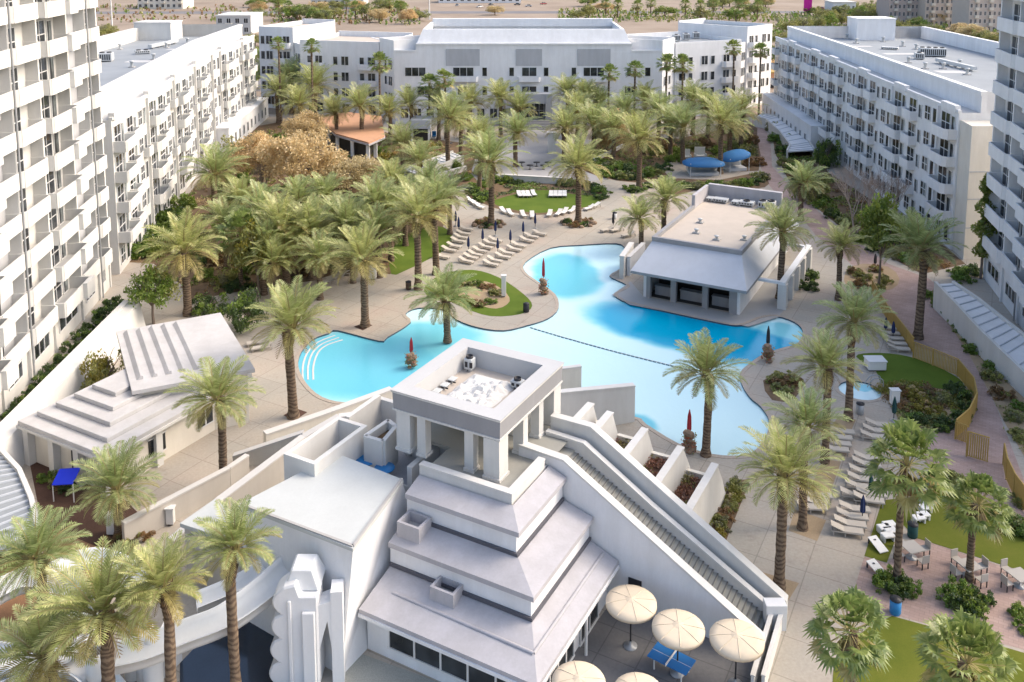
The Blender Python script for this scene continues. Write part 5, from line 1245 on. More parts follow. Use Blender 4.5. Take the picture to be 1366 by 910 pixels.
PALMS = [
 # near, around the walk and pool
 ('d',1040,785,1042,632,66,'large date palm at the foot of the stair ramp, on the tan walk'),
 ('d',1069,705,1070,570,50,'date palm in a square gravel pit, behind the one at the stair foot'),
 ('d',1100,617,1103,492,50,'date palm with a thick rough trunk between the pool and the spa'),
 ('d',1130,560,1132,430,48,'date palm whose trunk rises right in front of the round spa'),
 ('d',942,608,948,500,52,'lone date palm on the pool edge beside the stepped planters'),
 ('d',597,456,598,402,46,'date palm leaning over the bay of the pool behind the lookout'),
 ('d',487,436,487,348,50,'date palm in a square soil pit on the point of the deck'),
 ('d',390,556,389,438,60,'tall date palm on the deck next to the broad pool steps'),
 ('d',298,646,288,530,54,'date palm with a reddish trunk at the corner of the slatted pavilion'),
 ('d',160,715,157,650,54,'date palm over the brown court in front of the slatted pavilion'),
 ('d',62,880,62,742,62,'date palm at the edge of the picture beside the grey ribbed ramp'),
 ('d',75,990,78,872,72,'lowest of the palms over the curling water slide'),
 ('d',152,985,155,812,86,'palm with an orange-brown trunk over the middle of the water slide'),
 ('d',232,985,232,782,60,'palm with a shaggy waist over the curved white wall of the slide'),
 ('d',316,935,318,735,56,'slim palm in front of the annex roof, standing over the dark plunge pool'),
 # west garden
 ('d',250,421,247,338,52,'date palm in front of the long sunlit wing, at the bend of the garden path'),
 ('f',322,386,324,312,36,'yellow-green fan palm in the middle of the west garden'),
 ('d',383,386,386,330,50,'date palm with low fronds over the dark benches of the west deck'),
 ('d',287,292,285,232,42,'date palm close against the sunlit wing'),
 ('d',418,372,430,312,46,'leaning date palm between the west deck and the garden'),
 ('d',None,None,497,272,40,'bluish date palm behind the west lawn, among the garden shrubs',7.2),
 ('d',558,386,556,290,46,'date palm with a bright trunk on the edge of the west lawn'),
 ('d',581,366,590,272,42,'date palm at the tip of the west lawn nearest the rock ring'),
 ('d',None,None,470,330,34,'short date palm under the taller ones beside the west deck',4.2),
 ('d',None,None,345,285,40,'date palm half hidden by the orange garden tree',6.5),
 ('d',None,None,400,268,36,'date palm behind the two palms of the west deck',6.5),
 ('d',None,None,380,300,44,'broad date palm rising from the densest part of the west garden',6.8),
 ('d',None,None,525,245,34,'date palm at the head of the west lawn path',6.4),
 ('d',None,None,450,290,34,'small date palm in the shrubs north of the west deck',5.4),
 # round the oval lawn and the plaza
 ('d',655,302,655,216,44,'full date palm at the west end of the oval lawn'),
 ('d',771,298,772,224,42,'full date palm in the rock ring at the east end of the oval lawn'),
 ('d',852,251,857,188,40,'date palm in the hedge island between plaza and pool bar'),
 ('d',688,222,688,178,30,'date palm on the plaza, left of the white pillar'),
 ('d',752,216,752,172,30,'date palm on the plaza, right of the white pillar'),
 ('d',792,206,790,166,34,'date palm by the dark bed, second from the white pillar'),
 ('d',598,226,597,158,34,'date palm standing in the pale ribbed ramp'),
 ('d',538,232,537,192,30,'round-headed date palm between the terracotta hut and the ribbed ramp'),
 ('d',960,232,958,166,38,'date palm behind the blue canopies'),
 ('d',None,None,912,170,32,'date palm leaning toward the blue canopies from the dark hedge',6.5),
 ('d',None,None,880,150,30,'date palm behind the hedge island, close to the central block',7),
 ('d',None,None,835,150,28,'date palm in front of the central block, east of the dark bed',6.5),
 ('d',None,None,690,146,26,'short date palm hiding the entrance steps from the west',6),
 ('d',None,None,668,132,26,'date palm by the west side of the entrance hall',7),
 ('d',None,None,757,124,26,'date palm by the east side of the entrance hall',7),
 ('d',None,None,625,138,26,'date palm in front of the left balcony bay of the central block',7),
 ('d',None,None,645,185,30,'date palm at the west edge of the palm plaza',6.5),
 ('d',None,None,990,150,30,'date palm at the corner of the angled block with dark roof units',7),
 ('d',None,None,925,135,28,'date palm before the middle of the angled block with dark roof units',7),
 ('d',None,None,800,140,24,'date palm before the right balcony bay of the central block',6),
 # north-west corner
 ('d',483,197,485,142,30,'date palm with a dark trunk in front of the terracotta hut'),
 ('d',450,197,450,152,24,'small dense date palm at the corner of the terracotta hut'),
 ('d',422,165,420,116,32,'date palm behind the terracotta hut, before the angled block'),
 ('d',None,None,388,108,30,'date palm at the north-west corner, second from the sunlit wing',7.5),
 ('d',None,None,356,98,28,'date palm at the far end of the sunlit wing',7.5),
 ('d',None,None,372,84,22,'tall date palm behind the others in the north-west corner',9.5),
 ('d',None,None,520,150,26,'date palm between the terracotta hut and the snack bar',6.5),
 ('d',None,None,548,140,24,'date palm right behind the snack bar',7),
 ('d',None,None,430,92,20,'date palm close to the wall of the pale-roofed angled block',8),
 
 ('d',None,None,780,130,24,'date palm between the entrance hall and the right balcony bay',7),('d',None,None,860,135,24,'date palm before the right end windows of the central block',7),
 ('d',None,None,895,168,30,'date palm between hedge island and central block corner',6),('d',None,None,945,145,28,'date palm north of the blue canopies, nearer the angled block',6.5),
 ('d',None,None,975,172,30,'date palm on the slope east of the blue canopies',6),('d',None,None,615,165,28,'date palm behind the pale ribbed ramp',6.5),('d',None,None,585,140,24,'date palm before the left end of the central block',7),
 ('d',None,None,770,150,28,'date palm at the north-east corner of the palm plaza',6.5),('d',None,None,820,172,30,'date palm over the kerb of the dark bed',6),
 ('d',None,None,400,140,28,'date palm between the orange trees and the north-west corner',6.5),('d',None,None,370,125,26,'date palm close to the podium of the sunlit wing',6.5),('d',None,None,560,215,28,'date palm below the pale ribbed ramp',5.5),
 ('d',None,None,575,245,32,'date palm between the ribbed ramp and the rock ring',6.2),('d',None,None,540,265,34,'date palm over the slope behind the west lawn',6.2),('d',None,None,520,285,34,'date palm at the back edge of the west lawn',6),
 ('d',None,None,300,300,36,'date palm over the hedge of the sunlit wing',5.2),('d',None,None,350,330,38,'date palm between the fan palm and the west deck',5.4),('d',None,None,425,345,36,'low date palm behind the west deck loungers',4.6),
 ('d',None,None,465,300,38,'date palm in the thick of the grove north of the west deck',6.0),('d',None,None,505,310,38,'date palm over the west lawn corner nearest the deck',5.4),('d',None,None,435,262,34,'date palm between the two eastern orange trees',6.2),('d',None,None,362,352,36,'low date palm behind the dark benches',4.4),('d',None,None,318,268,34,'date palm beneath the olive tree near the sunlit wing',5.6),('d',None,None,600,258,30,'date palm where the ribbed ramp path meets the deck',5.6),('d',None,None,640,205,28,'date palm at the foot of the pale ribbed ramp',6),
 # tall fan palms against the facades
 ('f',508,172,508,84,17,'tall fan palm at the joint of the central block and the pale-roofed angled block',10.5),
 ('f',573,184,573,112,16,'fan palm before the left end window of the central block, west one of a pair',9),
 ('f',594,186,594,106,17,'fan palm before the left balcony bay, east one of a pair',9.5),
 ('f',811,182,811,98,15,'single fan palm before the right balcony bay of the central block',9.5),
 ('f',846,180,846,93,15,'single fan palm before the right end of the central block',10),
 ('f',887,178,887,84,15,'fan palm at the right corner of the central block, first of a pair',11),
 ('f',909,178,909,86,16,'fan palm at the right corner of the central block, second of a pair',10.5),
 ('f',976,168,976,64,13,'fan palm beside the end tower of the right-hand angled block',12),
 ('f',1012,158,1012,68,14,'slim dark fan palm at the far corner of the right-hand angled block',12),
 ('f',418,172,418,62,13,'fan palm top seen against the pale-roofed angled block',13),
 ('f',375,166,375,58,12,'fan palm top against the end of the pale-roofed angled block',13),
 # east side
 ('d',1041,398,1042,308,42,'date palm on the terrace of the pool bar, in front of its roof'),
 ('d',1068,294,1068,246,34,'date palm on the curved path above the pool bar'),
 ('d',1117,400,1119,330,34,'date palm on the east walk between the pool bar and the rock bed'),
 ('d',1225,452,1230,334,52,'tall date palm in the brown bed by the golden fence'),
 ('d',855,335,857,292,32,'date palm at the pool edge, just west of the pool bar'),
 ('d',None,None,886,266,34,'date palm behind the west wall of the pool bar',5.5),
 # fan palms at the lower right
 ('f',1196,778,1208,618,58,'big fan palm in the square hedge at the edge of the games lawn'),
 ('f',1294,775,1300,672,45,'fan palm in the second square hedge on the pink terrace'),
 ('f',1132,985,1142,842,55,'fan palm on the corner lawn close to the pink terrace'),
 ('f',1275,1010,1272,880,62,'fan palm cut by the bottom edge, on the corner lawn'),
]
for p in PALMS: palm(*p)

# ---------------------------------------------------------------- broadleaf trees and shrubs
def leafmats(n, c1, c2, tr=.35): M[n] = leafmat(n, c1, c2, tr)
leafmats('leaf_green', (0.12,0.21,0.03), (0.26,0.36,0.06)); leafmats('leaf_dark', (0.05,0.09,0.025), (0.10,0.16,0.04))
leafmats('leaf_orange', (0.62,0.46,0.23), (0.72,0.57,0.32), .45); leafmats('leaf_yellow', (0.24,0.22,0.03), (0.38,0.33,0.06), .4)
leafmats('leaf_olive', (0.23,0.25,0.06), (0.38,0.38,0.13)); leafmats('leaf_bright', (0.14,0.20,0.025), (0.25,0.31,0.06), .4)
leafmats('leaf_brown', (0.22,0.13,0.06), (0.36,0.22,0.09)); leafmats('leaf_pale', (0.20,0.20,0.10), (0.31,0.30,0.17)); leafmats('leaf_grey', (0.24,0.20,0.16), (0.36,0.31,0.25), .2)
def leaf(mb, rr, c, s, mi=0, up=.3):
    a = rr.uniform(0, 2*PI); z = rr.uniform(-1, 1); q = math.sqrt(1-z*z); n = Vector((q*math.cos(a), q*math.sin(a), z+up)).normalized()
    u = n.orthogonal().normalized(); w = n.cross(u); b_ = rr.uniform(0, 6.3); u, w = u*math.cos(b_)+w*math.sin(b_), w*math.cos(b_)-u*math.sin(b_)
    mb.add([c-u*s, c+w*s*.5, c+u*s, c-w*s*.5], [(0,1,2,3)], mi)
def crown_mesh(seed, mats, clumps=34, per=95, ls=.05, flat=.75, hollow=.45, name='crown', low=-.5):
    """unit crown: clumps of leaves scattered through a lumpy volume, gaps between them"""
    rr = random.Random(seed); mb = MB(); centres = []
    while len(centres) < clumps:
        v = Vector((rr.uniform(-1,1), rr.uniform(-1,1), rr.uniform(low,1)))
        if hollow < v.length < 1 and v.z > low: centres.append(Vector((v.x, v.y, v.z*flat))*rr.uniform(.8,1.0))
    for c in centres:
        r = rr.uniform(.16,.30); mi = 0 if rr.random() < .75 else len(mats)-1
        for k in range(per):
            d = Vector((rr.gauss(0,1), rr.gauss(0,1), rr.gauss(0,.75))); d = d.normalized()*r*rr.random()**.4
            leaf(mb, rr, c+d, ls*rr.uniform(.7,1.3), mi)
    o = mb.build(name, [M[m] for m in mats]); me = o.data; COL.objects.unlink(o); bpy.data.objects.remove(o); return me
def limb_mesh(seed, h=1.0, spread=.7, n=7, twigs=3, r=.05):
    rr = random.Random(seed); mb = MB()
    mb.tube([(0,0,0),(.02,.01,h*.25),(.0,.03,h*.5)], [r*1.3, r, r*.85], 8)
    for i in range(n):
        a = i*2.4+rr.uniform(-.3,.3); z0 = h*rr.uniform(.25,.5); e = Vector((math.cos(a)*spread*rr.uniform(.5,1), math.sin(a)*spread*rr.uniform(.5,1), h*rr.uniform(.7,1.15)))
        s = Vector((0,.02,z0)); m_ = s.lerp(e,.5)+Vector((rr.uniform(-.06,.06),rr.uniform(-.06,.06),.06)); mb.tube([s,m_,e], [r*.6,r*.4,r*.12], 6)
        for k in range(twigs):
            u = rr.uniform(.4,1); p = s.lerp(e,u); q = p+Vector((rr.uniform(-.25,.25),rr.uniform(-.25,.25),rr.uniform(.05,.3))); mb.tube([p,p.lerp(q,.5)+Vector((0,0,.03)),q], [r*.25,r*.16,r*.06], 4)
    o = mb.build('trunk', M['bark']); me = o.data; COL.objects.unlink(o); bpy.data.objects.remove(o); return me
LIMB = [limb_mesh(2), limb_mesh(5)]
CM = {k: [crown_mesh(hash_, v, cl, pr, ls) for hash_ in (3, 8)] for k, v, cl, pr, ls in [
  ('green', ('leaf_green','leaf_olive'), 40, 90, .055), ('dark', ('leaf_dark','leaf_green'), 40, 90, .055), ('orange', ('leaf_orange','leaf_orange'), 74, 150, .036),
  ('yellow', ('leaf_yellow','leaf_olive'), 40, 90, .05), ('olive', ('leaf_olive','leaf_pale'), 44, 90, .05), ('bright', ('leaf_bright','leaf_green'), 44, 90, .06)]}
ntree = 0
def tree(kind, bx, by, topy, Rpx, label, name='tree', cat='tree', frac=.62, group=None):
    """broadleaf tree with its foot at a pixel, its top at row topy and crown radius Rpx"""
    global ntree
    b_ = P(bx, by); h = V(bx, topy, b_.y).z; Rm = Rpx/pxm(b_); k = ntree; ntree += 1; rr = random.Random(k+90)
    t = thing(name, label, cat, b_, rr.uniform(0,6), group)
    o = bpy.data.objects.new('trunk', LIMB[k % 2]); COL.objects.link(o); o.parent = t; o.scale = (Rm*.9, Rm*.9, h*.72)
    o = bpy.data.objects.new('crown', CM[kind][k % 2]); COL.objects.link(o); o.parent = t
    ch = h*frac; o.location = (0, 0, h-ch*.68); o.scale = (Rm, Rm*rr.uniform(.9,1.1), ch*.9)
    return t
tree('orange',405,262,172,62,'largest orange-leaved tree in the west garden'); tree('orange',350,250,180,46,'orange-leaved tree close to the sunlit wing'); tree('orange',465,262,205,46,'orange-brown tree east of the largest orange one')
tree('orange',408,205,150,32,'small orange tree in front of the terracotta hut'); tree('olive',330,225,175,34,'olive green tree between sunlit wing and orange trees'); tree('orange',818,205,148,24,'orange tree behind the dark bed of the palm plaza', frac=.8)
tree('olive',365,330,258,40,'olive tree under the date palms of the west garden'); tree('yellow',345,395,300,34,'yellow-green tree next to the fan palm of the west garden')
tree('olive',510,300,255,34,'olive tree behind the west lawn'); tree('olive',440,345,295,34,'olive tree north of the west deck benches'); tree('green',470,250,222,24,'dense green tree on the slope above the west lawn')
tree('green',205,432,355,36,'glossy green tree at the corner of the seamed grey roof'); tree('yellow',142,530,462,34,'yellow-green tree wedged between the thick white wall and the grey pavilion', frac=.85)
tree('dark',330,440,390,30,'dark brownish tree beside the seamed roof, nearest the deck', frac=.85); tree('dark',1103,222,178,18,'round dark tree at the end of the curved ribbed ramp', frac=.9)
tree('bright',1172,384,262,32,'light green tree with a pinkish trunk in the rock bed', frac=.5); tree('olive',1080,268,216,24,'soft olive tree beside the curved path', frac=.9); tree('dark',1200,330,288,18,'dark tree behind the light green one', frac=.9)
tree('dark',280,418,390,26,'round dark shrub-like tree at the garden path by the seamed roof', frac=.95)
# leafless trees
def bare(bx, by, topy, Rpx, label, seed):
    b_ = P(bx, by); h = V(bx, topy, b_.y).z; Rm = Rpx/pxm(b_); rr = random.Random(seed)
    t = thing('bare_tree', label, 'tree', b_, 0); mb = MB(); tw = MB()
    def grow(p, d, l, r, n):
        q = p+d*l; m_ = p.lerp(q,.5)+Vector((rr.uniform(-1,1),rr.uniform(-1,1),0))*l*.06
        (mb if n > 2 else tw).tube([p,m_,q], [r,r*.85,r*.62], 5 if n > 2 else 3, 0, False)
        if n == 0: return
        for k in range(3 if n > 1 else 4):
            a = rr.uniform(0,6.3); s = rr.uniform(.35,.75); dd = (d+Vector((math.cos(a)*s*Rm/h*1.6,math.sin(a)*s*Rm/h*1.6,rr.uniform(-.1,.3)))).normalized(); grow(q, dd, l*rr.uniform(.62,.82), r*.6, n-1)
    for k in range(3): grow(Vector((rr.uniform(-.2,.2),rr.uniform(-.2,.2),0)), Vector((rr.uniform(-.35,.35),rr.uniform(-.35,.35),1)).normalized(), h*.27, .13, 5)
    M.setdefault('twig', mat('grey_twigs', (0.36,0.30,0.26), .9, .15, 2)); mb.build('trunk', M['twig'], t); tw.build('twigs', M['twig'], t); return t
bare(1140,322,208,52,'leafless grey tree in front of the shaded wing',3); bare(1178,318,222,34,'smaller leafless tree close to the wall of the shaded wing',6); bare(350,262,214,22,'white-stemmed leafless tree under the orange trees',9)
# tall columnar plant on the right wing's end wall
b_ = P(1308, 372); hcol = V(1308,232,b_.y).z; t = thing('column_tree', 'tall narrow leafy tree standing against the end wall of the shaded wing', 'tree', b_)
mb = MB(); mb.tube([(0,0,0),(.1,0,hcol*.5),(0,.1,hcol*.95)], [.16,.12,.04], 7); mb.build('trunk', M['bark'], t)
mb = MB(); rr = random.Random(5)
for k in range(1900):
    z = hcol*(.22+.78*rr.random()); w = 1.5*(1-abs(z/hcol-.5)*1.1)*(.6+.4*math.sin(z*2.4)); a = rr.uniform(0,6.3); q = w*rr.random()**.5; leaf(mb, rr, Vector((math.cos(a)*q,math.sin(a)*q,z)), rr.uniform(.16,.3), 0 if rr.random()<.8 else 1)
mb.build('crown', [M['leaf_bright'],M['leaf_olive']], t)

SM = {k: [crown_mesh(s, v, 26, 75, .085, .8, .15, 'foliage', -.25) for s in (21, 22)] for k, v in dict(green=('leaf_green','leaf_bright'), dark=('leaf_dark','leaf_green'), olive=('leaf_olive','leaf_pale'), brown=('leaf_brown','leaf_olive'), yellow=('leaf_yellow','leaf_orange'), bright=('leaf_bright','leaf_yellow')).items()}
nsh = 0
def shrub(kind, x, y, rpx, label, hk=.8, group=None, z=0.0):
    global nsh
    b_ = P(x, y, z); r = 1.3*rpx/pxm(b_); k = nsh; nsh += 1
    o = bpy.data.objects.new('shrub', SM[kind][k % 2]); COL.objects.link(o); o.location = b_+Vector((0,0,r*hk*.2)); o.scale = (r, r, r*hk*1.1); o.rotation_euler = (0,0,k*1.3)
    return tag(o, label, 'shrub', group)
# ---------------------------------------------------------------- hedges and shrubs, each of them a plant of its own
NEAR = {'green':'bushy green','dark':'dark green','olive':'olive','brown':'rusty brown','yellow':'yellow-flowered','bright':'bright green'}
def row(kinds, L, rpx, where, group, hk=.8, z=0.0):
    for i, (x, y) in enumerate(L):
        k = kinds[i % len(kinds)]; r = rpx*(1+.12*math.sin(i*2.1))
        shrub(k, x, y, r, f'{NEAR[k]} shrub, {ORD[i % 20]} along {where}', hk, group, z)
row(['green','bright','green'], [(1246,398),(1256,410),(1266,421),(1277,431),(1287,443),(1297,456),(1309,466),(1320,474),(1331,483)], 11, 'the clipped hedge of the ribbed white ramp, from its top', 'clipped hedge shrubs by the ribbed ramp')
row(['green'], [(1296,469),(1330,492),(1358,512),(1362,545)], 11, 'the pink path inside the clipped hedge, from the top', 'ball shrubs by the pink path')
row(['olive','brown','olive'], [(1322,505),(1338,530),(1352,560),(1360,585)], 12, 'the gravel bed at the edge of the pink path', 'low shrubs of the gravel bed')
row(['green','dark'], [(1285,375),(1296,366),(1278,366)], 12, 'the corner below the column tree', 'corner shrubs below the column tree')
row(['dark'], [(1274,520),(1284,532),(1288,545),(1281,558),(1268,568),(1255,574)], 11, 'the golden fence round the spa bed', 'shrubs inside the golden fence')
row(['brown','yellow','brown','olive','yellow','brown','yellow','dark','olive'], [(1205,525),(1222,530),(1240,526),(1255,535),(1228,545),(1210,548),(1245,552),(1222,562),(1256,562)], 12, 'the flower bed of the spa, row by row', 'shrubs of the spa flower bed', .7)
row(['green','olive'], [(1246,648),(1262,640),(1336,690),(1350,700),(1362,712),(1362,670)], 15, 'the back edge of the terrace lawn', 'shrubs behind the terrace lawn')
for (x, y, w) in [(1197,783,0),(1290,800,1)]:
    pass
row(['green','dark','green','green'], [(1182,784),(1198,792),(1212,790),(1190,776)], 15, 'the square hedge under the big fan palm', 'hedge under the big fan palm', 1.0)
row(['green','dark','green','dark','green'], [(1270,804),(1285,812),(1300,816),(1308,804),(1280,798)], 15, 'the square hedge on the pink terrace', 'second square hedge on the terrace', 1.0)
row(['green','green'], [(1366,840),(1362,822)], 12, 'the hedge cut by the frame beside the pink terrace', 'third square hedge on the terrace')
row(['dark'], [(150-i*13.5, 408+i*15) for i in range(11)], 11, 'the tall tower planting strip, from its far end', 'shrubs of the tower planting strip', .9)
row(['green','dark','green','bright'], [(178,342),(190,334),(202,322),(212,312),(222,300),(232,290),(243,278),(205,338),(222,322),(238,306)], 17, 'the sunlit wing hedge, from the tower', 'hedge along the sunlit wing')
row(['olive','dark','green','brown'], [(300,380),(318,384),(275,372),(290,350),(310,340),(262,356),(300,310),(320,330),(265,320),(252,340),(330,362),(410,362),(440,360),(456,352)], 14, 'the lower part of the west garden, zigzag from the path', 'low shrubs of the west garden')
row(['dark','olive','green'], [(470,300),(488,318),(500,328),(520,296),(535,280),(550,268),(480,275),(505,262),(525,255),(545,250),(560,258),(460,312)], 13, 'the slope behind the west lawn, zigzag from the deck', 'shrubs behind the west lawn')
row(['olive','green'], [(300,262),(315,245),(330,232),(345,215),(360,200),(375,190),(300,285),(320,270),(385,225),(400,240),(430,230),(450,225)], 13, 'the garden under the orange trees, zigzag from the wing', 'undergrowth shrubs below the orange trees')
row(['green','yellow','olive'], [(505,205),(520,212),(535,215),(552,206),(568,200),(580,196),(605,225),(590,232),(570,236),(620,240),(640,232),(655,236)], 10, 'the planted slopes round the pale ribbed ramp', 'shrubs round the pale ribbed ramp')
row(['dark','green','dark'], [(632,258),(636,250),(646,246),(658,243),(672,243),(686,244),(752,247),(766,247),(780,249),(792,252),(802,257),(802,265),(640,264),(650,268)], 10, 'the hedge round the oval lawn, clockwise', 'hedge round the oval lawn', .6)
row(['dark','green','olive'], [(805,230),(818,236),(832,238),(846,238),(860,234),(872,230),(842,228),(825,226),(812,222),(884,226),(800,222)], 12, 'the hedge island between plaza and pool bar', 'shrubs of the hedge island', .6)
row(['green','dark'], [(838,252),(846,256),(856,254),(862,250)], 8, 'the small round planter near the pool bar', 'shrubs of the small round planter', .6)
row(['olive','green','dark'], [(885,250),(900,250),(915,250),(930,252),(945,252),(960,250),(975,250),(990,248),(1005,245),(1015,240)], 11, 'the strip in front of the blue canopies, from the west', 'shrubs in front of the blue canopies', .7)
row(['olive','brown','green'], [(870,205),(888,200),(905,205),(925,200),(940,195),(960,205),(980,198),(998,192),(900,215),(1000,205),(1005,220)], 11, 'the slope behind the blue canopies', 'shrubs behind the blue canopies')
row(['olive','green','dark'], [(1035,175),(1042,190),(1046,205),(1050,222),(1062,232),(1070,245),(1085,262),(1098,275),(1112,290),(1128,300),(1150,322),(1170,335),(1190,342),(1215,350)], 12, 'the shaded wing bed, from its far end', 'shrubs at the foot of the shaded wing')
row(['brown','olive'], [(1140,365),(1152,372),(1168,362),(1180,376),(1150,382),(1172,386)], 9, 'the rock bed by the golden fence', 'shrubs of the rock bed')
row(['brown','olive','green'], [(605,388),(620,382),(636,380),(650,384),(662,392),(655,404),(638,408),(620,402)], 9, 'the gravel island in the pool bay, clockwise', 'low shrubs of the gravel island', .55)
row(['olive','yellow','olive','brown'], [(984,650),(978,664),(972,678),(966,690),(960,702),(954,714)], 12, 'the strip beside the last planter fin', 'shrubs beside the stair planters', .7)
row(['brown','olive'], [(1035,510),(1048,506),(1060,512),(1042,522)], 12, 'the brown bed at the pool point', 'shrubs of the pool point bed', .6)
row(['olive','brown'], [(180,708),(192,716),(204,700),(150,728),(170,736)], 12, 'the court between the beige wall and the slide', 'shrubs by the beige wall', .8)
row(['green','brown','dark'], [(62,640),(80,648),(92,655)], 11, 'the brown court of the slatted pavilion', 'shrubs of the pavilion court')
row(['dark','dark'], [(1080,372),(1075,385)], 11, 'the foot of the pool bar terrace', 'shrubs by the bar terrace')
# ground cover between the shrubs (nobody could count it)
def cover(name, polypx, n, mats, seed, s=(.12,.26), hmax=.35):
    rr = random.Random(seed); pts = px(polypx); x0, x1 = min(p.x for p in pts), max(p.x for p in pts); y0, y1 = min(p.y for p in pts), max(p.y for p in pts); mb = MB(); k = 0
    while k < n:
        x, y = rr.uniform(x0,x1), rr.uniform(y0,y1)
        if not inside((x,y), pts): continue
        q = noise.noise(Vector((x*.25,y*.25,seed)))
        if q < -.12: k += 1; continue
        mi = min(len(mats)-1, max(0, int((q+.25)*len(mats)*1.4)))
        for j in range(7): leaf(mb, rr, Vector((x+rr.gauss(0,.22),y+rr.gauss(0,.22),rr.uniform(.04,hmax))), rr.uniform(*s), mi, .8)
        k += 1
    return tag(mb.build(name, [M[m] for m in mats]), 'low mixed ground cover between the shrubs', kind='stuff')
cover('ground_cover', [(180,348),(292,218),(347,172),(430,156),(518,182),(600,195),(592,222),(545,242),(592,264),(585,300),(520,330),(520,362),(470,355),(420,370),(300,388),(255,398),(210,352)], 5200, ['leaf_brown','leaf_olive','leaf_green','leaf_orange'], 1)
cover('ground_cover', [(757,206),(800,190),(850,182),(905,187),(1000,168),(1008,185),(1008,226),(960,220),(905,212),(880,222),(890,235),(852,242),(800,234)], 1500, ['leaf_dark','leaf_olive','leaf_green'], 2)
cover('ground_cover', [(1032,152),(1095,216),(1105,233),(1260,332),(1284,352),(1230,364),(1140,316),(1095,280),(1052,238),(1036,205)], 1800, ['leaf_brown','leaf_olive','leaf_green'], 3)
cover('ground_cover', [(1165,517),(1200,510),(1276,514),(1292,530),(1278,558),(1240,572),(1207,567),(1194,545)], 700, ['leaf_brown','leaf_yellow','leaf_olive'], 4, (.08,.16), .25)
cover('ground_cover', [(1240,391),(1256,388),(1300,442),(1340,492),(1398,560),(1400,660),(1362,598),(1340,560),(1320,520),(1292,468)], 500, ['leaf_olive','leaf_green'], 5, (.08,.16), .25)
cover('ground_cover', [(622,262),(634,247),(665,242),(720,244),(772,246),(804,253),(804,264),(764,258),(733,253),(707,254),(676,260),(655,268),(640,268)], 700, ['leaf_dark','leaf_green'], 6, (.1,.2), .3)
# ================================================================ furniture and small things
M['sling'] = mat('tan_sling', (0.50, 0.45, 0.38), 0.8, 0.06, 3); M['slingw'] = mat('white_sling', (0.72, 0.70, 0.66), 0.8, 0.05, 3)
M['lframe'] = mat('lounger_frame', (0.42, 0.39, 0.35), 0.5, 0.05); M['cream_canvas'] = mat('cream_canvas', (0.66, 0.56, 0.42), 0.85, 0.06, 2.0)
M['redcanvas'] = mat('red_canvas', (0.38, 0.03, 0.04), 0.8, 0.1); M['greencanvas'] = mat('dark_green_canvas', (0.02, 0.07, 0.07), 0.8, 0.1)
M['gold'] = mat('golden_fence_paint', (0.42, 0.28, 0.08), 0.6, 0.08); M['rock'] = mat('brown_rock', (0.28, 0.20, 0.14), 0.95, 0.25, 2.5, bump=.4)
M['flower'] = mat('orange_red_flowers', (0.45, 0.10, 0.04), 0.8, 0.3, 5); M['wood'] = mat('dark_bench_wood', (0.10, 0.065, 0.045), 0.7, 0.15)
def lounger_parts(sl):
    f = MB()
    for sx in (-.32,.32):
        f.bx(sx-.025,-.95,.27,sx+.025,.95,.32)
        for y in (-.8,.15,.85): f.bx(sx-.03,y-.03,0,sx+.03,y+.03,.27)
    for y in (-.95,.92): f.bx(-.32,y,.27,.32,y+.04,.32)
    s = MB(); s.bx(-.30,-.93,.322,.30,.2,.36)
    b = MB(); b.loft([(-.30,.2,.322),(.30,.2,.322),(.30,.98,.62),(-.30,.98,.62)], [(-.30,.2,.365),(.30,.2,.365),(.30,.98,.665),(-.30,.98,.665)])
    return f, s, b
def mk_lounger(sl):
    t = thing('sun_lounger', 'x', 'sun lounger', (0,0,0))
    f, s, b = lounger_parts(sl); f.build('frame', M['lframe'], t); s.build('seat', M[sl], t); b.build('backrest', M[sl], t); return t
LP = {k: mk_lounger(k) for k in ('sling','slingw')}; used = set()
def lounger(kind, x, y, ang, label, group, sc=1.05):
    o = LP[kind] if kind not in used else copy_tree(LP[kind]); used.add(kind)
    o.location = P(x, y); o.rotation_euler = (0,0,math.radians(ang)); o.scale = (sc,sc,sc); o['label'] = label; o['group'] = group; return o
def lrow(kind, L, ang, where, group, jit=3):
    for i, q in enumerate(L):
        a = q[2] if len(q) > 2 else ang; rr = random.Random(i*7+len(L))
        lounger(kind, q[0], q[1], a+rr.uniform(-jit,jit), f'{ORD[i]} lounger {where}', group)
W1 = 'white' 
lrow('slingw', [(628,270),(634,274),(640,278)], 40, 'from the top in the slanting trio by the oval lawn', 'trio of loungers by the oval lawn')
lrow('slingw', [(672,284,25),(681,287,20),(698,289,10),(710,290,5),(733,288,-12),(745,287,-20),(753,285,-24),(763,283,-28),(786,280,-45),(793,277,-50)], 0, 'from the west in the arc along the front of the oval lawn', 'loungers in the arc of the oval lawn')
lrow('slingw', [(693,262),(699,262),(705,262),(712,261)], 12, 'from the west in the left-hand set lying on the oval lawn', 'left set of loungers on the oval lawn')
lrow('slingw', [(735,262),(741,262),(747,262),(753,262)], -3, 'from the west in the right-hand set lying on the oval lawn', 'right set of loungers on the oval lawn')
lrow('sling', [(655,355),(660,350),(671,345),(676,340),(686,335),(692,330),(703,323),(709,318),(720,314)], 62, 'in the row nearest the pool, counted up from the gravel island', 'poolside row of loungers')
lrow('sling', [(622,351),(628,346),(634,342),(640,337),(648,332),(654,327),(661,323)], 62, 'in the second row from the pool, counted up from the gravel island', 'second row of loungers')
lrow('sling', [(590,345),(599,336),(606,331),(611,324),(615,319),(618,314),(622,308)], 66, 'in the row along the west lawn edge, counted up from the palm', 'third row of loungers')
lrow('sling', [(810,309),(823,309),(838,316)], -60, 'beside the lone dark umbrella west of the pool bar', 'loungers west of the pool bar')
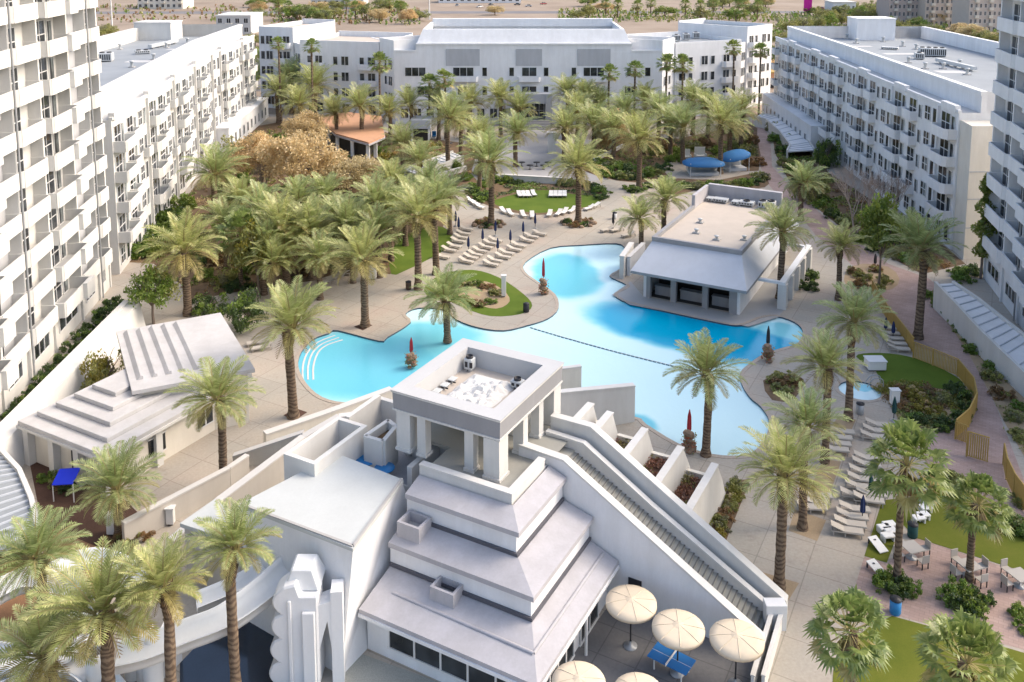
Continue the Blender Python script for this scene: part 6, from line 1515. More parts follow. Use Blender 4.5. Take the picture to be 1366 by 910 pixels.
lrow('sling', [(437,378),(446,373),(455,369),(463,365),(471,361)], -55, 'from the west on the deck below the dark garden benches', 'loungers on the west deck')
lrow('sling', [(343,460),(349,467)], -68, 'of the pair beside the seamed grey roof, from the top', 'pair of loungers by the grey roof')
lrow('sling', [(1183,441),(1186,448),(1191,455),(1195,462),(1199,469)], 80, 'in the stack of five north of the spa lawn, from the top', 'loungers north of the spa lawn')
lrow('sling', [(1122,580),(1119,588),(1117,596),(1114,604)], 80, 'of four beside the tree pit near the spa, from the top', 'loungers by the spa tree pit')
lrow('sling', [(1172,571),(1169,579),(1166,587)], 80, 'of three behind the big fan palm, from the top', 'loungers behind the big fan palm')
lrow('sling', [(1090,666),(1086,674),(1083,682)], 84, 'between the two gravel pits of the tan walk, from the top', 'loungers of the tan walk')
lrow('sling', [(1158,616),(1156,624),(1152,634),(1150,644),(1147,654),(1141,666)], 78, 'from the top in the west file beside the navy umbrella', 'west file of loungers by the navy umbrella')
lrow('sling', [(1162,664),(1159,672),(1140,684),(1137,694),(1134,704),(1130,713)], 78, 'from the top in the lower file beside the navy umbrella', 'lower file of loungers by the navy umbrella')
# closed umbrellas: pole, folded canvas, base
def closed_umbrella(x, y, hpx, canvas, label, group=None, sc=None, z=0.0):
    b_ = P(x, y, z); h = hpx/pxm(b_); t = thing('closed_umbrella', label, 'umbrella', b_, 0, group)
    mb = MB(); mb.tube([(0,0,0),(0,0,h)], .035, 6); mb.build('pole', M['black'], t)
    mb = MB(); n = 10; prof = [(.10,h*.34),(.15,h*.42),(.14,h*.62),(.12,h*.82),(.03,h*1.02)]; vs = []
    for r, z_ in prof:
        for j in range(n): a = 2*PI*j/n; q = r*(1.25 if j % 2 else .8); vs.append((q*math.cos(a),q*math.sin(a),z_))
    mb.add(vs, [(i*n+j,i*n+(j+1)%n,(i+1)*n+(j+1)%n,(i+1)*n+j) for i in range(len(prof)-1) for j in range(n)]+[tuple(range(n-1,-1,-1))]); mb.build('canvas', M[canvas], t)
    mb = MB(); mb.lathe(0,0,[(.3,0),(.3,.06),(.06,.12),(.05,.3)],10); mb.build('base', M['concrete'], t); return t
UM = [(608,302),(612,310),(625,336),(644,326),(661,315),(664,338),(681,327),(698,316),(714,305)]
for i, (x, y) in enumerate(UM): closed_umbrella(x, y, 21, 'navy', f'{ORD[i]} closed dark umbrella among the lounger rows, counted from the west lawn', 'closed umbrellas of the lounger rows')
closed_umbrella(818, 306, 24, 'black', 'lone closed black umbrella between two loungers west of the pool bar')
closed_umbrella(1150, 695, 36, 'navy', 'closed navy umbrella in the lower file of loungers on the tan walk'); closed_umbrella(1161, 664, 32, 'greencanvas', 'closed dark green umbrella at the edge of the games lawn')
closed_umbrella(1192, 562, 34, 'greencanvas', 'closed teal umbrella at the path corner below the spa bed'); closed_umbrella(1191, 452, 24, 'navy', 'closed navy umbrella beside the golden fence, north of the spa lawn')
closed_umbrella(1181, 445, 22, 'navy', 'closed umbrella behind the stack of five loungers by the fence'); closed_umbrella(1167, 358, 20, 'black', 'closed black umbrella at the rock bed east of the pool bar')
# rock pedestals with flowers, each carrying a folded umbrella
def pedestal(x, y, hpx, canvas, label, ulabel):
    b_ = P(x, y); h = hpx/pxm(b_)*.5; rr = random.Random(int(x)); t = thing('rock_pedestal', label, 'planter', b_)
    mb = MB()
    for k in range(16):
        z = h*rr.random(); q = .55*(1-z/h*.55); a = rr.uniform(0,6.3); c = (math.cos(a)*q*.6, math.sin(a)*q*.6); s = rr.uniform(.22,.36)
        mb.lathe(c[0], c[1], [(s*.5,z-s*.6 if z > s*.6 else 0),(s,z),(s*.75,z+s*.5),(.02,z+s*.7)], 7, 0, False)
    mb.build('rocks', M['rock'], t)
    mb = MB()
    for k in range(220): a = rr.uniform(0,6.3); q = .62*rr.random()**.5; leaf(mb, rr, Vector((math.cos(a)*q,math.sin(a)*q,rr.uniform(.1,h*1.0))), .09, 0 if rr.random() < .6 else 1)
    mb.build('flowers', [M['flower'], M['leaf_olive']], t)
    closed_umbrella(x, y-hpx*.25, hpx*.85, canvas, ulabel, z=.0)
pedestal(725,392,44,'redcanvas','rock pedestal with flowers on the deck point west of the upper pool','closed red umbrella on the pedestal west of the upper pool')
pedestal(549,489,36,'redcanvas','rock pedestal in the pool behind the lookout','closed dark red umbrella on the pedestal behind the lookout')
pedestal(919,602,52,'redcanvas','tall rock pedestal by the planter fins, beside the lone palm','closed red umbrella on the pedestal beside the lone palm')
pedestal(1024,482,44,'black','rock pedestal with red flowers at the pool point in front of the pool bar','closed black umbrella on the pedestal in front of the pool bar')
# large cream umbrellas on the patio
def big_umbrella(x, y, z, rpx, label):
    c = P(x, y, z); r = rpx/pxm(c); t = thing('patio_umbrella', label, 'umbrella', (c.x,c.y,0), random.Random(int(x)).uniform(0,1), 'cream umbrellas on the patio')
    mb = MB(); n = 28; prof = [(.02,z+.16),(r*.3,z+.125),(r*.7,z+.04),(r,z-.05),(r*1.0,z-.26),(r*.985,z-.26),(r*.985,z-.1),(.02,z+.2)]
    mb.lathe(0,0,prof,n); mb.build('canopy', M['cream_canvas'], t)
    mb = MB()
    for k in range(8): a = k*PI/4; mb.tube([(math.cos(a)*.1,math.sin(a)*.1,z+.165),(math.cos(a)*r*.7,math.sin(a)*r*.7,z+.05),(math.cos(a)*r,math.sin(a)*r,z-.045)], .022, 4)
    mb.build('seams', M['cream_canvas'], t)
    mb = MB(); mb.tube([(0,0,0),(0,0,z+.12)], .045, 8); mb.build('pole', M['black'], t)
    mb = MB()
    for k in range(8): a = k*PI/4; mb.tube([(0,0,z-.25),(math.cos(a)*r*.95,math.sin(a)*r*.95,z-.12)], .015, 4)
    mb.build('ribs', M['black'], t)
    mb = MB(); mb.lathe(0,0,[(.38,0),(.38,.07),(.1,.11),(.08,.35)],14); mb.build('base', M['steel'], t)
big_umbrella(842,802,2.7,34,'cream patio umbrella nearest the pyramid roof corner, beside the dark door'); big_umbrella(905,836,2.7,35,'cream patio umbrella over the blue table-tennis table')
big_umbrella(983,850,2.7,36,'cream patio umbrella closest to the foot of the stair ramp'); big_umbrella(772,908,2.7,36,'cream patio umbrella half under the pyramid eave at the bottom edge'); big_umbrella(852,922,2.7,34,'cream patio umbrella mostly cut off by the bottom edge')
# table-tennis table
c = (P(861.7,875.8,.76)+P(930,879.6,.76))/2; d_ = P(913.5,902,.76)-P(861.7,875.8,.76); t = thing('table_tennis_table', 'blue table-tennis table with a white net under the cream umbrella', 'table', (c.x,c.y,0), math.atan2(d_.y,d_.x))
M['ttblue'] = mat('table_blue', (0.02,0.16,0.44), .35, .04); hx = d_.length/2; hy = hx*.557
for s in (-1,1):
    mb = MB(); x0, x1 = (0.005, hx) if s > 0 else (-hx, -.005); mb.bx(x0,-hy,.72,x1,hy,.76); mb.build('tabletop', M['ttblue'], t)
    mb = MB()
    for y in (-hy*.7,hy*.7): mb.bx(s*hx*.7-.03,y-.03,0,s*hx*.7+.03,y+.03,.72)
    mb.build('leg', M['frame'], t)
mb = MB(); mb.bx(-.012,-hy-.1,.761,.012,hy+.1,.91); mb.build('net', M['slingw'], t)
mb = MB()
for y in (-.01,): mb.bx(-hx,y,.7605,-.02,y+.02,.763); mb.bx(.02,y,.7605,hx,y+.02,.763)
mb.build('centre_line', M['slingw'], t)
# patio edge railing and end post by the stair
a, b_ = P(1028,840), P(1003,925); t = thing('patio_railing', 'white railing at the edge of the patio, below the foot of the stairs', 'railing', a); og = tuple(a)
for dx in (0,.55):
    mb = MB(); n_ = Vector((1,0,0))*dx; mb.wall((a+n_).xy,(b_+n_).xy,.16,0,.95); mb.wall((a+n_).xy,(b_+n_).xy,.24,.953,1.03); mb.build('rail', M['white'], t, og)
mb = MB(); mb.bx(a.x-.3,a.y-.1,0,a.x+.85,a.y+.6,1.5); mb.build('end_post', M['white2'], t, og)
# lane rope across the pool
a, b_ = P(707,437,-.1), P(930,496,-.1); t = thing('lane_rope', 'thin float rope slung across the middle of the pool', 'rope', a); og = tuple(a)
mb = MB(); mb.tube([a, a.lerp(b_,.5)+Vector((0,-.4,0)), b_], .05, 5); mb.build('line', M['slingw'], t, og)
mb = MB()
for k in range(40):
    u = (k+.5)/40; p = a.lerp(b_,u)+Vector((0,-1.6*u*(1-u),0)); dd = (b_-a).normalized()*.15; mb.tube([p-dd,p+dd], .075, 6)
mb.build('floats', mat('dark_rope_floats', (0.22,0.33,0.38), .5, .1), t, og)
# golden fence: posts, rails and perforated panels
def gfence(L, hpx, label):
    pts = [P(*q) for q in L]; h = hpx/pxm(pts[len(pts)//2]); t = thing('golden_fence', label, 'fence', pts[0]); og = tuple(pts[0])
    for i in range(len(pts)-1):
        a, b_ = pts[i], pts[i+1]; n = max(1, round((b_-a).length/2.2))
        for k in range(n):
            p, q = a.lerp(b_,k/n), a.lerp(b_,(k+1)/n); mb = MB(); d_ = (q-p); L_ = d_.length; m = max(3, int(L_/.14))
            for j in range(m): c = p.lerp(q,(j+.5)/m); e = d_.normalized()*.045; mb.wall((c-e).xy,(c+e).xy,.03,.12,h-.1)
            mb.build('panel', M['gold'], t, og)
            mb = MB(); mb.tube([p,p+Vector((0,0,h))], .06, 6); mb.build('post', M['gold'], t, og)
    mb = MB(); mb.tube([p+Vector((0,0,h)) for p in pts], .06, 6); mb.tube([p+Vector((0,0,.12)) for p in pts], .04, 6); mb.build('rail', M['gold'], t, og)
gfence([(1163,392),(1172,408),(1184,428),(1200,448),(1218,472)], 20, 'golden fence from the rock bed down to the tall palm')
gfence([(1218,478),(1244,488),(1277,502),(1298,528),(1302,548),(1292,570),(1274,586)], 25, 'curved golden fence round the spa lawn and flower bed')
gfence([(1274,586),(1289,592)], 25, 'short golden fence end beside the open gate'); gfence([(1289,609),(1318,618)], 36, 'golden gate leaf standing open on the pink path')
gfence([(1338,620),(1342,640),(1352,662),(1372,690),(1400,720)], 32, 'golden fence running out of the picture at the edge of the pink path')
# rock rings round palms on the deck
def rock_ring(x, y, rx, ry, n, label):
    b_ = P(x, y); s = pxm(b_); rr = random.Random(int(x)); k = rx/s
    for i in range(n):
        a = 2*PI*i/n; p = b_+Vector((math.cos(a)*k, math.sin(a)*k*.8, 0)); r = rr.uniform(.35,.6); mb = MB()
        mb.lathe(0,0,[(r*.9,0),(r,r*.3),(r*.7,r*.7),(.02,r*.85)],7,0,False); o = mb.build('boulder', M['rock']); o.location = p; o.rotation_euler = (0,0,i); o.scale = (1,rr.uniform(.7,1),1)
        tag(o, f'{ORD[i]} boulder, clockwise from the east, {label}', 'boulder', 'boulders '+label)
rock_ring(652,300,20,8,9,'in the rock ring under the west oval-lawn palm'); rock_ring(771,299,20,8,9,'in the rock ring under the east oval-lawn palm')
row(['brown','dark','brown'], [(640,299),(652,303),(664,299),(648,296)], 7, 'the rock ring under the west oval-lawn palm', 'plants of the west rock ring', .7); row(['dark','brown'], [(758,298),(766,302),(778,301),(784,296)], 7, 'the rock ring under the east oval-lawn palm', 'plants of the east rock ring', .7)
# dark benches, bins, signs
def bench(x, y, rz, label):
    t = thing('garden_bench', label, 'bench', P(x,y), math.radians(rz), 'dark benches under the palms')
    mb = MB(); mb.bx(-.9,-.3,.38,.9,.3,.46); mb.build('seat', M['wood'], t); mb = MB(); mb.bx(-.9,.3,.46,.9,.38,.95); mb.build('backrest', M['wood'], t)
    for x_ in (-.8,.8): mb = MB(); mb.bx(x_-.06,-.28,0,x_+.06,.3,.38); mb.build('leg', M['wood'], t)
bench(388,372,10,'dark bench under the west palms, the one nearer the wing'); bench(412,366,18,'dark bench under the west palms, the one nearer the loungers')
def bin_(x, y, m, label):
    t = thing('litter_bin', label, 'bin', P(x,y)); mb = MB(); mb.lathe(0,0,[(.28,0),(.32,.1),(.32,.85),(.25,.86)],12); mb.build('body', M[m], t); mb = MB(); mb.lathe(0,0,[(.34,.86),(.34,.92),(.12,1.02),(.02,1.03)],12); mb.build('lid', M['black'], t)
bin_(545,386,'wood','brown litter bin on the deck by the bright-trunked palm'); bin_(702,416,'black','black litter bin on the lawn point of the gravel island'); bin_(1147,552,'steel','grey litter bin with a black lid beside the spa'); bin_(1217,716,'greencanvas','teal bin at the edge of the terrace lawn'); bin_(1194,818,'bluetop','blue bin where the corner lawn meets the pink terrace'); bin_(820,292,'frame','pale bin on the grey path west of the pool bar')
M['plastic'] = mat('white_plastic', (0.74,0.73,0.70), .5, .04)
def towel_box(x, y, w_, d_, h_, label, rz=0):
    t = thing('towel_stand', label, 'cabinet', P(x,y), rz); mb = MB(); mb.bx(-w_/2,-d_/2,.12,w_/2,d_/2,h_); mb.build('body', M['plastic'], t, bevel=.03); mb = MB(); mb.bx(-w_/2-.06,-d_/2-.06,h_,w_/2+.06,d_/2+.06,h_+.08); mb.build('top', M['frame'], t); mb = MB(); mb.bx(-w_/2+.1,-d_/2+.1,0,w_/2-.1,d_/2-.1,.12); mb.build('base', M['black'], t)
towel_box(497,372,.9,.7,1.5,'white towel stand with a dark base behind the west deck palm'); towel_box(672,396,.5,.4,2.4,'slender white pillar cabinet on the gravel island'); towel_box(1167,492,1.6,1.2,.9,'low white cabinet at the tip of the spa lawn'); towel_box(1193,540,.7,.5,1.3,'white sign board cabinet at the path corner below the spa lawn')
towel_box(228,700,.5,.4,1.2,'small white lamp box on the tan path beside the kiosk'); towel_box(152,712,.7,.6,1.3,'white lantern box at the bend of the palm court')
# white stools and game boards on the lawns
def stool(x, y, label, group):
    t = thing('lawn_stool', label, 'stool', P(x,y), .2, group); mb = MB(); mb.bx(-.42,-.28,.3,.42,.28,.46); mb.build('seat', M['plastic'], t, bevel=.04)
    for sx in (-.34,.34): mb = MB(); mb.bx(sx-.05,-.24,0,sx+.05,.24,.3); mb.build('leg', M['frame'], t)
for i, (x, y) in enumerate([(1186,706),(1179,710),(1187,714),(1184,721)]): stool(x, y, f'{ORD[i]} of four white stools on the small games lawn, from the top', 'white stools on the games lawn')
for i, (x, y) in enumerate([(1236,675),(1234,683),(1231,693),(1225,697)]): stool(x, y, f'{ORD[i]} of four white stools at the edge of the terrace lawn, from the top', 'white stools on the terrace lawn')
def board(x, y, rz, label):
    t = thing('toss_board', label, 'game board', P(x,y), rz); mb = MB(); mb.loft([(-.32,-.6,.08),(.32,-.6,.08),(.32,.6,.38),(-.32,.6,.38)],[(-.32,-.6,.13),(.32,-.6,.13),(.32,.6,.43),(-.32,.6,.43)]); mb.build('board', M['plastic'], t)
    mb = MB(); mb.lathe(0,.32,[(.09,.372),(.01,.372)],12); mb.bx(-.3,.5,0,-.24,.58,.36); mb.bx(.24,.5,0,.3,.58,.36); mb.build('leg', M['black'], t)
board(1171,731,.3,'white bean-bag toss board at the lower end of the games lawn'); board(1170,763,.4,'white toss board lying on the pink terrace beside the square hedge')
# table sets on the pink terrace
def table_set(x, y, label):
    c = P(x,y); t = thing('terrace_table', label, 'table', c, .3, 'dining tables on the pink terrace'); mb = MB(); mb.bx(-.55,-.55,.7,.55,.55,.76); mb.build('tabletop', M['lframe'], t); mb = MB(); mb.lathe(0,0,[(.35,0),(.35,.05),(.06,.1),(.06,.7)],10); mb.build('pedestal', M['steel'], t)
    for k in range(4):
        a = k*PI/2+.3; q = c+Vector((math.cos(a)*.95,math.sin(a)*.95,0)); ch = thing('terrace_chair', f'{ORD[k]} dark chair, anticlockwise from east, at the {label}', 'chair', q, a+PI/2, 'dark chairs on the pink terrace')
        mb = MB(); mb.bx(-.25,-.25,.42,.25,.25,.47); mb.build('seat', M['lframe'], ch); mb = MB(); mb.bx(-.25,-.28,.47,.25,-.23,.95); mb.build('backrest', M['lframe'], ch)
        for sx in (-.22,.22):
            for sy in (-.22,.22): mb = MB(); mb.bx(sx-.025,sy-.025,0,sx+.025,sy+.025,.42); mb.build('leg', M['black'], ch)
table_set(1216,744,'table by the fan palm hedge'); table_set(1292,768,'table behind the square hedge'); table_set(1360,782,'table cut by the picture edge')
# dining tables on the plaza: dark little umbrella-shaped tables
for i, (x, y) in enumerate([(696,222),(707,226),(716,222),(725,226),(731,222),(620,186),(600,196)]):
    t = thing('plaza_table', f'{ORD[i]} dark cafe table on the palm plaza, counted along the rows', 'table', P(x,y), 0, 'dark cafe tables on the palm plaza'); mb = MB(); mb.lathe(0,0,[(.02,.72),(.6,.7),(.62,.76),(.02,.78)],12); mb.build('tabletop', M['black'], t); mb = MB(); mb.lathe(0,0,[(.3,0),(.3,.05),(.06,.1),(.06,.7)],8); mb.build('pedestal', M['black'], t)
for i, (x, y) in enumerate([(565,186),(572,185),(579,184)]):
    t = thing('blue_chair', f'{ORD[i]} blue chair in front of the snack bar, from the west', 'chair', P(x,y), 0, 'blue chairs by the snack bar'); mb = MB(); mb.bx(-.4,-.4,.35,.4,.4,.5); mb.build('seat', M['bluetop'], t); mb = MB(); mb.bx(-.4,.3,.5,.4,.45,1.3); mb.build('backrest', M['bluetop'], t); mb = MB(); mb.bx(-.36,-.36,0,.36,.36,.35); mb.build('base', M['frame'], t)
# spa handrails and pool ladder
t = thing('spa_handrail', 'curved steel handrail at the rim of the round spa', 'handrail', (SPA_C.x+1.2,SPA_C.y+.2,0)); og = tuple(t.location)
for dy in (0,.6): mb = MB(); x, y = SPA_C.x+1.2, SPA_C.y+.2+dy; mb.tube(smooth_path([(x+.9,y,0),(x+.8,y,.9),(x,y,.95),(x-.5,y,.2)],4), .045, 6); mb.build('rail', M['steel'], t, og)
# blue canopy on the porch of the slatted pavilion
c = P(88,628,2.0); t = thing('porch_awning', 'small bright blue cloth awning on the porch of the slatted pavilion', 'awning', (c.x,c.y,0)); mb = MB(); mb.loft([(-.8,-.5,1.2),(.7,-.6,1.35),(.8,.5,1.9),(-.7,.5,1.8)],[(-.8,-.5,1.24),(.7,-.6,1.39),(.8,.5,1.94),(-.7,.5,1.84)]); mb.build('cloth', mat('bright_blue_cloth',(0.01,0.03,0.5),.7,.05), t); mb = MB(); mb.tube([(.7,-.55,0),(.7,-.55,1.35)],.04,6); mb.tube([(-.75,-.45,0),(-.75,-.45,1.2)],.04,6); mb.build('pole', M['frame'], t)
# ================================================================ the district beyond the resort
def bgpalm(x, y, hm, R_, label):
    b_ = P(x, y); t = thing('fan_palm', label, 'palm tree', b_, x, 'palms along the road beyond the resort')
    o = bpy.data.objects.new('trunk', TF[x % 2]); COL.objects.link(o); o.parent = t; o.scale = (1.2,1.2,hm/6)
    o = bpy.data.objects.new('crown', FC[x % 3]); COL.objects.link(o); o.parent = t; o.location = (0,0,hm); o.scale = (R_,R_,R_)
for i, x in enumerate((808,824,850,868,914,934,951,984,1010,992)): bgpalm(x, 22+(i % 3)*2, 7.5, 3.8, f'{ORD[i]} palm from the west in the roadside row right of the sand lot')
for i, x in enumerate((372,386,462,474,520,535,345)): bgpalm(x, 20+(i % 2)*6, 7, 3.6, f'{ORD[i]} roadside palm from the west, beyond the pale-roofed angled block')
def bgtree(kind, x, y, Rm, hm, label):
    b_ = P(x, y); t = thing('roadside_tree', label, 'tree', b_, x, 'trees beyond the resort')
    o = bpy.data.objects.new('trunk', LIMB[x % 2]); COL.objects.link(o); o.parent = t; o.scale = (Rm,Rm,hm*.7)
    o = bpy.data.objects.new('crown', CM[kind][x % 2]); COL.objects.link(o); o.parent = t; o.location = (0,0,hm*.55); o.scale = (Rm,Rm,hm*.6)
rr = random.Random(77)
BT = [('olive',1040,62),('green',1032,90),('olive',1052,45),('olive',1070,42),('olive',1090,40),('green',1105,38),('olive',1122,36),('olive',1145,32),('olive',1165,30),('green',1185,40),('olive',1200,46),('olive',1216,50),
 ('olive',1250,62),('olive',1265,68),('olive',1282,74),('green',1296,80),('olive',1312,86),('olive',1326,90),('olive',1290,56),('olive',1310,62),('olive',1240,48),('olive',1328,66),('green',1225,40),('olive',340,62),('green',336,90),('green',342,118),('olive',330,40),('orange',545,32),('olive',560,28),('orange',660,20),('olive',770,26),('olive',785,25),('green',410,24),('olive',430,30),('olive',500,26),('olive',130,52),('olive',145,50),('orange',345,20),('orange',1046,110),('olive',1055,85)]
for i, (k, x, y) in enumerate(BT):
    side = 'right of the far apartment row' if x > 1030 else ('beside the sunlit wing' if x < 350 else 'behind the central block')
    bgtree(k, x, y, rr.uniform(4.2,6.0), rr.uniform(5.5,8), f'{NEAR.get(k,k+"-leaved")} tree {side}, number {i+1} along the road from the east' if False else f'{k}-leaved roadside tree {side}, {ORD[i % 20]} one {"on" if i < 20 else "past"} the near kerb')
for i in range(46):
    x = rr.uniform(340,560) if i < 18 else (rr.uniform(770,1030) if i < 30 else rr.uniform(1030,1335)); y = rr.uniform(8,30) if i < 30 else rr.uniform(14,30)+max(0,(x-1180))*.28
    where = 'west of the white pole' if i < 18 else ('behind the roadside palms' if i < 30 else 'beyond the shaded wing')
    bgtree(['olive','green','olive','orange'][i % 4], int(x), y, rr.uniform(5,7.5), rr.uniform(5.5,8.5), f'{["olive","green","olive","tawny"][i%4]} tree of the {ORD[i%20]} clump {where}' if i < 40 else f'small {["olive","green","olive","tawny"][i%4]} tree, {ORD[i-40]} at the road verge {where}')
def block(x, ytop, ybase, wpx, dep, m, label, floors, cols, name='apartment_block', cat='building'):
    b_ = P(x, ybase); s = pxm(b_); w_ = wpx/s; h = V(x, ytop, b_.y).z; t = thing(name, label, cat, b_); mb = MB(); mb.bx(-w_/2,0,0,w_/2,dep,h); mb.build('wall', M[m], t)
    mb = MB(); mb.bx(-w_/2-.2,-.2,h,w_/2+.2,dep+.2,h+.6); mb.build('parapet', M['white'], t)
    fr = ((b_.x-w_/2,b_.y),(1,0),(0,-1)); sh = h/floors
    for f in range(floors):
        for c in range(cols):
            cw = w_/cols; put_window(t, fr, c*cw+cw*.2, 0.0, f*sh+sh*.25, cw*.5, sh*.55, 2, 1)
            if f and c % 3 == 1: put_balcony(t, fr, c*cw+cw*.1, cw*.75, -.05, 1.3, f*sh+.1, 1.0, 0, ('cream','soffit'))
M['apt'] = mat('tan_apartment_stucco', (0.55,0.48,0.42), .85, .06); M['apt2'] = mat('rosy_apartment_stucco', (0.50,0.42,0.38), .85, .06)
block(1208,-26,34,46,16,'apt2','rosy apartment block with dark balconies beyond the shaded wing roof',6,8); block(1262,-22,36,58,16,'apt','tan apartment block beyond the shaded wing, middle of three',6,9); block(1316,-18,44,50,16,'apt','tan apartment block with a row of arched shadows, closest to the tall tower',6,8)
block(1126,4,24,30,14,'white2','low grey-white hall beyond the wing, beside the parked cars',1,5,'warehouse'); block(312,22,46,46,20,'soffit','grey windowless-looking shed behind the sunlit wing roof',2,4,'warehouse'); block(214,-4,12,60,20,'cream','cream low building far behind the sunlit wing',2,8,'warehouse'); block(450,-2,12,70,20,'soffit','long dull building far beyond the angled block',1,9,'warehouse'); block(640,-6,4,110,20,'white2','long pale hall on the horizon road',1,12,'warehouse')
def car(x, y, rz, col, label):
    t = thing('parked_car', label, 'car', P(x,y), rz, 'cars parked beyond the resort'); M.setdefault(col, mat(col, {'car_white':(.7,.7,.7),'car_dark':(.05,.05,.06),'car_red':(.35,.04,.04),'car_silver':(.4,.41,.43)}[col], .3, .03, spec=.6))
    mb = MB(); mb.loft(rect(-.9,-2.2,.9,2.2,.35), rect(-.86,-2.15,.86,2.15,.85)); mb.build('body', M[col], t)
    mb = MB(); mb.loft(rect(-.8,-1.5,.8,1.1,.851), rect(-.65,-1.0,.65,.6,1.42)); mb.build('cabin', M['glass'], t)
    for sx in (-.85,.85):
        for sy in (-1.35,1.35): mb = MB(); mb.tube([(sx-.1,sy,.32),(sx+.1,sy,.32)], .32, 10); mb.build('wheel', M['black'], t)
CC = ['car_white','car_dark','car_silver','car_red']
for i, (x, y) in enumerate([(1150,10),(1162,12),(1140,14),(1172,8),(1118,8),(690,7),(705,9),(725,6),(640,10),(655,7),(610,8),(1098,12)]):
    car(x, y, .3*i, CC[i % 4], f'{CC[i%4][4:]} car on the far lot, {ORD[i]} of those seen above the roofs')
t = thing('billboard', 'magenta roadside sign board on a post, far beyond the wing', 'sign', P(1077,22)); h = 9
mb = MB(); mb.tube([(0,0,0),(0,0,5)], .3, 8); mb.build('post', M['steel'], t); mb = MB(); mb.bx(-2.2,-.3,3,2.2,.3,h+1); mb.build('board', mat('magenta_board', (0.55,0.02,0.30), .5, .05), t)
for (x, yb, h, nm) in [(573,26,16,'tall white pole standing behind the central block'),(150,40,16,'pale blue-grey mast behind the tall tower')]:
    t = thing('light_mast', nm, 'pole', P(x,yb)); mb = MB(); mb.tube([(0,0,0),(0,0,h)], [.35,.25], 8); mb.build('shaft', M['frame'], t); mb = MB(); mb.bx(-.8,-.3,h,.8,.3,h+.4); mb.build('lamp_head', M['steel'], t)
b_ = P(1034,118); t = thing('garden_shed', 'orange-brown shed between the right angled block and the shaded wing', 'shed', b_); mb = MB(); mb.bx(-2.4,0,0,2.4,6,4.2); mb.build('wall', M['orange'], t); mb = MB(); mb.bx(-2.6,-.2,4.2,2.6,6.2,4.5); mb.build('roof', M['gold'], t); mb = MB(); mb.bx(-1.4,-.04,.1,.6,.0,2.6); mb.build('door', M['black'], t)

cover('scrub', [(-200,30),(-200,8),(340,8),(340,30)], 900, ['leaf_olive','leaf_brown','leaf_green'], 11, (.5,.9), 1.6)
cover('scrub', [(360,34),(360,12),(560,12),(560,34)], 700, ['leaf_olive','leaf_green','leaf_brown'], 12, (.5,.9), 1.8)
cover('scrub', [(745,30),(745,14),(1030,14),(1030,30)], 900, ['leaf_olive','leaf_green'], 13, (.5,.9), 1.8)
cover('scrub', [(1030,60),(1030,20),(1340,20),(1340,100)], 3200, ['leaf_olive','leaf_green','leaf_pale'], 14, (.45,.9), 2.2)
# ---- a facade with more than about a hundred equal parts keeps the hundred largest in view; the rest become one part
def merge_rest(parent, stem, keep=100):
    ch = [o for o in parent.children if o.type == 'MESH' and o.name.split('.')[0] == stem]
    if len(ch) <= keep+5: return
    def order(o):
        p = parent.location+o.location; d = p.y*_c-(p.z-H)*_s; v = p.y*_s+(p.z-H)*_c
        x, y = X0+F*p.x/max(d, .1), Y0-F*v/max(d, .1)
        return (not (-20 < x < 1386 and -20 < y < 930), d)
    ch.sort(key=order); rest = ch[keep:]; mb = MB(); mats = []
    for o in rest:
        rz = o.rotation_euler.z; c, s = math.cos(rz), math.sin(rz); me = o.data
        idx = []
        for m in me.materials:
            if m not in mats: mats.append(m)
            idx.append(mats.index(m))
        k = len(mb.v)
        mb.v += [(o.location.x+c*v.co.x-s*v.co.y, o.location.y+s*v.co.x+c*v.co.y, o.location.z+v.co.z) for v in me.vertices]
        for p in me.polygons: mb.f.append(tuple(i+k for i in p.vertices)); mb.m.append(idx[p.material_index]); mb.sm.append(False)
    for o in rest: bpy.data.objects.remove(o)
    tag(mb.build(stem, mats, parent), kind='stuff')
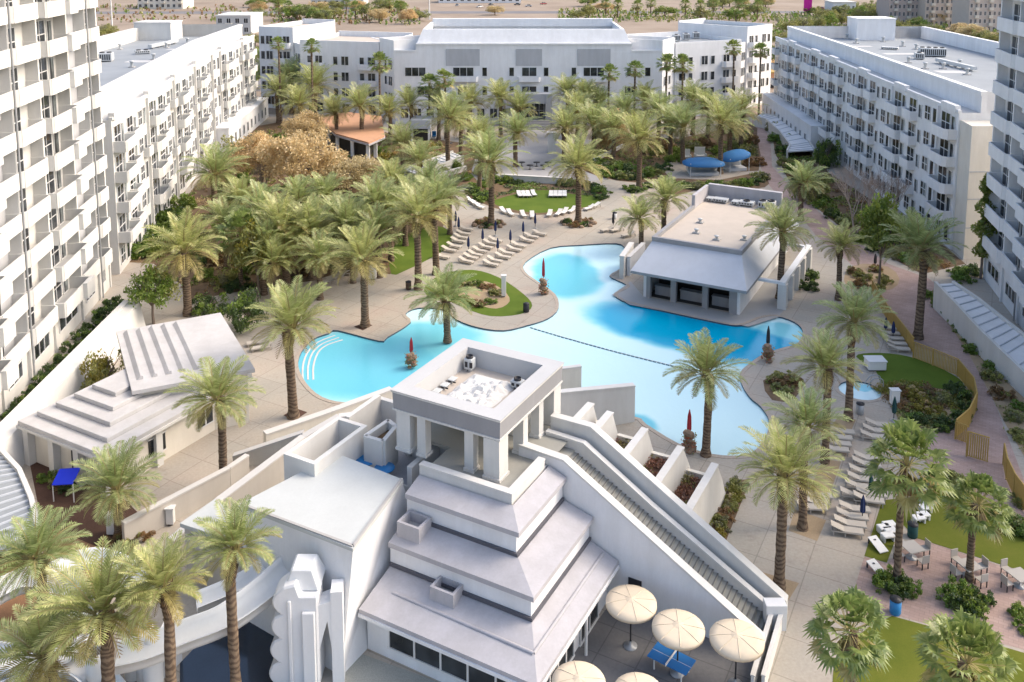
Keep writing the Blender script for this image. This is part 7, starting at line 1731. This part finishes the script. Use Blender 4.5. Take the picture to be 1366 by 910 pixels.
for b_ in [o for o in COL.objects if o.parent is None and o.type == 'EMPTY' and o.name.startswith(('hotel_', 'apartment_'))]:
    for st in ('window', 'balcony'): merge_rest(b_, st)
# ---------------------------------------------------------------- camera, light, view
cam = bpy.data.cameras.new('camera'); co = bpy.data.objects.new('camera', cam); COL.objects.link(co)
co.location = (0, 0, H); co.rotation_euler = (PI/2-TH, 0, 0)
cam.sensor_fit = 'HORIZONTAL'; cam.sensor_width = 36; cam.lens = F*36/1366
cam.shift_y = -(455-Y0)/1366
cam.clip_start = 0.5; cam.clip_end = 8000
SC.camera = co
SUN_EL, SUN_AZ = math.radians(40), math.radians(78)       # azimuth from +Y towards +X
w = bpy.data.worlds.new('World'); SC.world = w; w.use_nodes = True
nt = w.node_tree; nt.nodes.clear()
sky = nt.nodes.new('ShaderNodeTexSky'); sky.sky_type = 'NISHITA'; sky.sun_disc = False
sky.sun_elevation = SUN_EL; sky.sun_rotation = SUN_AZ
sky.air_density = 1.0; sky.dust_density = 5.0; sky.ozone_density = 1.0
bg = nt.nodes.new('ShaderNodeBackground'); bg.inputs[1].default_value = 0.15
ow = nt.nodes.new('ShaderNodeOutputWorld')
nt.links.new(sky.outputs[0], bg.inputs[0]); nt.links.new(bg.outputs[0], ow.inputs[0])
sun = bpy.data.lights.new('sun', 'SUN'); sun.energy = 0.52; sun.angle = math.radians(35); sun.color = (1.0, 0.90, 0.76)
so = bpy.data.objects.new('sun', sun); COL.objects.link(so)
dirv = Vector((math.sin(SUN_AZ)*math.cos(SUN_EL), math.cos(SUN_AZ)*math.cos(SUN_EL), math.sin(SUN_EL)))
so.rotation_euler = dirv.to_track_quat('Z', 'Y').to_euler(); so.location = (60, 0, 90)
SC.view_settings.view_transform = 'Standard'; SC.view_settings.look = 'None'
SC.view_settings.exposure = 1.28; SC.view_settings.gamma = 1
SC.view_settings.use_curve_mapping = False
SC.render.engine = 'CYCLES'
SC.cycles.max_bounces = 6; SC.cycles.diffuse_bounces = 3; SC.cycles.transparent_max_bounces = 6
SC.cycles.use_denoising = True
